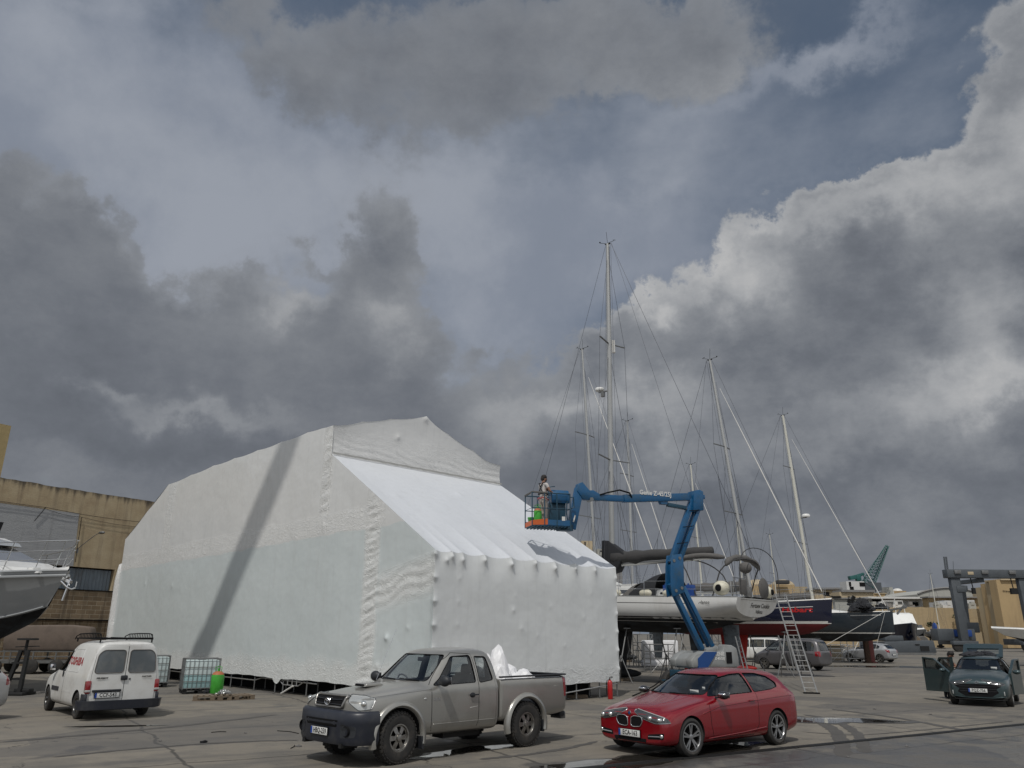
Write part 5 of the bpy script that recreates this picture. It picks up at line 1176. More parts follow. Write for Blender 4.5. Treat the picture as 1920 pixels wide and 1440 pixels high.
# ---------------------------------------------------------------- boats
def hull_y(s, p=3.4): return (1-(1-max(0, min(1, s)))**p)**.62
def yacht(name, stern, h, L, beam, z_deck, z_wl, depth, tops, bot, stripe=None, label='', group='yachts standing ashore on props', trans=.35, sheer=.30, trim=0.0, keel=True, rudder=True, keelmat=None, bow_rake=.35, full=.80, deckmat=None):
    root = empty(name, (stern[0], stern[1], 0), h, label, 'sailing yacht', group)
    def beamf(t): return beam/2*min(1.0, (full+(1-full)*math.sin(min(1, t/.45)*math.pi/2))) * (1-max(0, (t-.42)/.58)**2.1)**1.0
    def zd(t): return z_deck+sheer*t**1.5+trim*t*L
    def zw(t): return z_wl+trim*t*L
    def zb(t):
        u = max(0, (t-.80)/.2); v = max(0, (.28-t)/.28); return zw(t)-depth*(1-u**2.2)*(1-v**1.7)+(.10*v)+.02
    def X(t, z):
        sz = (z-z_wl)/(z_deck-z_wl)
        return t*L + (trans*(1-sz)*(1-t)**8 if trans else 0) + bow_rake*(sz-1)*t**10
    K = 44
    def strip(nm, zlo, zhi, rows, mt, parent):
        vs = []; fs = []
        for s_ in (1, -1):
            o = len(vs)
            for i in range(K+1):
                t = i/K
                a, b = zlo(t), zhi(t)
                for j in range(rows+1):
                    z = a+(b-a)*j/rows; q = (z-zb(t))/(zd(t)-zb(t)); vs.append((X(t, z), s_*beamf(t)*hull_y(q), z))
            for i in range(K):
                for j in range(rows):
                    q0 = o+i*(rows+1)+j; fs.append((q0, q0+1, q0+rows+2, q0+rows+1))
        # stern closing
        a0 = list(range(0, rows+1)); b0 = [(K+1)*(rows+1)+k for k in range(rows+1)]
        for j in range(rows): fs.append((a0[j], b0[j], b0[j+1], a0[j+1]))
        return MB().add(vs, fs).build(nm, mt, parent, 50)
    top = strip('topsides', lambda t: zw(t)+.04, zd, 10, tops, root)
    strip('boot_stripe', lambda t: zw(t)-.0, lambda t: zw(t)+.04, 1, stripe or M['stripe'], top)
    strip('underwater_hull', zb, zw, 8, bot, root)
    dk = []; fs = []
    for i in range(K+1):
        t = i/K; z = zd(t); y = beamf(t); x = X(t, z); dk += [(x, y, z), (x, y*.5, z+.05), (x, 0, z+.07), (x, -y*.5, z+.05), (x, -y, z)]
    for i in range(K):
        for j in range(4): a = i*5+j; fs.append((a, a+1, a+6, a+5))
    MB().add(dk, fs).build('deck', deckmat or M['deck'], root, 60)
    tr = MB()
    for s_ in (1, -1): tr.path([(X(i/K, zd(i/K)), s_*(beamf(i/K)-.02), zd(i/K)+.025) for i in range(K+1)], .025, 5)
    tr.build('toe_rail', M['alu'], root, 60)
    if keel:
        kx = L*.52; zk = zb(.5)+.12; km = keelmat or bot
        vs = []; N_ = 16
        for z, cx, ch, th in ((zk, kx, 1.7, .24), (.9, kx-.05, 1.35, .20), (.42, kx-.05, 1.25, .18)):
            for i in range(N_):
                a = 2*math.pi*i/N_; vs.append((cx+math.cos(a)*ch/2, math.sin(a)*th/2, z))
        k_ = MB().add(vs, [(j*N_+i, j*N_+(i+1) % N_, (j+1)*N_+(i+1) % N_, (j+1)*N_+i) for j in range(2) for i in range(N_)]).build('keel', km, root, 60)
        MB().ball((kx-.15, 0, .34), (1.35, .22, .22), 18, 10).build('keel_bulb', km, k_, 180)
        MB().box((kx-.6, 0, .06), (.3, .9, .12)).box((kx+.4, 0, .06), (.3, .9, .12)).build('keel_block', M['wood'], root, bevel=.01)
    if rudder:
        rx = L*.095; vs = []; N_ = 14
        for z, cx, ch, th in ((zb(.1)+.05, rx, .78, .16), (1.4, rx-.03, .66, .12), (.72, rx-.06, .5, .08)):
            for i in range(N_):
                a = 2*math.pi*i/N_; vs.append((cx+math.cos(a)*ch/2, math.sin(a)*th/2, z))
        MB().add(vs, [(j*N_+i, j*N_+(i+1) % N_, (j+1)*N_+(i+1) % N_, (j+1)*N_+i) for j in range(2) for i in range(N_)]+[tuple(range(N_)), tuple(range(2*N_, 3*N_))]).build('rudder', M['afgrey'], root, 60)
    return root, dict(X=X, zd=zd, beam=beamf, L=L, zb=zb, zw=zw)
def rig(root, info, xm, ztop, rm=.11, spreaders=(.38, .68), bowx=None, mt='mast', boom=5.0, boomz=1.5, backstay=2, rake=.0, furl=True, antenna=True, wires=True, cover='canvas', foresail_white=True):
    t = xm/info['L']; z0 = info['zd'](t)-.1; H_ = ztop-z0
    foot = Vector((xm, 0, z0)); head = Vector((xm-rake*H_, 0, ztop)); ax = (head-foot)
    m_ = MB().tube(foot, foot+ax*.7, rm, 12).tube(foot+ax*.7, head, rm, 12, rm*.72).build('mast', M[mt], root, 50)
    MB().tube(foot+Vector((-rm*.95, 0, .8)), head+Vector((-rm*.75, 0, -.2)), rm*.16, 5).build('mast_track', M['wire'], m_)
    hd = MB().bar(head+Vector((-.15, 0, 0)), head+Vector((.15, 0, 0)), rm*.8, .05).tube(head, head+Vector((.05, .03, .75)), .012, 4).bar(head+Vector((.1, 0, .05)), head+Vector((.38, .15, .12)), .02).ball(head+Vector((.40, .16, .16)), .045, 6, 5).bar(head+Vector((-.1, 0, .05)), head+Vector((-.36, -.12, .14)), .018).bar(head+Vector((-.44, -.12, .14)), head+Vector((-.28, -.12, .20)), .035, .015)
    hd.build('masthead_gear', M['blacksteel'], m_)
    w = MB(); wr = .011; bm = info['beam'](t); tips = []
    for k in spreaders:
        p = foot+ax*k; sw = bm*(.62-.30*k)+.25; q = []
        for s_ in (1, -1):
            e = p+Vector((-.22, s_*sw, .05)); q.append(e); MB().bar(p, e, .09, .035).build('spreader', M['galv'], m_)
        tips.append(q)
    hb = foot+ax*.97
    for i, s_ in enumerate((1, -1)):
        ch = Vector((xm-.15, s_*(bm-.12), z0+.1)); pts = [ch]+[q[i] for q in tips]+[hb]
        for a, b in zip(pts, pts[1:]): w.tube(a, b, wr, 4)
        w.tube(ch+Vector((.25, 0, 0)), foot+ax*spreaders[0]*.97, wr, 4); w.tube(ch+Vector((-.3, 0, 0)), foot+ax*spreaders[0]*.97, wr, 4)
        for a, b in zip(tips, tips[1:]): w.tube(a[i], foot+ax*spreaders[-1]*.98, wr, 4)
    bw = Vector((bowx if bowx is not None else info['L']-.25, 0, info['zd'](1)+.05)); fs_ = foot+ax*.94
    w.tube(bw, head+Vector((.15, 0, -.1)), wr, 4)
    if backstay:
        for s_ in ((1, -1) if backstay == 2 else (0,)):
            mid = Vector((1.4, 0, z0+H_*.28)) if backstay == 2 else None; e = Vector((.15, s_*info['beam'](0)*.85, info['zd'](0)+.1))
            if mid: w.tube(e, mid, wr, 4)
            else: w.tube(e, head, wr, 4)
        if backstay == 2: w.tube(Vector((1.4, 0, z0+H_*.28)), head+Vector((-.2, 0, 0)), wr, 4)
    w.tube(foot+Vector((.3, .25, .2)), foot+ax*.9+Vector((.1, .1, 0)), .008, 4); w.tube(foot+Vector((-.3, -.2, .4)), head+Vector((-.2, 0, -.1)), .009, 4)
    if boom: w.tube(foot+Vector((-boom, 0, boomz)), head+Vector((-.25, 0, 0)), .008, 4)
    w.build('rigging', M['wire'], root)
    if furl:
        a, b = bw+Vector((-.12, 0, .35)), bw+(fs_-bw)*.92; f = MB()
        f.path([a, a+(b-a)*.02, a+(b-a)*.3, a+(b-a)*.75, b], [.02, .036, .038, .028, .014], 8).build('furled_foresail', M['stripe'] if foresail_white else M['canvas2'], root, 60)
    if boom:
        b0, b1 = foot+Vector((-.15, 0, boomz-.1)), foot+Vector((-boom, 0, boomz)); bo = MB().tube(b0, b1, .12, 10).build('boom', M['alu'], root, 50)
        if cover:
            pts = []; rr = []
            for i in range(13):
                k = i/12; pts.append(b0+(b1-b0)*k+Vector((0, 0, .30-.05*k+.02*math.sin(k*19)))); rr.append(.33-.13*k+.035*math.sin(k*31)+.02*math.sin(k*57))
            MB().path(pts, rr, 10).build('sail_cover', M[cover], bo, 180)
    return foot, head, ax
def pulpit(root, info, t0, t1, hgt=.62, n=7, mt='steel', ends=True):
    r_ = MB(); 
    for s_ in (1, -1):
        tp = []; md = []
        for i in range(n):
            t = t0+(t1-t0)*i/(n-1); x, y, z = info['X'](t, info['zd'](t)), s_*(info['beam'](t)-.08), info['zd'](t)
            r_.tube((x, y, z), (x, y*.985, z+hgt), .014, 5); tp.append((x, y*.985, z+hgt)); md.append((x, y*.99, z+hgt*.5))
        for q in (tp, md):
            for a, b in zip(q, q[1:]): r_.tube(a, b, .007, 4)
    return r_.build('guard_rail', M[mt], root, 60)
def cabin(root, info, t0, t1, hgt, wfrac, win=True, name='coachroof', mt='deck', wm='lensd'):
    L = info['L']; vs = []; fs = []; K = 16; rows = []
    for i in range(K+1):
        k = i/K; t = t0+(t1-t0)*k; z = info['zd'](t)+.03; w_ = info['beam'](t)*wfrac; hh = hgt*min(1, (1-k)*3.2)**.8*min(1, .35+k*8 if i else .8); x = info['X'](t, z)
        vs += [(x, w_, z), (x, w_*.86, z+hh*.85), (x, w_*.6, z+hh), (x, 0, z+hh*1.06), (x, -w_*.6, z+hh), (x, -w_*.86, z+hh*.85), (x, -w_, z)]
    for i in range(K):
        for j in range(6): a = i*7+j; fs.append((a, a+1, a+8, a+7))
    fs.append(tuple(range(7))); c = MB().add(vs, fs).build(name, M[mt], root, 40)
    if win:
        for s_ in (1, -1):
            vs = []; 
            for i in range(3, 13):
                t = t0+(t1-t0)*i/K; z = info['zd'](t)+.03; w_ = info['beam'](t)*wfrac; hh = hgt*min(1, (1-i/K)*3.2)**.8; x = info['X'](t, z)
                vs += [(x, s_*(w_*.955+.006), z+hh*.32), (x, s_*(w_*.885+.006), z+hh*.72)]
            MB().add(vs, [(2*i, 2*i+2, 2*i+3, 2*i+1) for i in range(9)]).build('cabin_window', M[wm], c)
    return c
def prop(top, foot, label, group='steel props under the boats', mt='galv'):
    o = empty('boat_prop', (foot[0], foot[1], 0), 0, label, 'boat prop', group); t = Vector(top)-Vector((foot[0], foot[1], 0)); 
    MB().tube((0, 0, .9), t, .03, 8).box(t, (.3, .3, .04)).build('screw_post', M[mt], o)
    b = MB()
    for a in (90, 210, 330): b.tube((math.cos(R(a))*.5, math.sin(R(a))*.5, .02), (0, 0, 1.15), .026, 6)
    b.build('tripod_leg', M[mt], o); return o
def prop_rows(root_loc, h, info, ts, label, mt='galv', out=1.0):
    m_ = Matrix.Rotation(h, 3, 'Z'); o_ = Vector((root_loc[0], root_loc[1], 0))
    for t in ts:
        for s_ in (1, -1):
            y = info['beam'](t)*.62; z = info['zb'](t)+(info['zd'](t)-info['zb'](t))*.10
            tp = o_+m_ @ Vector((info['X'](t, z), s_*y, 0))+Vector((0, 0, z)); ft = o_+m_ @ Vector((info['X'](t, z), s_*(y+.55*out), 0)); prop(tp, ft, label, mt=mt)

# ---- white yacht with its stern to the camera
YH = R(138.5); YS = AY(1424, 1150, 33.5); YS = (YS.x, YS.y)
y1, i1 = yacht('sailing_yacht', YS, YH, 14.2, 4.5, 3.50, 2.62, .62, M['gel'], M['antifoul'], M['gel'], 'large white sailing yacht with its lettered stern and a grey steering-gear blade, beside the shelter', trim=.022, sheer=.12, trans=.30, full=.86, bow_rake=.3)
m_yh = Matrix.Rotation(YH, 3, 'Z')
rig(y1, i1, 7.35, 22.6, .135, (.36, .69), 13.6, 'mast', boom=5.4, boomz=1.75, furl=False, cover='canvas', rake=.022)
pulpit(y1, i1, .02, .95, .66, 11)
cabin(y1, i1, .30, .74, .42, .52, True)
def strip_line(root, info, t0, t1, f0, f1, mt, name, s_=1, o=.004, n=30):
    vs = []
    for i in range(n+1):
        t = t0+(t1-t0)*i/n
        for f in (f0, f1):
            a, b = info['zw'](t), info['zd'](t); z = a+(b-a)*f; q = (z-info['zb'](t))/(b-info['zb'](t)); vs.append((info['X'](t, z), s_*(info['beam'](t)*hull_y(q)+o), z))
    return MB().add(vs, [(2*i, 2*i+2, 2*i+3, 2*i+1) for i in range(n)]).build(name, mt, root)
for s_ in (1, -1):
    strip_line(y1, i1, .14, .98, .70, .725, M['ink'], 'cove_line', s_); strip_line(y1, i1, .03, .97, -.02, .10, M['ink'], 'waterline_band', s_); strip_line(y1, i1, .03, .97, .018, .035, M['stripe'], 'waterline_pinstripe', s_, .007); strip_line(y1, i1, .03, .97, -.14, -.12, M['stripe'], 'waterline_pinstripe', s_, .007)
put_text('Hanse', .20, M['ink'], (1.45, i1['beam'](.1)+.012, 3.33), (-1, 0, 0), (0, 0, 1), y1, 'hull_lettering', shear=.3)
MB().add([(1.02, 2.14, 3.28), (.88, 2.13, 3.45), (.80, 2.13, 3.32), (.72, 2.12, 3.40), (.62, 2.11, 3.28)], [(0, 1, 2, 3, 4)]).build('mountain_emblem', M['ink'], y1) if False else None
def st(y, z): return (i1['X'](0, z)-.012, y, z)
put_text('Fortune Cookie', .28, M['canvas2'], st(-.35, 3.22), (0, -1, -.0), (-.36, 0, 1), y1, 'stern_lettering', xs=1.0, bold=.004, align='CENTER'); put_text('Valletta', .22, M['canvas2'], (i1['X'](0, 2.98)-.012, -.35, 2.98), (0, -1, 0), (-.36, 0, 1), y1, 'stern_lettering', bold=.003)
MB().bar((i1['X'](0, 3.44)-.01, 1.6, 3.44), (i1['X'](0, 3.44)-.01, -1.8, 3.44), .012).bar((i1['X'](0, 2.76)-.01, 1.1, 2.76), (i1['X'](0, 2.76)-.01, -1.6, 2.76), .012).build('stern_seam', M['canvas2'], y1)
# mast boot canvas, sprayhood, bimini, cockpit gear
fz = i1['zd'](.53)
MB().add([(7.80, .16, fz+2.75), (7.80, -.16, fz+2.75), (7.4, .18, fz+2.7), (7.4, -.18, fz+2.7), (6.4, .26, fz+2.0), (6.4, -.26, fz+2.0), (6.9, .30, fz+1.2), (6.9, -.30, fz+1.2), (7.8, .28, fz+1.0), (7.8, -.28, fz+1.0)], [(0, 2, 4, 6, 8), (9, 7, 5, 3, 1), (0, 1, 3, 2), (2, 3, 5, 4), (4, 5, 7, 6), (6, 7, 9, 8), (8, 9, 1, 0)]).build('mast_boot_cover', M['canvasb'], y1, bevel=.06)
def hood(root, x0, x1, w_, z0, hh, mt, name, front=True):
    vs = []; fs = []; K = 12; J = 6
    for j in range(J+1):
        k = j/J; x = x0+(x1-x0)*k; hs = hh*(math.sin((.25+.75*(1-k))*math.pi/2) if front else 1)
        for i in range(K+1):
            a = math.pi*i/K; vs.append((x, math.cos(a)*w_, z0+math.sin(a)**.6*hs))
    for j in range(J):
        for i in range(K): a = j*(K+1)+i; fs.append((a, a+1, a+K+2, a+K+1))
    return MB().add(vs, fs).build(name, M[mt], root, 180)
hood(y1, 4.1, 5.5, 1.45, fz-.12, 1.15, 'canvasb', 'sprayhood'); hood(y1, 5.45, 6.1, 1.2, fz-.12, .75, 'canvas2', 'sprayhood_window')
zc = i1['zd'](.1)
bf = MB()
for x, xb, hh in ((.3, 1.2, 1.62), (2.9, 1.9, 1.72)):
    q = []
    for i in range(17):
        a = math.pi*i/16; q.append((xb+(x-xb)*math.sin(a)**.5, math.cos(a)*1.75, zc+math.sin(a)**.28*hh))
    bf.path(q, .028, 6)
q = [(-.15, math.cos(math.pi*i/16)*1.9, zc+.1+math.sin(math.pi*i/16)**.4*1.95) for i in range(17)]; bf.path(q, .018, 5)
bf.build('bimini_frame', M['canvas'], y1, 60)
q = []; 
for i in range(15):
    a = math.pi*(.12+.76*i/14); q.append((.55, math.cos(a)*1.72, zc+.02+math.sin(a)**.28*1.66))
MB().path(q, [.05]+[.13+.02*math.sin(i*2) for i in range(13)]+[.05], 9).build('furled_bimini', M['canvas2'], y1, 180)
q = [(.6+2.3*i/8, 1.62, zc+1.60+.12*math.sin(math.pi*i/8)) for i in range(9)]; MB().path(q, [.06]+[.12]*7+[.06], 8).build('bimini_roll', M['canvas2'], y1, 180)
pu = MB()
for y in (1.9, .9, -.9, -1.9): pu.tube((.2, y, zc), (.12, y, zc+.75), .016, 5)
for z in (.4, .75): pu.tube((.14, 1.95, zc+z), (.14, .85, zc+z), .016, 5).tube((.14, -.85, zc+z), (.14, -1.95, zc+z), .016, 5)
pu.build('stern_rail', M['steel'], y1, 60)
ob = MB().box((.25, .55, zc+.75), (.12, .12, 1.0)).box((.18, .55, zc+.2), (.3, .18, .5)).build('outboard_leg', M['galv'], y1, bevel=.03); MB().ball((.2, .55, zc+1.22), (.28, .22, .24), 12, 8).build('outboard_cover', M['canvas2'], ob, 180)
MB().lathe([(.42, -.04), (.46, 0), (.42, .04), (0, .06)], (.05, -.75, zc+.42), axis='X', n=24).build('round_cushion', M['canvas2'], y1, 60)
MB().box((.05, 1.25, zc+.40), (.08, .62, .62)).build('liferaft_bag', M['canvas2'], y1, bevel=.06)
MB().lathe([(.0, -.05), (.20, 0), (.20, .12), (.12, .2), (0, .22)], (5.2, -1.2, fz+1.9), n=14).build('radome_small', M['gel'], y1, 60) if False else None
rz_ = 13.2+2.1*0
rd = MB().lathe([(.0, -.08), (.22, -.07), (.25, 0), (.22, .08), (.0, .12)], (7.75, 0, 14.3), n=18).build('radar_dome', M['gel'], y1, 60); MB().bar((7.0, 0, 14.12), (7.8, 0, 14.15), .10, .05).box((7.55, 0, 14.0), (.2, .14, .26)).build('radar_bracket', M['galv'], rd)
MB().lathe([(.09, -.35), (.09, .35)], (6.95, -.25, 16.6), n=10).build('radar_reflector', M['stripe'], y1, 40)
dg = MB()
for (x, y) in ((4.5, .9), (3.6, 1.1)): pass
def fender(loc, rz, label, r_=.14, L_=.62, ball=False):
    o = empty('fender', loc, rz, label, 'fender', 'fenders lying on the white yacht')
    if ball: MB().ball((0, 0, 0), (r_*1.15, r_, r_), 16, 12).build('bladder', M['fender'], o, 180); MB().lathe([(r_*.5, -.02), (r_*.4, .05), (0, .06)], (0, r_*.9, 0), axis='Y', n=12).build('end_cap', M['black'], o, 60)
    else: MB().path([(-L_/2, 0, 0), (-L_/2+.06, 0, 0), (-L_/2+.14, 0, 0), (L_/2-.14, 0, 0), (L_/2-.06, 0, 0), (L_/2, 0, 0)], [.03, r_*.75, r_, r_, r_*.75, .03], 12).build('bladder', M['fender'], o, 180); MB().tube((L_/2, 0, 0), (L_/2+.10, 0, 0), .05, 8).build('end_cap', M['plastic'], o)
def yp(x, y, z): v = m_yh @ Vector((x, y, 0)); return (YS[0]+v.x, YS[1]+v.y, z)
for k, (t, lbl) in enumerate(((.50, 'cream cylinder fender on the white yacht deck nearest the shelter'), (.41, 'cream cylinder fender on the white yacht deck left of the blue boom'), (.30, 'cream cylinder fender on the white yacht deck just behind the blue boom'), (.22, 'cream cylinder fender on the white yacht deck below its black sprayhood'))):
    x = t*14.2; fender(yp(x, i1['beam'](t)-.22, i1['zd'](t)+.16), YH, lbl)
fender(yp(.8, i1['beam'](0)-.25, zc+.36), YH, 'big round cream fender with a black end at the near stern corner', .30, ball=True); fender(yp(.25, -i1['beam'](0)+.45, zc+.30), YH+R(90), 'big round cream fender at the far stern corner above the ladder', .27, ball=True)
for (x, y, z, lb) in ((3.4, 1.55, .28, 'blue jerrycan standing on the white yacht deck beside the sprayhood'), (2.2, 1.7, .28, 'blue jerrycan standing on the white yacht deck near the round fender')):
    o = MB().box((0, 0, 0), (.36, .2, .46)).tube((.1, 0, .2), (.1, 0, .30), .04, 8).build('jerrycan', M['bluebin'], None, bevel=.03); o.location = yp(x, y, i1['zd'](x/14.2)+z); o.rotation_euler = (0, 0, YH); tag(o, lb, 'jerrycan', 'jerrycans on the white yacht')
prop_rows(YS, YH, i1, (.22, .40, .62, .80), 'grey steel tripod prop holding up the large white yacht')
# ---- navy yacht with red bottom, bow to the right
def bowright(bowpx, bowpy, Yb, L, off=0):
    b = AY(bowpx, bowpy, Yb); D = Vector((.73, -.68, 0)).normalized(); s_ = Vector((b.x, b.y, 0))-D*L; return (s_.x, s_.y), math.atan2(D.y, D.x)
S2, H2 = bowright(1560, 1140, 41, 11.6)
y2, i2 = yacht('sailing_yacht', S2, H2, 11.6, 3.7, 3.40, 2.62, .60, M['navy'], M['afred'], M['stripe'], 'navy yacht with a red bottom and a red name on its bow', keelmat=M['afred2'], sheer=.42, bow_rake=.12, full=.75)
rig(y2, i2, 7.3, 18.3, .10, (.35, .62), 11.3, 'mast', boom=4.2, boomz=.9, rake=.10, cover='canvas2'); pulpit(y2, i2, .05, .97, .62, 9); cabin(y2, i2, .28, .72, .36, .5)
strip_line(y2, i2, .05, .985, .0, .11, M['stripe'], 'waterline_stripe', -1, .006); strip_line(y2, i2, .55, .93, .72, .745, M['stripe'], 'cove_line', -1, .006)
me = text_mesh('Habart', .34, M['extr'], shear=.15, xs=1.45, bold=.012)
for v in me.vertices:
    x = 10.05+v.co.x; t = x/11.6; z = 3.30+v.co.y; q = (z-i2['zb'](t))/(i2['zd'](t)-i2['zb'](t)); v.co = (x, -(i2['beam'](t)*hull_y(q)+.02), z)
link('hull_lettering', me, None, y2)
MB().bar((11.3, .2, 4.05), (11.95, 0, 3.9), .06).box((11.9, 0, 3.92), (.4, .2, .12)).bar((11.7, 0, 3.95), (10.5, .3, 4.3), .03).build('anchor', M['blacksteel'], y2)
prop_rows(S2, H2, i2, (.3, .55, .8), 'grey steel tripod prop holding up the navy and red yacht')
# ---- dark slate yacht
S3, H3 = bowright(1676, 1165, 61, 15.2)
y3, i3 = yacht('sailing_yacht', S3, H3, 15.2, 4.6, 3.55, 2.22, .65, M['slate'], M['antifoul'], M['stripe'], 'long dark slate-green yacht with black gear on its bow, furthest right of the yachts', sheer=.25, bow_rake=.05, full=.78)
rig(y3, i3, 9.2, 20.6, .14, (.34, .72), 14.9, 'mastw', boom=5.2, boomz=1.3, rake=.055, cover='canvas2'); pulpit(y3, i3, .05, .98, .66, 10); cabin(y3, i3, .30, .80, .4, .55)
strip_line(y3, i3, .05, .99, -.02, .035, M['stripe'], 'waterline_stripe', -1, .008); strip_line(y3, i3, .60, .72, .80, .83, M['stripe'], 'cove_line', -1, .006); strip_line(y3, i3, .82, .95, .84, .87, M['stripe'], 'cove_line', -1, .006)
rd = MB().lathe([(.0, -.1), (.32, -.08), (.34, .05), (.25, .16), (0, .2)], (9.35, 0, 11.6), n=16).build('radar_dome', M['gel'], y3, 60); MB().bar((8.7, 0, 11.45), (9.4, 0, 11.47), .08, .05).build('radar_bracket', M['galv'], rd)
rr = random.Random(4)
bo_ = crumple('black_sail_bags', [(13.2+rr.uniform(-.9, 1.3), rr.uniform(-1.1, .7), 3.75+rr.uniform(-.1, .35), rr.uniform(.4, .7), rr.uniform(.3, .6)) for i in range(9)], 0, 12, M['canvasb'], None, None, (0, 0, 0), 0); bo_.parent = y3
MB().bar((14.9, 0, 3.9), (16.3, -.2, 4.1), .14).bar((15.6, -.3, 3.6), (16.1, .1, 4.3), .12).build('bow_anchor', M['galv'], y3)
MB().bar((15.1, -1.2, 3.9), (14.2, -1.9, 1.0), .015).bar((14.9, -.8, 3.8), (10.6, -2.6, 1.2), .03).build('mooring_line', M['stripe'], y3)
prop_rows(S3, H3, i3, (.35, .55), 'grey steel tripod prop holding up the dark slate yacht')
for px in (1628, 1636):
    g_ = G(px, 1243); o = MB().box((g_.x, g_.y, .9), (.35, .35, 1.8)).box((g_.x, g_.y, .03), (.6, .6, .06)).build('steel_post', M['redsteel'] if px > 1630 else M['rust'], None, bevel=.02); tag(o, 'flaking red steel post before the silver hatchback' if px > 1630 else 'dark rusty steel post beside the flaking red one', 'post', 'steel posts under the dark yacht')
# ---- yachts further back, seen mostly as masts
def back_yacht(px, Ym, pytop, L, zdk, label, rake, rm=.10, mt='mast', spr=(.36, .66), mid=None, dh=False, tops='gel', furl=True):
    ft = AY(px, 1110, Ym); top = AY(px, pytop, Ym).z; D = Vector((.73, -.68, 0)).normalized(); xm = L*.6; s_ = Vector((ft.x, ft.y, 0))-D*xm
    r_, i_ = yacht('sailing_yacht', (s_.x, s_.y), math.atan2(D.y, D.x), L, L*.31, zdk, zdk-.95, .55, M[tops], M['antifoul'], M['navy'], label)
    rig(r_, i_, xm, top, rm, spr, None, mt, boom=0, boomz=1.3, rake=rake, cover='canvas2', furl=furl); pulpit(r_, i_, .06, .96, .62, 8)
    cabin(r_, i_, .26, .74, .85 if dh else .4, .62 if dh else .5, True, 'deckhouse' if dh else 'coachroof')
    prop_rows((s_.x, s_.y), math.atan2(D.y, D.x), i_, (.3, .7), 'grey steel tripod prop holding up a yacht at the back')
    return r_, i_
back_yacht(1119, 52, 650, 13.5, 4.7, 'white yacht with a tall deckhouse, its mast just left of the tallest mast', .045, .10, 'mast', (.28, .62), dh=True)
back_yacht(1186, 62, 790, 12, 3.7, 'white yacht behind the large one, its short mast just right of the tallest', -.01, .11, 'alu', (.4, .7))
back_yacht(1318, 72, 870, 11, 3.6, 'small white yacht at the back, its mast beside the upright blue boom', .03, .09, 'mastw', (.5,))
back_yacht(1394, 84, 935, 10, 3.5, 'white yacht at the far back whose mast stands close beside the navy one', .01, .09, 'mastw', (.5,), furl=False)
back_yacht(1456, 100, 1002, 9, 3.4, 'little white yacht at the far back with the shortest mast', .02, .06, 'mastw', (.55,), furl=False)

# ---- motor boats
def motorboat(name, loc, h, L, beam, z0, zc_, zs, label, tops='gel', bot='antifoul', flare=.25, cat='motor boat', group=None, parts=True, deck='deck', cf=.75):
    root = empty(name, loc, h, label, cat, group)
    K = 30; vs = []; mats = [M[tops], M[bot]]
    def bw(t): return beam/2*(1-max(0, (t-.5)/.5)**2.3)
    rings = []
    for i in range(K+1):
        t = 1-(1-i/K)**1.4; u = max(0, (t-.62)/.38); kz = z0+(zs+.25-z0)*u**3.2*1.0; cz = zc_+(zs-zc_)*u**2.4*cf; cw = bw(t)*(.82-.35*u); dz = zs+.35*t*t
        x = t*L
        rings.append([(x-1.1*u*(1-0), 0, kz), (x-.9*u, cw*.55, kz+(cz-kz)*.55), (x-.75*u, cw, cz), (x-.72*u, cw+.03, cz+.03), (x-.3*u, cw+(bw(t)-cw)*.45, cz+(dz-cz)*.55), (x, bw(t)+.001, dz-.10), (x+.02, bw(t)+.03, dz-.05), (x+.02, bw(t), dz)])
    n = 8; bt = MB(); tp = MB()
    for s_ in (1, -1):
        a = [[(p[0], s_*p[1], p[2]) for p in r_] for r_ in rings]
        bt.add([p for r_ in a for p in r_[:3]], [(i*3+j, i*3+j+1, (i+1)*3+j+1, (i+1)*3+j) for i in range(K) for j in range(2)])
        tp.add([p for r_ in a for p in r_[2:]], [(i*6+j, i*6+j+1, (i+1)*6+j+1, (i+1)*6+j) for i in range(K) for j in range(5)])
    r0_ = rings[0]; tp.add([(p[0], p[1], p[2]) for p in r0_]+[(p[0], -p[1], p[2]) for p in r0_], [tuple(range(8))+tuple(reversed(range(8, 16)))])
    bt.build('bottom', mats[1], root, 40); tp.build('topsides', mats[0], root, 40)
    dk = []; fs = []
    for i, r_ in enumerate(rings): p = r_[-1]; dk += [(p[0], p[1], p[2]), (p[0], 0, p[2]+.08), (p[0], -p[1], p[2])]
    for i in range(K): fs += [(i*3, i*3+1, i*3+4, i*3+3), (i*3+1, i*3+2, i*3+5, i*3+4)]
    MB().add(dk, fs).build('deck', M[deck], root, 60)
    return root, rings
# left: big motor yacht, bow pointing right at the camera side
LB = AY(128, 1078, 27.0); hL = R(-27); Dl = Vector((math.cos(hL), math.sin(hL), 0)); LL = 13.5; sL = Vector((LB.x, LB.y, 0))-Dl*(LL+.05)
ml, rl = motorboat('motor_yacht', (sL.x, sL.y, 0), hL, LL, 4.4, 1.45, 2.15, 3.70, 'grey-hulled motor yacht propped up at the left edge, its railed bow pointing right', tops='gelg', bot='antifoul', deck='deck', cf=.42)
def rl_pt(t, f=1.0): i = min(30, int(t*30)); p = rl[i][-1]; return Vector((p[0], p[1]*f, p[2]))
rp = MB()
for s_ in (1, -1):
    for z, k in ((.95, 1), (.62, 0), (.32, 0)):
        q = [];
        for i in range(16, 31):
            p = rl[i][-1]; u = (i-16)/14; q.append((p[0]+.25*u*(z), s_*max(.03, p[1]*.93), p[2]+z))
        rp.path(q, .018 if k else .012, 5)
    for i in (17, 20, 23, 26, 28):
        p = rl[i][-1]; u = (i-16)/14; rp.tube((p[0]-.25, s_*p[1]*.93, p[2]), (p[0]+.25*u, s_*p[1]*.93, p[2]+.95), .015, 5)
rp.build('bow_rail', M['steel'], ml, 60)
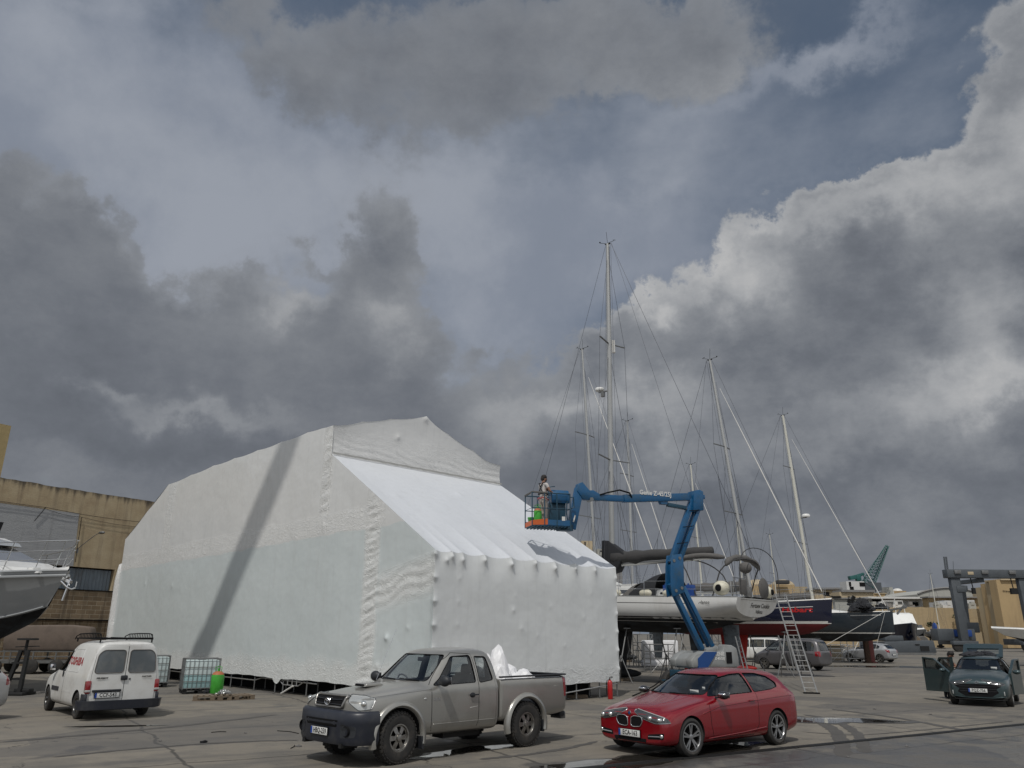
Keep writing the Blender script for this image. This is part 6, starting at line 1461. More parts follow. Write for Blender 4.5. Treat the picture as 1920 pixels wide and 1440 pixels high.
MB().path([rl[i][5] if False else (rl[i][5][0]+.01, -rl[i][5][1]-.04, rl[i][5][2]-.12) for i in range(0, 31)], .05, 6).path([(rl[i][5][0]+.01, rl[i][5][1]+.04, rl[i][5][2]-.12) for i in range(0, 31)], .05, 6).build('rubbing_strake', M['gelg'], ml, 60)
MB().path([(rl[i][3][0]+.0, -rl[i][3][1]-.03, rl[i][3][2]) for i in range(0, 30)], .04, 6).build('spray_rail', M['gelg'], ml, 60)
sup = slab([(3.75, 1.0, 11.7, 1.45), (4.15, 1.2, 11.2, 1.40), (4.42, 1.2, 10.2, 1.36)]); link('coachroof', sup, M['gel'], ml)
MB().add([(9.9, -1.36, 4.43), (9.9, 1.36, 4.43), (8.2, 1.15, 5.05), (8.2, -1.15, 5.05)], [(0, 1, 2, 3)]).add([(9.9, -1.36, 4.43), (8.2, -1.15, 5.05), (3.0, -1.2, 5.1), (2.6, -1.38, 4.43)], [(0, 1, 2, 3)]).add([(9.9, 1.36, 4.43), (8.2, 1.15, 5.05), (3.0, 1.2, 5.1), (2.6, 1.38, 4.43)], [(0, 1, 2, 3)]).build('saloon_window', M['lensd'], ml)
link('flybridge', slab([(5.05, 2.5, 7.4, 1.2), (5.12, 2.2, 8.3, 1.4), (5.25, 2.2, 8.1, 1.4), (5.5, 2.4, 7.2, 1.3)]), M['gel'], ml)
link('flybridge_cover', slab([(5.5, 3.6, 6.9, 1.2), (6.1, 3.8, 7.3, 1.1)]), M['canvasb'], ml)
MB().path([(3.6, -.9, 6.2), (3.3, -.9, 7.4), (3.8, -.9, 7.9), (5.5, -.9, 7.95), (6.6, -.9, 7.4), (6.9, -.9, 6.3)], .03, 6).path([(3.6, .9, 6.2), (3.3, .9, 7.4), (3.8, .9, 7.9), (5.5, .9, 7.95), (6.6, .9, 7.4), (6.9, .9, 6.3)], .03, 6).build('radar_arch', M['steel'], ml, 60)
ap = rl[29][5]; MB().bar((ap[0]-.1, 0, 3.75), (ap[0]+.38, 0, 3.6), .10).path([(ap[0]+.25, -.28, 3.62), (ap[0]+.42, -.15, 3.42), (ap[0]+.45, 0, 3.36), (ap[0]+.42, .15, 3.42), (ap[0]+.25, .28, 3.62)], .035, 6).bar((ap[0]+.3, 0, 3.6), (ap[0]+.1, 0, 3.0), .05).build('anchor', M['chrome'], ml, 60)
MB().box((ap[0]-1.0, -.5, 3.98), (.35, .25, .2)).box((ap[0]-.6, .2, 3.98), (.3, .2, .22)).box((ap[0]-.8, -.15, 3.92), (.5, .9, .06)).build('windlass', M['gel'], ml)
def bigprop(px, py, top, label):
    g_ = G(px, py); o = empty('boat_stand', (g_.x, g_.y, 0), 0, label, 'boat stand', 'black stands under the left motor yacht'); tz = top
    b = MB()
    for dx, dy in ((-.16, -.1), (.16, -.1), (0, .18)): b.bar((dx*1.6, dy*1.6, .05), (dx*.7+.12, dy*.7, tz-.35), .11)
    for z in (.5, 1.0): b.bar((-.2, -.12, z), (.25, -.12, z), .06).bar((-.2, -.12, z), (0, .22, z), .06)
    b.build('lattice_post', M['blacksteel'], o); MB().tube((.1, 0, tz-.5), (.12, 0, tz), .05, 8).box((.12, 0, tz), (.5, .4, .06)).bar((-.25, 0, tz-.25), (.55, 0, tz-.22), .03).build('screw_head', M['blacksteel'], o)
    MB().box((0, 0, .05), (1.0, .8, .1)).box((.3, 0, .14), (.5, .3, .12)).build('base_plate', M['blacksteel'], o, bevel=.02)
bigprop(26, 1303, 1.75, 'black lattice stand holding the bow of the left motor yacht'); bigprop(-120, 1310, 1.5, 'black lattice stand holding the middle of the left motor yacht')
# ---- trailer with tarpaulin
tr_c = G(95, 1262); tr_ = empty('flatbed_trailer', (tr_c.x, tr_c.y, 0), R(12), 'low trailer loaded with brown boarding, behind the white van', 'trailer')
tb = MB().box((0, 0, .55), (5.4, 2.0, .12))
for x in (-2.6, -1.6, -.6, .4, 1.4, 2.6): tb.box((x, -1.0, .8), (.06, .06, .5)).box((x, 1.0, .8), (.06, .06, .5))
tb.box((0, -1.0, 1.03), (5.4, .05, .05)).box((0, 1.0, 1.03), (5.4, .05, .05)).box((0, -1.0, .8), (5.4, .03, .05)).bar((2.7, 0, .5), (4.0, 0, .45), .1); tb.build('frame', M['galv'], tr_)
for x in (-.6, .5, -2.2):
    for s_ in (1, -1): MB().lathe([(.30, -.09), (.33, -.07), (.33, .07), (.30, .09), (.15, .09), (.15, .04), (0, .04)], (x, s_*1.08, .34), axis='Y', n=20).build('wheel', M['rubber'], tr_, 40)
o = MB().prism([(-2.2, 0), (-2.3, .95), (-1.4, 1.18), (.6, 1.22), (1.6, 1.12), (1.9, 0)], -.5, .5).build('tarpaulin_load', M['tarp'], None, bevel=.12); o.location = (tr_c.x, tr_c.y, 1.06); o.rotation_euler = (0, 0, R(12)); tag(o, 'bulky load under a faded brown tarpaulin on the low trailer', 'covered load')
# ---------------------------------------------------------------- boom lift
Lb = Vector((6.85, 28.9, 0)); Ld = Vector((.92, .392, 0)).normalized(); Ln = Vector((Ld.y, -Ld.x, 0))
def LP(px, py):
    d = ray(px, py); t = ((Lb-CAM).dot(Ln))/d.dot(Ln); q = CAM+d*t; return Vector(((q-Lb).dot(Ld), 0, q.z))
lift = empty('boom_lift', Lb, math.atan2(Ld.y, Ld.x), 'blue articulated boom lift reaching over the shelter roof behind the red hatchback', 'boom lift')
def lb(name, a, b, w_, h_, mt='lift', y=0, par=None, bevel=.006):
    a, b = Vector(a), Vector(b); a.y = b.y = y; d = (b-a); L_ = d.length; ang = -math.atan2(d.z, d.x)
    return MB().box((a+b)/2, (L_, w_, h_), Matrix.Rotation(ang, 3, 'Y')).build(name, M[mt], par or lift, bevel=bevel)
P_base, P_mid, P_elb, P_top = LP(1322, 1212), LP(1262, 1108), LP(1258, 1052), LP(1302, 930)
l1 = lb('lower_arm', P_base+Vector((-.16, 0, -.1)), P_mid+Vector((-.12, 0, .25)), .20, .17); lb('parallel_link', P_base+Vector((.24, 0, .0)), P_mid+Vector((.36, 0, .15)), .09, .15, y=-.12, par=l1); lb('parallel_link', P_base+Vector((.24, 0, .0)), P_mid+Vector((.36, 0, .15)), .09, .15, y=.12, par=l1)
kn = MB().prism([(P_mid.x-.16, P_mid.z-.22), (P_mid.x+.36, P_mid.z-.05), (P_elb.x+.42, P_elb.z+.05), (P_elb.x+.34, P_elb.z+.26), (P_elb.x-.06, P_elb.z+.20), (P_elb.x-.14, P_elb.z-.2), (P_mid.x-.20, P_mid.z+.2)], -.19, -.13).prism([(P_mid.x-.16, P_mid.z-.22), (P_mid.x+.36, P_mid.z-.05), (P_elb.x+.42, P_elb.z+.05), (P_elb.x+.34, P_elb.z+.26), (P_elb.x-.06, P_elb.z+.20), (P_elb.x-.14, P_elb.z-.2), (P_mid.x-.20, P_mid.z+.2)], .13, .19).box(((P_mid.x+P_elb.x)/2+.05, 0, (P_mid.z+P_elb.z)/2), (.22, .26, .8)).build('knuckle', M['lift'], lift, bevel=.02)
for p in (P_mid, P_elb, P_mid+Vector((.25, 0, .1)), P_elb+Vector((.25, 0, .1))): MB().lathe([(.055, -.21), (.055, .21)], p, axis='Y', n=12).build('pin', M['galv'], kn, 40)
l2 = lb('middle_arm', P_elb+Vector((0, 0, -.05)), P_top+Vector((-.12, 0, -.15)), .20, .17); lb('parallel_link', P_elb+Vector((.36, 0, .1)), P_top+Vector((.20, 0, -.25)), .09, .13, y=-.12, par=l2); lb('parallel_link', P_elb+Vector((.36, 0, .1)), P_top+Vector((.20, 0, -.25)), .09, .13, y=.12, par=l2)
for k in (.25, .5, .75):
    p = P_elb.lerp(P_top, k)+Vector((.22, 0, 0)); MB().path([p+Vector((-.35, -.19, 0)), p+Vector((.05, -.22, .05)), p+Vector((.12, -.19, .08))], .015, 5).build('hose', M['black'], l2)
th = MB().prism([(P_top.x-.22, P_top.z-.62), (P_top.x+.24, P_top.z-.55), (P_top.x+.28, P_top.z+.16), (P_top.x+.12, P_top.z+.22), (P_top.x-.16, P_top.z+.16)], -.2, .2).box((P_top.x+.3, 0, P_top.z-.03), (.16, .3, .16)).build('boom_head', M['lift'], lift, bevel=.02)
Bu, Bw = LP(1290, 932), LP(1168, 935); Bt = LP(1106, 932)
up = lb('upper_boom', Bu, Bw, .22, .27); lb('boom_extension', Bw+Vector((.3, 0, .0)), Bt, .17, .22); MB().prism([(Bu.x-1.35, Bu.z-.15), (Bu.x-.95, Bu.z-.15), (Bu.x-1.0, Bu.z-.36), (Bu.x-1.25, Bu.z-.36)], -.08, .08).build('cylinder_bracket', M['lift'], up)
MB().tube((Bu.x-1.1, 0, Bu.z-.30), (Bu.x-.1, 0, Bu.z-.46), .055, 10).build('lift_cylinder', M['galv'], up, 40); lb('cylinder_guard', (Bu.x-.95, 0, Bu.z-.35), (Bu.x-.15, 0, Bu.z-.42), .16, .13, 'liftdark', par=up)
put_text('Genie Z-45/25J', .235, M['inkw'], (Bu.x-1.52, -.125, Bu.z+.0), (1, 0, .0), (0, 0, 1), up, 'boom_lettering', bold=.006, xs=.95)
MB().path([(Bw.x+.3, -.12, Bw.z+.05), (Bw.x+.2, -.14, Bw.z+.2), (Bw.x-.2, -.12, Bw.z+.28), (Bw.x-.7, -.1, Bw.z+.15), (Bw.x-1.0, -.1, Bw.z+.05)], .03, 6).build('hose', M['black'], up, 60)
Jt, Jb = LP(1096, 925), LP(1068, 985)
hdp = [(Bt.x+.35, Bt.z+.12), (Bt.x+.1, Bt.z+.24), (Bt.x-.06, Bt.z+.22), (Jt.x-.12, Jt.z+.38), (Jt.x-.30, Jt.z+.30), (Jt.x-.36, Jt.z+.05), (Jt.x-.1, Jt.z-.25), (Bt.x+.1, Bt.z-.12), (Bt.x+.35, Bt.z-.12)]
jh = MB().prism(hdp, -.11, .11).build('jib_head', M['lift'], lift, bevel=.02); lb('jib', Jt+Vector((-.22, 0, .15)), Jb+Vector((.05, 0, -.12)), .17, .30)
MB().lathe([(.07, -.15), (.07, .15)], (Bt.x, 0, Bt.z-.1), axis='Y', n=12).build('pin', M['galv'], jh, 40)
MB().box(Jb.lerp(Jt, .2)+Vector((.02, -.09, 0)), (.05, .01, .25), Matrix.Rotation(R(20), 3, 'Y')).build('warning_label', M['stripe'], lift)
# basket, long side across the boom, near edge towards the camera-left
bk0 = LP(1035, 990); bz = bk0.z; bkx0, bkx1 = LP(993, 990).x, LP(1060, 990).x
bl = empty('basket', (0, 0, 0)); bl.parent = lift
cx0 = (bkx0+bkx1)/2; W2 = (bkx1-bkx0)/2; D2 = .42
mB = Matrix.Rotation(R(-8), 3, 'Z')
def bp(x, y, z): return Vector((cx0, 0, bz))+mB @ Vector((x, y, z))
fl_ = MB(); 
fl_.add([bp(*p) for p in ((-W2, -D2, .0), (W2, -D2, 0), (W2, D2, 0), (-W2, D2, 0), (-W2, -D2, .04), (W2, -D2, .04), (W2, D2, .04), (-W2, D2, .04))], [(0, 3, 2, 1), (4, 5, 6, 7), (0, 1, 5, 4), (1, 2, 6, 5), (2, 3, 7, 6), (3, 0, 4, 7)])
for k in range(-5, 6): fl_.bar(bp(k*W2/5.5, -D2, -.02), bp(k*W2/5.5, D2, -.02), .03)
fl_.build('basket_floor', M['liftdark'], bl)
tp_ = MB()
for a, b in (((-W2, -D2), (W2, -D2)), ((W2, -D2), (W2, D2)), ((W2, D2), (-W2, D2)), ((-W2, D2), (-W2, -D2))):
    A_, B_ = bp(a[0], a[1], .12), bp(b[0], b[1], .12); tp_.bar(A_, B_, .02, .19) if False else None
for (x0, y0, x1, y1_) in ((-W2+.45, -D2, W2, -D2), (W2, -D2, W2, D2), (-W2, D2, W2, D2)):
    a, b, c, d = bp(x0, y0, .0), bp(x1, y1_, .0), bp(x1, y1_, .22), bp(x0, y0, .22); tp_.add([a, b, c, d], [(0, 1, 2, 3)])
tp_.build('toe_board', M['lift'], bl)
MB().add([bp(-W2, -D2-.003, .02), bp(-W2+.55, -D2-.003, .05), bp(-W2+.55, -D2-.003, .25), bp(-W2, -D2-.003, .18)], [(0, 1, 2, 3)]).add([bp(-W2-.003, D2, .02), bp(-W2-.003, -D2, .02), bp(-W2-.003, -D2, .18), bp(-W2-.003, D2, .18)], [(0, 1, 2, 3)]).build('orange_board', M['orange'], bl)
rl_ = MB()
for x, y in ((-W2, -D2), (-W2, D2), (-W2*.35, -D2), (-W2*.35, D2), (W2*.3, -D2), (W2, -D2), (W2, D2)): rl_.tube(bp(x, y, 0), bp(x, y, 1.12), .02, 6)
for z, r_ in ((1.12, .024), (.60, .016)):
    q = [bp(-W2, -D2, z), bp(W2, -D2, z), bp(W2, D2, z), bp(-W2, D2, z)]; rl_.path(q, r_, 6, True)
rl_.build('guard_rail', M['liftdark'], bl, 50)
rf = MB()
for y in (-D2,): rf.path([bp(-W2, D2, 1.13), bp(-W2, -D2, 1.13), bp(-W2*.2, -D2, 1.13)], .035, 6)
rf.build('rail_foam', M['canvas2'], bl, 60)
cb_ = MB(); vs = []
for x in (W2*.12, W2*1.05):
    for y, z in ((-.28, .82), (-.30, 1.10), (-.20, 1.28), (.05, 1.30), (.22, 1.15), (.22, .85)): vs.append(bp(x, y, z))
cb_.add(vs, [tuple(range(6)), tuple(range(11, 5, -1))]+[(i, 6+i, 6+(i+1) % 6, (i+1) % 6) for i in range(6)]).build('control_panel', M['lift'], bl, bevel=.03)
MB().add([bp(*p) for p in ((W2*.05, -.15, .15), (W2*.9, -.15, .15), (W2*.9, .2, .15), (W2*.05, .2, .15), (W2*.05, -.15, .85), (W2*.9, -.15, .85), (W2*.9, .2, .85), (W2*.05, .2, .85))], [(0, 3, 2, 1), (4, 5, 6, 7), (0, 1, 5, 4), (1, 2, 6, 5), (2, 3, 7, 6), (3, 0, 4, 7)]).build('mount_plate', M['liftdark'], bl, bevel=.02)
hp = MB().path([bp(W2*.05, -.3, .7), bp(-W2*.05, -.3, .8), bp(-W2*.08, -.3, 1.2), bp(W2*.0, -.3, 1.36), bp(W2*.25, -.3, 1.38)], .018, 6).path([bp(W2*1.1, -.2, 1.05), bp(W2*1.3, -.2, 1.05), bp(W2*1.32, -.2, .7), bp(W2*1.05, -.2, .62)], .022, 6).path([bp(W2*.9, -.3, .9), bp(W2*.85, -.32, .5), bp(W2*.95, -.3, .1)], .02, 6); hp.build('tube_guard', M['liftdark'], bl, 60)
MB().add([bp(W2*.55, -D2-.01, .20), bp(W2*.72, -D2-.01, .20), bp(W2*.72, -D2-.01, .34), bp(W2*.55, -D2-.01, .34)], [(0, 1, 2, 3)]).build('label_plate', M['stripe'], bl)
MB().tube(bp(W2*.75, 0, -.05), bp(W2*.75, 0, .25), .12, 12).box(bp(W2*.9, 0, .02), (.5, .3, .22)).build('rotator', M['liftdark'], bl, 40)
# turntable, chassis
tt = MB().prism([(-.95, .98), (1.05, .98), (1.05, 1.30), (1.0, 1.62), (.80, 1.72), (.45, 1.74), (.40, 1.50), (-.45, 1.52), (-.75, 1.42), (-.98, 1.22)], -.66, -.30).prism([(-.95, .98), (1.05, .98), (1.05, 1.30), (1.0, 1.62), (.80, 1.72), (.45, 1.74), (.40, 1.50), (-.45, 1.52), (-.75, 1.42), (-.98, 1.22)], .30, .66).build('cowl', M['cover'], lift, bevel=.05)
MB().prism([(-.95, .99), (-.40, .99), (-.40, 1.47), (-.72, 1.40), (-.93, 1.24)], -.68, .68).build('counterweight', M['cover'], lift, bevel=.08)
MB().prism([(-.72, .96), (-.35, .96), (.10, 1.50), (-.40, 1.50), (-.72, 1.28)], -.70, -.64).build('blue_panel', M['lblue'], tt)
MB().box((.62, -.665, 1.30), (.24, .02, .38)).build('control_recess', M['black'], tt); 
for s_, z_, h_ in (('GENIE', 1.42, .15), ('Z-45/25J', 1.28, .12), ('RENTAL', 1.10, .09)): put_text(s_, h_, M['inkw'], (.22, -.667, z_), (1, 0, 0), (0, 0, 1), tt, 'cowl_lettering', bold=.005) if s_ != 'RENTAL' else None
MB().prism([(.05, 1.3), (.0, 1.60), (.45, 1.66), (.62, 1.3)], -.2, .2).box((0, 0, 1.1), (1.7, .9, .3)).build('riser_mount', M['cover'], lift, bevel=.03)
MB().box((0, 0, .70), (2.2, 1.0, .36)).lathe([(.55, .88), (.55, 1.0)], n=24).box((1.1, 0, .45), (.25, 1.7, .2)).box((-1.1, 0, .45), (.25, 1.7, .2)).build('chassis', M['liftdark'], lift, bevel=.02)
tm, rm, dk = wheel_meshes(.43, .32, .22, 'five')
for x in (.95, -.80):
    for s_ in (1, -1):
        o = bpy.data.objects.new('wheel', tm); col.objects.link(o); o.parent = lift; o.location = (x, s_*.80, .43); o.rotation_euler = (0, 0, 0 if s_ > 0 else math.pi)
        c = bpy.data.objects.new('rim', rm); col.objects.link(c); c.parent = o
m_l = Matrix.Rotation(math.atan2(Ld.y, Ld.x), 3, 'Z')
def lw(p): return Lb+m_l @ Vector(p)

# ---------------------------------------------------------------- people
def person(loc, rz, J, label, cat='person', top='shirtw', low='trousers', shoe='darkcloth', sleeve=.5, hair=True, helmet=False, harness=False, vest=False, fingers=True):
    root = empty('person', loc, rz, label, cat)
    P_ = []; E_ = []; Rr = []; Lb_ = []
    def ch(pts, rad, lab, start=None):
        prev = start
        for p, r_ in zip(pts, rad):
            P_.append(Vector(p)); Rr.append(r_); Lb_.append(lab); i = len(P_)-1
            if prev is not None: E_.append((prev, i))
            prev = i
        return prev
    hip, ch_, nk, hd = [Vector(J[k]) for k in ('hip', 'chest', 'neck', 'head')]
    r0_ = ch([hip], [.135], 'low'); w_ = ch([hip.lerp(ch_, .45)], [.125], 'top', r0_); c_ = ch([ch_], [.145], 'top', w_); n0 = ch([nk.lerp(ch_, .35)], [.085], 'top', c_); n1 = ch([nk], [.055], 'skin', n0); h1 = ch([hd.lerp(nk, .45), hd, hd+(hd-nk).normalized()*.08], [.075, .098, .07], 'skin', n1)
    for s_, k in ((1, 'L'), (-1, 'R')):
        sh, el_, wr_, hn = [Vector(J[x+k]) for x in ('sh', 'el', 'wr', 'ha')]
        a = ch([ch_.lerp(sh, .6)+Vector((0, 0, .04)), sh], [.07, .062], 'top', c_); a = ch([sh.lerp(el_, sleeve)], [.052], 'top', a); a = ch([el_], [.040], 'skin', a); a = ch([wr_], [.028], 'skin', a); pal = ch([wr_.lerp(hn, .5)], [.034], 'skin', a)
        d = (hn-wr_).normalized(); u, v_ = frame_from(d)
        if fingers:
            for q, o in enumerate((-.033, -.011, .011, .033)):
                b0 = hn+u*o; ch([b0, b0+d*.035-v_*.008, b0+d*(.06-.008*abs(q-1.3))-v_*.03], [.012, .010, .008], 'skin', pal)
            ch([wr_.lerp(hn, .6)+u*.05, hn+u*.065+d*.02], [.013, .010], 'skin', pal)
        hpj, kn_, an, toe = [Vector(J[x+k]) for x in ('hp', 'kn', 'an', 'to')]
        b = ch([hpj, hpj.lerp(kn_, .35), kn_, kn_.lerp(an, .3), an], [.105, .092, .064, .062, .050], 'low', r0_); ch([an+Vector((0, 0, -.05)), toe], [.045, .035], 'shoe', b)
    me = bpy.data.meshes.new('person_body'); me.from_pydata([tuple(p) for p in P_], E_, []); o = bpy.data.objects.new('tmp', me); col.objects.link(o)
    md = o.modifiers.new('s', 'SKIN'); md.use_smooth_shade = True
    for i, r_ in enumerate(Rr): me.skin_vertices[0].data[i].radius = (r_, r_*(.78 if Lb_[i] == 'top' and r_ > .1 else 1)); me.skin_vertices[0].data[i].use_root = (i == 0)
    o.modifiers.new('b', 'SUBSURF').levels = 2
    dg = bpy.context.evaluated_depsgraph_get(); dg.update(); bm_ = bpy.data.meshes.new_from_object(o.evaluated_get(dg)); bpy.data.objects.remove(o)
    mats = [M['skin'], M[top], M[low], M[shoe]]; bm_.materials.clear()
    for m_ in mats: bm_.materials.append(m_)
    ix = {'skin': 0, 'top': 1, 'low': 2, 'shoe': 3}
    segs = [(P_[a], P_[b], Lb_[b]) for a, b in E_]
    for f in bm_.polygons:
        c = f.center; best = None; bd = 9
        for a, b, l in segs:
            ab = b-a; t = max(0, min(1, (c-a).dot(ab)/max(1e-9, ab.length_squared))); dd = (c-(a+ab*t)).length
            if dd < bd: bd, best = dd, l
        f.material_index = ix[best]
    link('body', bm_, None, root, 180)
    up_ = (hd-nk).normalized(); fwd_ = Vector(J.get('face', (1, 0, 0))).normalized()
    if hair: MB().ball(hd+up_*.055-fwd_*.018, (.108, .100, .095), 14, 10).ball(hd-fwd_*.05, (.075, .088, .09), 12, 8).build('hair', M['hair'], root, 180)
    if helmet: MB().ball(hd+up_*.07, (.13, .12, .10), 12, 8).build('helmet', M['helmet'], root, 180)
    MB().ball(hd+fwd_*.098-up_*.01, (.022, .018, .026), 8, 6).build('nose', M['skin'], root, 180)
    if J.get('beard'): MB().ball(hd+fwd_*.05-up_*.06, (.055, .07, .05), 10, 8).build('beard', M['hair'], root, 180)
    if harness:
        h_ = MB()
        for s_ in (1, -1): h_.path([ch_+Vector((-.13, 0, .02)), ch_+Vector((-.10, s_*.12, .17)), ch_+Vector((.05, s_*.12, .17)), ch_+Vector((.13, s_*.06, -.1))], .022, 6).path([ch_+Vector((-.13, 0, .02)), hip+Vector((-.10, s_*.14, .12))], .02, 6)
        q = [hip+Vector((math.cos(a)*.145, math.sin(a)*.18, .13)) for a in [i*math.pi/8 for i in range(16)]]; h_.path(q, .022, 6, True)
        h_.build('safety_harness', M['darkcloth'], root, 180)
        h2 = MB()
        for s_ in (1, -1): h2.path([Vector(J['hp'+('L' if s_ > 0 else 'R')])+Vector((math.cos(a)*.13, math.sin(a)*.13, .02-.05*math.cos(a))) for a in [i*math.pi/6 for i in range(12)]], .018, 6, True)
        h2.build('leg_strap', M['extr'], root, 180)
    return root
def stand(h=1.75, arm=None, lean=0):
    k = h/1.75
    J = dict(hip=(0, 0, .95), chest=(.02, 0, 1.30), neck=(.02, 0, 1.50), head=(.04, 0, 1.63), shL=(0, .19, 1.43), shR=(0, -.19, 1.43), elL=(.02, .25, 1.14), elR=(.02, -.25, 1.14), wrL=(.14, .24, .92), wrR=(.14, -.24, .92), haL=(.19, .24, .83), haR=(.19, -.24, .83),
             hpL=(0, .10, .88), hpR=(0, -.10, .88), knL=(.03, .11, .50), knR=(.03, -.11, .50), anL=(0, .11, .10), anR=(0, -.11, .10), toL=(.14, .12, .035), toR=(.14, -.12, .035))
    J.update(arm or {})
    return {a: (tuple(x*k for x in b) if isinstance(b, tuple) and a != 'face' else b) for a, b in J.items()}
mp = lw(bp(-W2*.28, -.10, .045)); 
man = person(mp, math.atan2(Ld.y, Ld.x)+R(10), stand(1.74, dict(elR=(.10, -.27, 1.17), wrR=(.30, -.20, 1.12), haR=(.38, -.16, 1.12), elL=(.10, .27, 1.17), wrL=(.32, .18, 1.12), haL=(.40, .14, 1.12), head=(.05, 0, 1.63), face=(1, -.2, 0), beard=True, knL=(.08, .12, .50))), 'man in white overalls and a black harness standing in the blue lift basket', harness=True)
def gasbottle(loc, label, r_=.16, h_=.55, group=None, cat='gas bottle'):
    o = empty('gas_bottle', loc, 0, label, cat, group)
    MB().lathe([(r_*.9, 0), (r_, .03), (r_, h_*.72), (r_*.92, h_*.80), (0, h_*.80)], n=20).build('cylinder', M['gasg'], o, 50)
    MB().lathe([(r_*.93, h_*.795), (r_*.80, h_*.87), (r_*.45, h_*.93), (0, h_*.94)], n=20).build('shoulder', M['gasr'], o, 50)
    MB().lathe([(.035, h_*.93), (.035, h_*1.06), (0, h_*1.07)], n=10).path([(.09, 0, h_*.9), (.10, 0, h_*1.1), (0, .0, h_*1.16), (-.10, 0, h_*1.1), (-.09, 0, h_*.9)], .012, 5).build('valve_guard', M['gasg'], o, 50)
gasbottle(lw(bp(-W2*.62, -.22, .045)), 'green gas bottle in the lift basket, the nearer of two', .14, .60, 'gas bottles in the basket'); gasbottle(lw(bp(-W2*.42, .20, .045)), 'green gas bottle in the lift basket right behind the man', .14, .60, 'gas bottles in the basket')
o = MB().lathe([(.10, 0), (.14, .26), (.15, .27), (.15, .30), (0, .30)], n=18).build('bucket', M['gasg'], None, 40); o.location = lw(bp(-W2*.50, -.0, .66)); 
o.location = lw(bp(-W2*.75, .18, .045)); tag(o, 'small green bucket in the corner of the lift basket', 'bucket')
# man behind the teal car
gm2 = Vector((gc_c.x, gc_c.y, 0)) + Matrix.Rotation(gc_h, 3, 'Z') @ Vector((-1.05, -1.25, 0))
J2 = stand(1.72, dict(hip=(-.12, 0, .93), chest=(.12, 0, 1.20), neck=(.26, 0, 1.36), head=(.34, .0, 1.47), shL=(.16, .19, 1.30), shR=(.16, -.19, 1.30), elL=(.36, .24, 1.08), elR=(.36, -.24, 1.08), wrL=(.55, .18, 1.08), wrR=(.55, -.18, 1.08), haL=(.63, .15, 1.08), haR=(.63, -.15, 1.08), face=(1, 0, -.3)))
person(gm2, gc_h+R(70), J2, 'dark-haired person in a white top leaning at the open door of the teal hatchback', top='shirtw', low='darkcloth')
for px, lbl in ((1824, 'worker in a yellow hi-vis jacket and white helmet by the far gantry legs'), (1813, 'crouching worker in a yellow hi-vis jacket beside the taller hi-vis worker')):
    g_ = G(px, 1218); k = 1.75 if px > 1820 else 1.3; person((g_.x, g_.y, 0), R(200), stand(k), lbl, top='hivis', low='darkcloth', hair=False, helmet=True, fingers=False)

# ---------------------------------------------------------------- yard items
def tote(px, py, rz, label, fill):
    g_ = G(px, py); o = empty('liquid_tote', (g_.x, g_.y, 0), rz, label, 'liquid tote', 'caged liquid totes')
    MB().box((0, 0, .62), (1.10, .92, .94)).build('tank', M['tank'], o, bevel=.06)
    if fill: MB().box((0, 0, .16+fill/2), (1.106, .926, fill)).build('liquid', M['water'], o, bevel=.05)
    MB().lathe([(.14, 1.08), (.14, 1.13), (0, 1.14)], n=16).build('lid', M['plastic'], o)
    c_ = MB()
    for z in (.18, .40, .62, .86, 1.13): c_.path([(-.58, -.49, z), (.58, -.49, z), (.58, .49, z), (-.58, .49, z)], .012 if z < 1.1 else .018, 5, True)
    for i in range(9):
        x = -.58+1.16*i/8
        for y in (-.49, .49): c_.tube((x, y, .14), (x, y, 1.13), .009, 5)
    for i in range(1, 7):
        y = -.49+.98*i/7
        for x in (-.58, .58): c_.tube((x, y, .14), (x, y, 1.13), .009, 5)
    c_.build('cage', M['galv'], o, 60)
    p = MB()
    for y in (-.42, 0, .42): p.box((0, y, .115), (1.2, .12, .022)).box((-.5, y, .055), (.14, .12, .10)).box((.5, y, .055), (.14, .12, .10)).box((0, y, .055), (.14, .12, .10))
    for x in (-.5, 0, .5): p.box((x, 0, .132), (.14, 1.0, .018))
    p.build('pallet_base', M['blacksteel'], o)
tote(371, 1299, R(28), 'caged tote of pale blue liquid standing beside the green gas bottle', .50); tote(280, 1288, R(28), 'empty caged tote partly hidden behind the white van', 0)
def pallet(px, py, rz, label):
    g_ = G(px, py); o = empty('pallet', (g_.x, g_.y, 0), rz, label, 'pallet', 'wooden pallets'); p = MB()
    for y in (-.36, 0, .36): 
        for x in (-.5, 0, .5): p.box((x, y, .06), (.14, .10, .08))
        p.box((0, y, .011), (1.15, .10, .02)).box((0, y, .108), (1.15, .10, .018))
    p.build('runner', M['wood'], o); q = MB()
    for i in range(7): q.box((-.52+i*.173, 0, .127), (.11, .82, .018))
    q.build('deck_board', M['wood'], o)
pallet(398, 1312, R(20), 'wooden pallet under the green gas bottle'); pallet(436, 1311, R(36), 'wooden pallet lying empty right of the gas bottle')
g_ = G(404, 1309); gasbottle((g_.x, g_.y, .14), 'tall green gas bottle with an orange shoulder standing on a pallet', .20, .72)
g_ = G(413, 1309); crumple('foil_sheet', [(0, 0, .16, .22, .10), (.18, .05, .16, .16, .07)], 0, 3, M['foil'], 'crumpled silver foil beside the gas bottle on the pallet', 'foil', (g_.x, g_.y, 0), 0); crumple('plastic_wrapping', [(0, 0, .16, .12, .09)], 0, 4, M['canvasb'], 'black plastic scrap on the pallet left of the gas bottle', 'plastic scrap', (g_.x-.42, g_.y-.12, 0), 0)
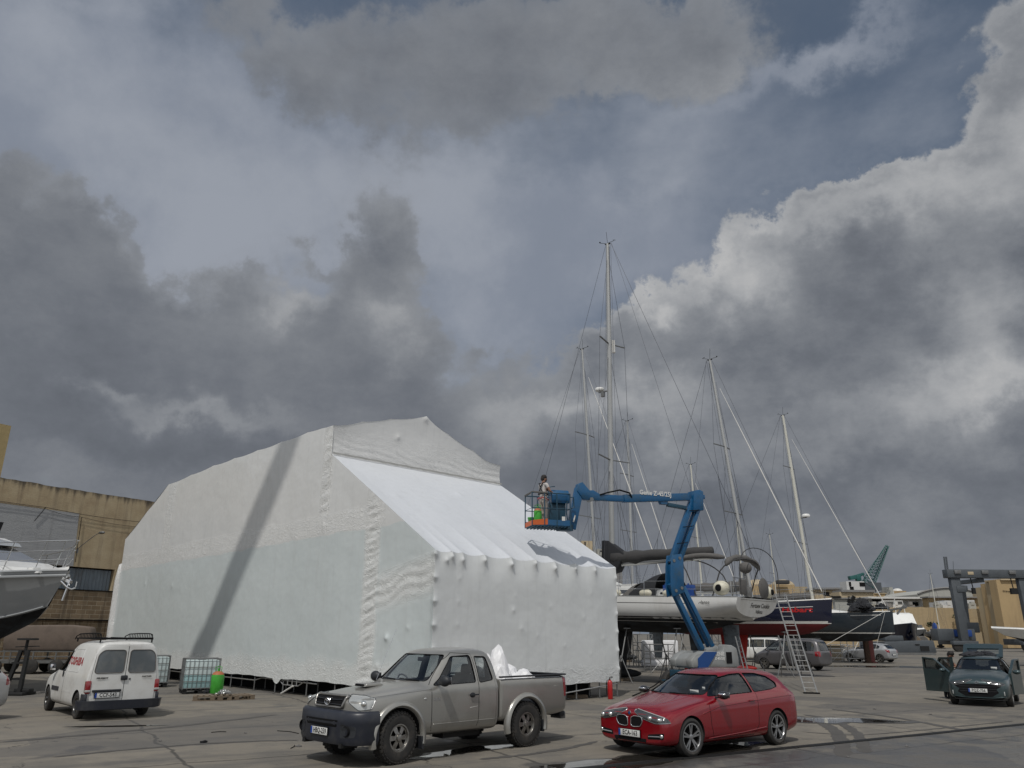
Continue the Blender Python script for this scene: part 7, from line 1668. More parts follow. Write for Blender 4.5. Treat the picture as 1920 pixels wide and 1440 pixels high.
def extinguisher(loc, label, sc_=1.0):
    o = empty('fire_extinguisher', loc, 0, label, 'fire extinguisher'); 
    MB().lathe([(.075*sc_, 0), (.085*sc_, .02), (.085*sc_, .50*sc_), (.07*sc_, .56*sc_), (.03*sc_, .60*sc_), (0, .60*sc_)], n=18).build('cylinder', M['extr'], o, 50)
    v = MB().tube((0, 0, .59*sc_), (0, 0, .66*sc_), .018, 8).bar((-.02, 0, .65*sc_), (.10, 0, .68*sc_), .02).bar((-.02, 0, .67*sc_), (.09, 0, .72*sc_), .015).path([(0, 0, .62*sc_), (-.10, 0, .58*sc_), (-.12, 0, .35*sc_), (-.10, 0, .12*sc_)], .012, 5); v.build('valve_and_hose', M['black'], o, 50)
    MB().lathe([(.0865*sc_, .20), (.0865*sc_, .36)], n=18).build('label_band', M['stripe'], o) if False else None
g_ = G(1144.5, 1311); extinguisher((g_.x, g_.y, 0), 'red fire extinguisher standing at the right corner of the white shelter', 1.0)
g_ = G(1289, 1300); extinguisher((g_.x+.05, g_.y-.35, 0), 'tall red extinguisher in front of the blue lift panel, behind the red hatchback', 2.1)
g_ = G(1077, 1309); o = MB().box((0, 0, .05), (.9, .14, .10)).box((.1, .25, .05), (.7, .14, .10)).box((.05, .12, .13), (.12, .5, .06)).build('timber_block', M['wood'], None, bevel=.01); o.location = (g_.x, g_.y, 0); tag(o, 'short timber offcuts on the ground before the shelter front', 'timber')
def ladder(a, b, w_, label, n=18, side=Vector((1, 0, 0))):
    o = empty('ladder', (a.x, a.y, 0), 0, label, 'ladder', 'ladders'); A_ = Vector((0, 0, a.z)); B_ = b-Vector((a.x, a.y, 0)); s_ = side*w_/2
    m_ = MB().bar(A_-s_, B_-s_, .05, .022).bar(A_+s_, B_+s_, .05, .022); m_.build('side_rail', M['galv'], o)
    r_ = MB()
    for i in range(1, n): p = A_.lerp(B_, i/n); r_.tube(p-s_, p+s_, .011, 6)
    r_.build('rung', M['galv'], o); MB().bar(A_-s_*1.4+Vector((0, 0, .03)), A_+s_*1.4+Vector((0, 0, .03)), .07, .05).build('foot', M['black'], o)
f = G(1522, 1301); tpp = Vector(yp(-.25, -1.75, 3.75)); ladder(Vector((f.x, f.y, 0)), tpp, .42, 'long aluminium ladder leaning on the stern of the white yacht', 20, (Vector((.9, -.35, 0))).normalized())
f = G(1478, 1300); ladder(Vector((f.x-.9, f.y+1.6, 0)), Vector(yp(.6, 1.0, 2.0)), .4, 'dark ladder low under the white yacht stern', 10, Vector((.6, .8, 0)))
gp_ = G(1478, 1258)
for i, dx in enumerate((0, .35, .55, .8, 1.0)):
    o = MB().tube((gp_.x+dx, gp_.y, 0), (gp_.x+dx-.35+.2*(i % 2), gp_.y+.5, 2.55-.1*i), .045, 8).build('scaffold_tube', M['galv'], None, 50); tag(o, 'grey steel tube leaning among others left of the dark grey minivan', 'tube', 'grey tubes leaning by the minivan')
# scaffold lattice and odds under the yachts
def trestle(px, py, w_, h_, label, mt='galv', dpt=.8, cross=True):
    g_ = G(px, py); o = empty('trestle', (g_.x, g_.y, 0), R(15), label, 'trestle', 'steel trestles under the boats'); f_ = MB()
    for x in (-w_/2, w_/2):
        for y in (0, dpt): f_.tube((x, y, 0), (x, y, h_), .03, 6)
        for z in (h_*.33, h_*.66, h_): f_.tube((x, 0, z), (x, dpt, z), .02, 5)
    for z in (.25, h_*.5, h_*.75, h_): f_.tube((-w_/2, 0, z), (w_/2, 0, z), .025, 6).tube((-w_/2, dpt, z), (w_/2, dpt, z), .025, 6)
    if cross: f_.tube((-w_/2, 0, 0), (w_/2, 0, h_), .02, 5).tube((w_/2, dpt, 0), (-w_/2, dpt, h_), .02, 5)
    f_.build('frame', M[mt], o, 60)
trestle(1372, 1252, 1.6, 2.2, 'tall grey scaffold tower under the stern of the white yacht'); trestle(1244, 1262, 1.5, 1.5, 'grey trestle behind the keel of the white yacht'); trestle(1212, 1250, 1.1, 2.0, 'narrow grey trestle right of the keel of the white yacht')
trestle(1578, 1240, 1.8, 1.3, 'pale trestle right behind the dark grey minivan', 'alu'); trestle(1604, 1241, 1.2, 1.7, 'pale cross-braced trestle beside the brown bin', 'alu')
g_ = G(1579, 1240); o = MB().box((0, 0, .6), (1.7, 1.3, 1.1)).box((0, 0, 1.17), (1.8, 1.4, .06)).box((.9, 0, .6), (.02, 1.2, .9)).build('waste_bin', mat('brown_bin', (.10, .085, .06), .8, vary=.3), None, bevel=.03); o.location = (g_.x+.2, g_.y+2.5, 0); tag(o, 'square brown-grey bin behind the dark grey minivan', 'bin')
g_ = G(1316, 1296); 
for (px, py, sx_, lbl) in ((1222, 1232, 1.2, 'white polystyrene block glimpsed under the white yacht, left'), (1250, 1230, 1.6, 'white wrapped pallet load glimpsed under the white yacht, right')):
    g_ = G(px, py+18); o = MB().box((0, 0, 1.0), (sx_, .8, 1.3)).box((0, 0, .2), (sx_+.1, .9, .4)).build('wrapped_load', M['wrapw'], None, bevel=.12); o.location = (g_.x, g_.y, 0); tag(o, lbl, 'wrapped load')
hs = MB(); pts = [G(1186, 1306), G(1200, 1300), G(1226, 1287), G(1240, 1276), G(1252, 1279), G(1262, 1290), G(1280, 1296)]
hs.path([p+Vector((0, 0, .02)) for p in pts], .02, 6); tag(hs.build('hose', M['black'], None, 60), 'black hose trailing over the ground behind the red hatchback', 'hose')
rs = random.Random(11)
for px, py, s_ in ((382, 1393, .07), (1212, 1306, .05), (560, 1400, .05), (1640, 1330, .05), (1745, 1340, .04), (300, 1390, .03), (460, 1375, .03), (1590, 1420, .03), (1700, 1400, .03)):
    g_ = G(px, py); bm = bmesh.new(); bmesh.ops.create_icosphere(bm, subdivisions=2, radius=s_)
    for v in bm.verts: v.co = Vector((v.co.x*rs.uniform(.7, 1.4), v.co.y*rs.uniform(.7, 1.4), max(-.005, v.co.z*rs.uniform(.4, .7))))
    me = bpy.data.meshes.new('d'); bm.to_mesh(me); bm.free(); o = link('debris', me, M['concrete'] if px != 382 else M['black'], None, 20); o.location = (g_.x, g_.y, .01); tag(o, 'dark lump of dirt on the open ground left of the pickup' if px == 382 else 'small grey stone lying on the open concrete', 'debris', None if px == 382 else 'loose stones on the concrete')
for a, b in (((520, 1371), (560, 1376)), ((396, 1374), (424, 1373)), ((545, 1404), (552, 1398))):
    p, q = G(*a), G(*b); o = MB().path([p+Vector((0, 0, .01)), p.lerp(q, .5)+Vector((.03, .05, .015)), q+Vector((0, 0, .01))], .008, 5).build('wire_scrap', M['black'], None); tag(o, 'thin dark wire scrap on the ground left of the pickup', 'wire', 'wire scraps')
# ---------------------------------------------------------------- far side of the yard
def fm(name, c, v=.15, dirt=(.2, .15, .1), amt=.4, ds=.35): return mat(name, c, .9, vary=v, vscale=.3, dirt=dirt, dirt_amt=amt, dscale=ds, streak=True)
F_ = dict(cream=fm('cream_stone', (.44, .36, .24)), yellow=fm('ochre_stone', (.40, .29, .155), dirt=(.24, .17, .095), amt=.7), white=fm('white_cladding', (.55, .55, .54), .06, (.4, .4, .38), .3), grey=fm('grey_roofing', (.20, .20, .20)), pale=fm('pale_sheeting', (.36, .36, .33), .08, (.28, .27, .24), .4), tan=fm('tan_wall', (.38, .31, .2)))
def fbox(parent, name, x0, x1, yt, yb, Y, dep, mt, off=0):
    if dep > 4: dep *= .4
    a, b = AY(x0, (yt+yb)/2, Y), AY(x1, (yt+yb)/2, Y); zt, zb_ = AY((x0+x1)/2, yt, Y).z, max(-.0, AY((x0+x1)/2, yb, Y).z); L = parent.location if parent else Vector()
    return MB().box(((a.x+b.x)/2-L.x, Y+dep/2-L.y+off, (zt+zb_)/2), (b.x-a.x, dep, zt-zb_)).build(name, mt, parent)
def far(name, px, Y, label, cat, group=None):
    p = AY(px, 1190, Y); return empty(name, (p.x, Y, 0), 0, label, cat, group)
def windows(parent, lst, Y, mt='black'):
    for (x0, x1, y0, y1_) in lst: fbox(parent, 'window', x0, x1, y0, y1_, Y-.15, .12, M[mt])
# limestone retaining wall
W = far('limestone_wall', 1700, 150, 'long weathered limestone retaining wall closing the far side of the yard', 'wall')
def wz(px, py, Y=150): return AY(px, py, Y)
pts = [(1360, 1146), (1560, 1146), (1600, 1147), (1602, 1142), (1640, 1141), (1720, 1138), (1800, 1141), (1880, 1142), (1990, 1143)]
poly = [(wz(x, y).x-W.location.x, wz(x, y).z) for x, y in pts]; rr = random.Random(8)
full = [poly[0]]
for a, b in zip(poly, poly[1:]):
    n = max(2, int(abs(b[0]-a[0])/.8))
    for i in range(1, n+1): t = i/n; full.append((a[0]+(b[0]-a[0])*t, a[1]+(b[1]-a[1])*t+rr.uniform(-.09, .07)))
MB().prism([(full[0][0], -.5)]+full+[(full[-1][0], -.5)], 0, 3).build('wall_face', MWl, W)
MB().prism([(full[0][0], -.5)]+[(x, 2.9+rr.uniform(-.15, .15)) for x, z in full]+[(full[-1][0], -.5)], -.8, -.01).build('lower_course', MWl, W)
for i in range(7): x = -18+i*9; MB().box((x, -.9, 1.5), (.5, .25, 3.0)).build('buttress', MWl, W)
# buildings above it
b = far('store_building', 1612, 162, 'pale store building with a plain sheeted side wall above the limestone wall', 'building'); fbox(b, 'wall', 1566, 1632, 1123, 1147, 162, 10, F_['pale']); fbox(b, 'roof', 1564, 1634, 1120.5, 1123, 161.6, 11, F_['grey']); windows(b, [(1619, 1621, 1128, 1132), (1622, 1624, 1133, 1136)], 162)
b = far('office_building', 1555, 185, 'cream flat-roofed office building with dark windows behind the slate yacht mast', 'building'); fbox(b, 'wall', 1530, 1577, 1105, 1150, 185, 14, F_['cream']); fbox(b, 'roof', 1528, 1580, 1101.5, 1105, 184.3, 15, F_['grey']); windows(b, [(1545, 1555, 1110, 1116), (1562, 1566, 1109, 1116)], 185)
b = far('long_shed', 1605, 178, 'long cream shed with a grey roof right of the office building', 'building'); fbox(b, 'wall', 1576, 1640, 1110, 1150, 178, 12, F_['cream']); fbox(b, 'roof', 1578, 1641, 1106, 1110, 177.5, 13, F_['grey']); windows(b, [(1590, 1594, 1118, 1123)], 178)
b = far('white_tower_block', 1605, 200, 'white rooftop block with dark openings under the green crane cab', 'building'); fbox(b, 'wall', 1590, 1624, 1090, 1150, 200, 10, F_['white']); windows(b, [(1612, 1622, 1092, 1099), (1592, 1596, 1091, 1099), (1594, 1601, 1100, 1107)], 200)
b = far('white_shed', 1680, 165, 'long low white shed with a thin flat roof on top of the limestone wall', 'building'); fbox(b, 'wall', 1630, 1743, 1123, 1140, 165, 12, F_['white']); fbox(b, 'roof', 1628, 1738, 1119, 1122.5, 163, 15, M['stripe']); windows(b, [(1636, 1652, 1124, 1128), (1705, 1722, 1129, 1136)], 165)
b = far('hangar', 1790, 195, 'pale hangar with a low curved roof behind the white sheds', 'hangar')
vs = []; X0, X1 = AY(1720, 1110, 195).x-b.location.x, AY(1840, 1110, 195).x-b.location.x; z0 = AY(1780, 1122, 195).z; z1 = AY(1780, 1103, 195).z
pl = [(X0, -.2), (X0, z0+.9)]+[(X0+(X1-X0)*i/16, z0+.9+(z1-z0-.9)*math.sin(math.pi*i/16)**.8) for i in range(1, 16)]+[(X1, z0+.9), (X1, -.2)]
MB().prism(pl, 0, 20).build('wall', F_['pale'], b); pr = [(x, z) for x, z in pl[1:-1]]; MB().path([(x, -.1, z+.1) for x, z in pr], .25, 5).build('roof_edge', F_['grey'], b)
b = far('yard_huts', 1790, 158, 'row of white huts and an ochre wall behind the gantry legs', 'building'); fbox(b, 'wall', 1742, 1860, 1121, 1143, 160, 6, F_['yellow']); 
for x0, x1, y0 in ((1757, 1771, 1129), (1771, 1790, 1126), (1802, 1828, 1125), (1853, 1872, 1133)): fbox(b, 'hut', x0, x1, y0, 1140, 156, 3, F_['white'])
fbox(b, 'roof', 1740, 1862, 1118.5, 1121, 159, 8, F_['grey'])
b = far('limestone_tower', 1890, 140, 'massive ribbed limestone silo block at the right edge', 'silo')
for x0, x1, yt, Y in ((1852, 1862, 1101, 146), (1862, 1871, 1094, 144), (1871, 1879, 1090, 142), (1879, 1960, 1088, 139)): fbox(b, 'rib', x0, x1, yt, 1215, Y, 2.2, F_['yellow'] if Y in (139, 144) else F_['tan'])
fbox(b, 'cornice', 1877, 1960, 1085.5, 1088, 138.6, 12.5, F_['cream']); windows(b, [(1881+i*3, 1882+i*3, 1107+i*.3, 1109+i*.3) for i in range(8)], 139)
b = far('ochre_fort', 1465, 230, 'ochre stone building with two low domes behind the white yacht stern', 'building'); fbox(b, 'wall', 1408, 1492, 1096, 1150, 230, 20, F_['yellow']); fbox(b, 'wing', 1492, 1516, 1100, 1150, 236, 18, F_['tan'])
for x, r_, y in ((1425, 20, 1096), (1475, 20, 1096)):
    p = AY(x, y, 236); w_ = 20*236/1440; MB().ball((p.x-b.location.x, 10, p.z-.6), (w_, 6, AY(x, y-11, 236).z-p.z+.6), 20, 10).build('dome', F_['cream'], b, 180)
MB().box((AY(1465, 1090, 229).x-b.location.x, -2, AY(1465, 1092, 229).z), (3.5, 2, 1.1)).build('roof_tank', M['canvas'], b, bevel=.2)
b = far('dome_house', 1735, 260, 'distant ochre house with a small white dome', 'building'); fbox(b, 'wall', 1678, 1702, 1108, 1150, 262, 10, F_['yellow']); p = AY(1691, 1108, 262); MB().ball((p.x-b.location.x, 5, p.z), (1.6, 1.6, 1.0), 12, 8).build('dome', M['stripe'], b, 180)
b = far('grey_block', 1670, 255, 'distant grey concrete block left of the little dome', 'building'); fbox(b, 'wall', 1663, 1677, 1101, 1150, 258, 8, F_['pale']); fbox(b, 'annex', 1657, 1663, 1109, 1150, 259, 8, F_['grey'])
b = far('apartment_block', 1110, 240, 'pale block of flats glimpsed between the shelter and the tallest mast', 'building'); fbox(b, 'wall', 1092, 1114, 1014, 1190, 240, 16, F_['cream']); fbox(b, 'wall', 1122, 1160, 1029, 1190, 246, 16, F_['pale']); windows(b, [(1096, 1098, 1016, 1028), (1125, 1128, 1032, 1035), (1131, 1134, 1032, 1035), (1137, 1140, 1032, 1035)], 240)
b = far('dark_shed', 1150, 110, 'dark shed with a corrugated wall behind the right corner of the shelter', 'building'); fbox(b, 'wall', 1075, 1168, 1041, 1190, 110, 10, F_['grey']); fbox(b, 'roof', 1073, 1145, 1029.5, 1033, 109.5, 11, M['gantry']) if False else None
for i, (x0, x1, yt, Y, mt, lb_) in enumerate(((1500, 1528, 1117, 205, 'yellow', 'low ochre house left of the cream office building'), (1640, 1662, 1113, 215, 'yellow', 'low ochre house right of the green crane'), (1702, 1722, 1111, 225, 'cream', 'cream flat house left of the hangar'), (1536, 1562, 1124, 158, 'tan', 'low tan store in front of the cream office building'), (1838, 1853, 1106, 170, 'cream', 'narrow cream house beside the limestone silo block'))):
    b = far('stone_house', (x0+x1)/2, Y, lb_, 'building', 'stone houses on the skyline'); fbox(b, 'wall', x0, x1, yt, 1150, Y, 6, F_[mt]); fbox(b, 'parapet', x0-.5, x1+.5, yt-1.2, yt, Y-.3, 3, F_['cream']); windows(b, [(x0+4, x0+6, yt+4, yt+8), (x0+10, x0+12, yt+4, yt+8)], Y)
rq = random.Random(5)
for px in (1642, 1655, 1668, 1690, 1716, 1766, 1781, 1812, 1830):
    p = AY(px, 1140, 151); o = MB().box((0, 0, .6), (rq.uniform(1, 2.2), 1, rq.uniform(1, 1.8))).box((rq.uniform(-.5, .5), -.3, 1.5), (.6, .6, .6)).build('rooftop_unit', F_[rq.choice(['white', 'grey', 'pale'])]); o.location = (p.x, 152.5, p.z-.6); tag(o, 'small pale unit standing on top of the limestone wall', 'rooftop unit', 'small units along the top of the limestone wall')
# slewing cranes
def lattice(mb, a, b, w0, w1, n=12, r_=.09):
    a, b = Vector(a), Vector(b); p, q = frame_from(b-a); C = []
    for i in range(n+1):
        t = i/n; c = a.lerp(b, t); w_ = w0+(w1-w0)*t; C.append([c+p*w_*sx_+q*w_*sy for sx_, sy in ((-1, -1), (1, -1), (1, 1), (-1, 1))])
    for A_, B_ in zip(C, C[1:]):
        for k in range(4): mb.tube(A_[k], B_[k], r_, 5); mb.tube(A_[k], B_[(k+1) % 4], r_*.6, 4); mb.tube(A_[k], A_[(k+1) % 4], r_*.6, 4)
cr = far('harbour_crane', 1632, 250, 'green harbour crane with a raised lattice jib beyond the slate yacht', 'crane'); o_ = cr.location
mb = MB(); lattice(mb, AY(1626, 1098, 250)-o_, AY(1664, 1023, 250)-o_, 1.5, .35, 14, .13); mb.build('jib', M['crane'], cr, 60)
mb = MB(); lattice(mb, AY(1632, 1150, 250)-o_, AY(1632, 1092, 250)-o_, 1.3, 1.1, 8, .14); mb.box(AY(1634, 1100, 250)-o_, (5, 3, 2.4)); mb.build('tower', M['gantry'], cr, 60)
mb = MB().tube(AY(1664, 1023, 250)-o_, AY(1619, 1078, 250)-o_, .05, 4).tube(AY(1619, 1078, 250)-o_, AY(1625, 1100, 250)-o_, .15, 5); mb.build('stay', M['crane'], cr)
cr = far('slewing_crane', 1608, 204, 'small dark green crane head turned on the white rooftop block', 'crane'); o_ = cr.location
MB().bar(AY(1592, 1084, 204)-o_, AY(1604, 1082, 204)-o_, 1.6, 1.0).bar(AY(1603, 1081, 204)-o_, AY(1619, 1076, 204)-o_, 1.0, .7).box(AY(1609, 1084, 204)-o_, (1.2, 1.2, 1.4)).build('machine_house', M['crane'], cr, bevel=.1); MB().tube(AY(1609, 1092, 204)-o_, AY(1609, 1084, 204)-o_, .4, 8).build('pivot', M['crane'], cr)
# travel lift gantry
ga = far('gantry_lift', 1840, 110, 'big grey travelling boat gantry standing at the right', 'boat gantry'); o_ = ga.location
def GP(px, py, Y=110): return AY(px, py, Y)-o_
def gbar(name, a, b, w_, h_, Y=110, par=None, mt='gantry'): return MB().bar(GP(*a, Y), GP(*b, Y), w_, h_).build(name, M[mt], par or ga, bevel=.06)
tb_ = MB().box(((GP(1773, 1085).x+GP(1975, 1075).x)/2, 0, 10.3), (GP(1975, 1075).x-GP(1773, 1085).x, 1.3, 1.15)).build('top_beam', M['gantry'], ga, bevel=.08)
for x, Y_, nm in ((GP(1791, 1100).x, 0, 'leg'), (GP(1918, 1100).x, 0, 'leg')):
    mb = MB(); mb.add([(x-.50, Y_-.4, 1.0), (x+.50, Y_-.4, 1.0), (x+.50, Y_+.4, 1.0), (x-.50, Y_+.4, 1.0), (x-.66, Y_-.4, 9.72), (x+.66, Y_-.4, 9.72), (x+.66, Y_+.4, 9.72), (x-.66, Y_+.4, 9.72)], [(0, 3, 2, 1), (4, 5, 6, 7), (0, 1, 5, 4), (1, 2, 6, 5), (2, 3, 7, 6), (3, 0, 4, 7)])
    mb.build(nm, M['gantry'], ga, bevel=.05)
    for s_ in (-.9, .9): MB().lathe([(.55, -.3), (.75, -.25), (.75, .25), (.55, .3), (0, .3)], (x+s_, Y_, .75), axis='Y', n=20).build('wheel', M['rubber'], ga, 40)
    MB().box((x, Y_, 1.15), (3.4, .9, .5)).build('bogie', M['gantry'], ga, bevel=.05)
for x in (GP(1791, 1100).x, GP(1918, 1100).x): MB().box((x, 3.0, 1.3), (.9, 6, .8)).build('side_beam', M['gantry'], ga, bevel=.05)
x = GP(1842, 1100).x; MB().add([(x-.62, 5.5, .9), (x+.50, 5.5, .9), (x+.50, 6.5, .9), (x-.62, 6.5, .9), (x-.72, 5.5, 8.4), (x+.78, 5.5, 8.4), (x+.78, 6.5, 8.4), (x-.72, 6.5, 8.4)], [(0, 3, 2, 1), (4, 5, 6, 7), (0, 1, 5, 4), (1, 2, 6, 5), (2, 3, 7, 6), (3, 0, 4, 7)]).box((x, 6, 8.7), (2.0, 1.4, .7)).build('inner_post', M['gantry'], ga, bevel=.05)
MB().box((x, 3.2, 9.45), (.9, 6.2, .5)).build('hoist_beam', M['gantry'], ga)
for px in (1791, 1842, 1893): MB().box((GP(px, 1082).x, -.75, 10.5), (.9, .3, .5)).build('winch_box', M['pale'] if 'pale' in M else M['galv'], ga, bevel=.03)
for px in (1819, 1894): MB().tube((GP(px, 1090).x, -.2, 9.7), (GP(px+2, 1090).x, -.2, 8.1), .07, 6).box((GP(px+2, 1090).x, -.2, 8.0), (.9 if px > 1850 else .4, .4, .8)).build('hook_block', M['blacksteel'], ga)
MB().box((GP(1816, 1082).x, -.67, 10.35), (.8, .04, .4)).build('logo_plate', F_['cream'], ga, bevel=.01)
MB().tube(GP(1774, 1076), GP(1770, 1044)+Vector((0, 0, 0)), .11, 6).tube(GP(1778, 1076), GP(1774, 1044), .11, 6).tube(GP(1788, 1076), GP(1787, 1052), .03, 5).build('exhaust_stack', M['gantry'], ga)
MB().box((GP(1791, 1100).x+.6, -.1, 8.2), (1.3, .8, .8)).build('lamp_box', M['gantry'], ga, bevel=.06); MB().box((GP(1842, 1100).x-.2, 4.8, 3.2), (2.6, 1.2, 1.4)).build('engine_box', M['gantry'], ga, bevel=.08); MB().box((GP(1806, 1170).x, 3, 2.2), (5.2, 2, 1.6)).build('engine_box', M['gantry'], ga, bevel=.08); MB().box((GP(1816, 1170).x, 1.8, 2.4), (2.2, .8, .9)).build('blue_tank', M['bluebin'], ga, bevel=.08)
lp = MB()
for z in (1.3, 1.0): pass
# flood light mast behind the slate yacht
fmst = far('floodlight_mast', 1597, 120, 'short pole with four dark floodlights behind the slate yacht', 'floodlight'); o_ = fmst.location
MB().tube((0, 0, 0), AY(1596, 1118, 120)-o_, .12, 8).build('pole', M['galv'], fmst)
for x, y in ((1592, 1126), (1600, 1121), (1592, 1132), (1600, 1130), (1599, 1124)): MB().box(AY(x, y, 119.6)-o_, (.45, .3, .6), (R(15), R(25), 0)).build('lamp_head', M['blacksteel'], fmst)
# boats by the wall
p = AY(1693, 1190, 96); r_, g2 = motorboat('motor_boat', (p.x+.8, 100.5, 0), R(-100), 8.5, 3.1, 1.0, 1.5, 3.1, 'navy motor boat with a white canopy just right of the dark slate yacht', tops='navy', bot='navy', group=None)
link('canopy', slab([(3.1, 1.0, 6.0, 1.35), (3.9, 1.1, 5.4, 1.3), (4.5, 1.3, 5.0, 1.25), (4.65, 1.6, 4.6, 1.0)]), M['gel'], r_); MB().path([(2.2, -1.3, 4.5), (2.0, -1.2, 6.1), (2.0, 1.2, 6.1), (2.2, 1.3, 4.5)], .06, 6).tube((3, 0, 4.6), (3.2, 0, 7.2), .05, 5).build('arch', M['orange'] if False else M['stripe'], r_, 60)
for x in (2, 5): MB().box((x, 0, .55), (.3, 2.2, 1.1)).build('cradle', M['galv'], r_)
p = AY(1741, 1190, 133); r_, g2 = motorboat('motor_boat', (p.x+.5, 143, 0), R(-93), 9.0, 3.1, 1.15, 1.75, 2.75, 'grey-hulled motor boat facing the camera on a cradle by the limestone wall', tops='gelg', bot='antifoul'); link('wheelhouse', slab([(2.75, 1.5, 7.0, 1.25), (3.3, 1.8, 6.2, 1.15), (3.75, 2.2, 5.2, 1.0)]), M['gel'], r_); MB().box((6.0, 0, 3.45), (.5, 1.9, .45), (0, R(45), 0)).build('windscreen', M['lensd'], r_); MB().box((4, 0, .55), (.3, 2.4, 1.1)).box((7, 0, .55), (.3, 1.8, 1.1)).build('cradle', M['rust'], r_)
p = AY(1773, 1190, 134); D = Vector((-.05, -1, 0)).normalized(); s_ = Vector((p.x, 134, 0))-D*7
r_, i_ = yacht('sailing_yacht', (s_.x+.3, s_.y), math.atan2(D.y, D.x), 8.0, 2.8, 2.6, 1.95, .5, M['gelg'], M['antifoul'], M['stripe'], 'small grey sailing boat facing the camera by the limestone wall, thin bare mast'); rig(r_, i_, 4.6, 12.2, .07, (.5,), None, 'mastw', boom=0, rake=.03, furl=False, wires=True); cabin(r_, i_, .3, .75, .4, .55); MB().ball((3.0, 0, 3.4), (.8, .25, .8), 10, 8).build('blue_sail_bag', M['bluebin'], r_, 180)
p = AY(1900, 1200, 62); r_, g2 = motorboat('motor_yacht', (p.x+12.2, 58, 0), R(172), 15, 4.4, .9, 1.6, 2.35, 'large white motor yacht with radar domes behind the teal hatchback', tops='gel', bot='antifoul')
link('saloon', slab([(2.35, 1.0, 10.5, 1.75), (3.1, 1.2, 8.8, 1.55), (3.15, 1.2, 8.7, 1.5)]), M['gel'], r_); link('saloon_window', slab([(2.62, 1.6, 9.75, 1.70), (3.0, 1.6, 8.95, 1.60)]), M['lensd'], r_); link('flybridge', slab([(3.15, .8, 7.4, 1.7), (3.30, .8, 7.9, 1.8), (3.55, .9, 7.2, 1.6)]), M['gel'], r_); MB().box((4.0, 0, 4.25), (5.6, 3.2, .10)).build('hardtop', M['gel'], r_, bevel=.03)
for x in (1.6, 4, 6.4):
    for y in (-1.4, 1.4): MB().bar((x, y, 3.5), (x-.2, y, 4.22), .07).build('hardtop_post', M['gel'], r_)
for x, y, q in ((2.6, .6, .30), (6.0, -.4, .34), (4.4, 0, .2)): MB().lathe([(q*.8, 0), (q, q*.4), (q, q*.9), (q*.7, q*1.5), (0, q*1.75)], (x, y, 4.30), n=16).build('radar_dome', M['gel'], r_, 60)
MB().box((5.0, 0, 3.75), (1.4, 1.2, .4)).box((3, .8, 3.8), (1.0, .6, .5)).build('flybridge_seat', M['canvas2'], r_, bevel=.05)
for x in (3, 8, 12): MB().box((x, 0, .5), (.3, 2.6, 1.0)).build('cradle', M['blacksteel'], r_)
# long grey machine
g_ = G(1700, 1228); mc = empty('work_barge_float', (g_.x, g_.y, 0), R(4), 'long low grey steel float with a raised hatch, right of the silver hatchback', 'steel float')
MB().prism([(-4.2, .25), (-4.2, 1.35), (3.4, 1.55), (3.6, .25)], 0, 2.2).box((-1.0, 1.1, 1.75), (2.2, 1.6, .6)).build('hull', M['gantry'], mc, bevel=.08); MB().box((-3.2, -.03, 1.1), (1.6, .05, .4)).build('opening', M['black'], mc); MB().box((2.2, -.04, .7), (1.0, .06, .5)).box((1.4, -.04, 1.1), (.5, .05, .12)).build('bracket', M['blacksteel'], mc); MB().box((-.4, 1.1, .13), (7.4, 2.6, .25)).build('timber_bed', M['galv'], mc)
for dx, lbl, mt in ((1715, 'tilted brown drum lying by the limestone wall', 'wood'), (1729, 'pale round bale lying by the limestone wall', 'canvas2')):
    g_ = G(dx, 1216); o = MB().lathe([(.9, -.8), (1.0, -.7), (1.0, .7), (.9, .8)], (0, 0, 1.0), axis='Y', n=18).build('drum', M[mt], None, 40); o.location = (g_.x, g_.y, 0); tag(o, lbl, 'drum')
g_ = G(1800, 1212); bn = empty('rubbish_skip', (g_.x+2, g_.y-8, 0), 0, 'dark skip and bench below the gantry', 'skip'); MB().prism([(-2.2, .3), (-2.6, 1.6), (2.6, 1.6), (2.2, .3)], -1, 1).build('body', M['gantry'], bn, bevel=.05); MB().box((0, -1.0, 1.6), (5.3, .1, .1)).build('rim', M['galv'], bn)
vg = MB(); rg = random.Random(21)
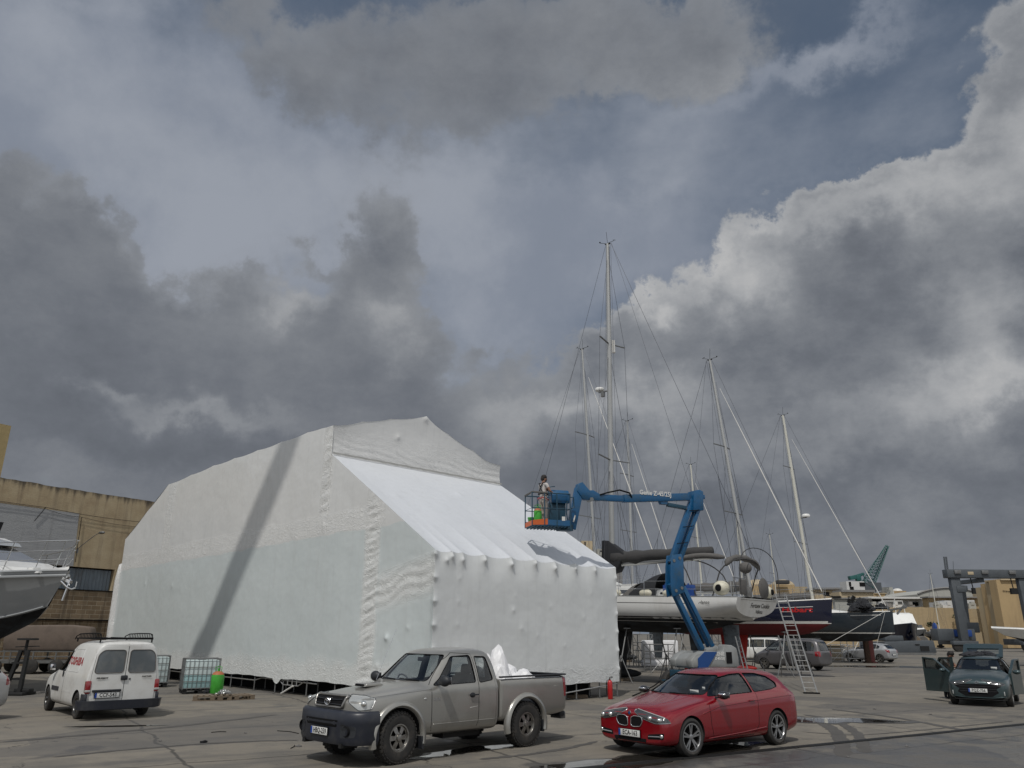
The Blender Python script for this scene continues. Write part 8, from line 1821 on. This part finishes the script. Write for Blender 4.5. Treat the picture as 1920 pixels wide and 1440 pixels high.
for px, py, n, s_ in ((1712, 1186, 60, .5), (1745, 1172, 40, .35), (1795, 1156, 30, .35), (1862, 1160, 40, .4), (1668, 1150, 30, .3)):
    p = AY(px, py, 149.1)
    for _ in range(n):
        c = p+Vector((rg.gauss(0, s_*1.6), rg.uniform(-.5, .1), rg.gauss(0, s_*.7))); a = Vector((rg.uniform(-1, 1), rg.uniform(-1, 1), rg.uniform(-1, 1))).normalized()*.28; b_ = a.cross(Vector((rg.uniform(-1, 1), .3, 1))).normalized()*.2
        vg.add([c-a, c+b_, c+a, c-b_], [(0, 1, 2, 3)])
tag(vg.build('wall_plants', mat('scrub_green', (.05, .06, .03), .9, vary=.4), None), 'tufts of dark scrub growing from the limestone wall', 'plants', kind='stuff')
# telescopic mobile crane outside the frame on the left; its raised boom throws the long slanting shadow on the shelter
tloc = lambda a, z: Vector((-2.19, 22.78, 0))+Vector((-.70*a, .714*a, z))
def wallhit(px, py):
    n = Vector((.714, .70, 0)); d = ray(px, py); P0 = Vector((-2.19, 22.78, 0)); t = (P0-CAM).dot(n)/d.dot(n); return CAM+d*t
Sa, Sb = wallhit(548, 815), wallhit(372, 1235)
Ta = Sa+sun_dir*50; Tb = Sb+sun_dir*44; dv = (Ta-Tb).normalized(); Tb2 = Tb-dv*((Tb.z-3.2)/dv.z); Ta2 = Ta+dv*.5
mc = empty('mobile_crane', (Tb2.x, Tb2.y, 0), 0, 'telescopic mobile crane parked outside the picture with its boom raised', 'mobile crane')
o_ = Vector((Tb2.x, Tb2.y, 0))
for i, (a, b, w_) in enumerate(((0, .36, 1.3), (.34, .70, 1.15), (.68, 1, 1.0))): MB().bar((Tb2.lerp(Ta2, a))-o_, (Tb2.lerp(Ta2, b))-o_, w_, w_*1.1).build('boom_section', M['craney'], mc, bevel=.05)
MB().box((-1, 0, 1.3), (9, 2.6, 1.0)).build('carrier', M['craney'], mc, bevel=.1); MB().box((-.5, 0, 2.6), (3.4, 2.4, 1.6)).build('superstructure', M['craney'], mc, bevel=.1); MB().box((-4.6, 0, 2.2), (1.8, 2.4, 1.2)).build('cab', M['lensd'], mc, bevel=.15)
for x in (-4.3, -2.5, .5, 2.3):
    for s_ in (1, -1): MB().lathe([(.4, -.2), (.58, -.18), (.58, .18), (.4, .2), (0, .2)], (x, s_*1.2, .58), axis='Y', n=20).build('wheel', M['rubber'], mc, 40)
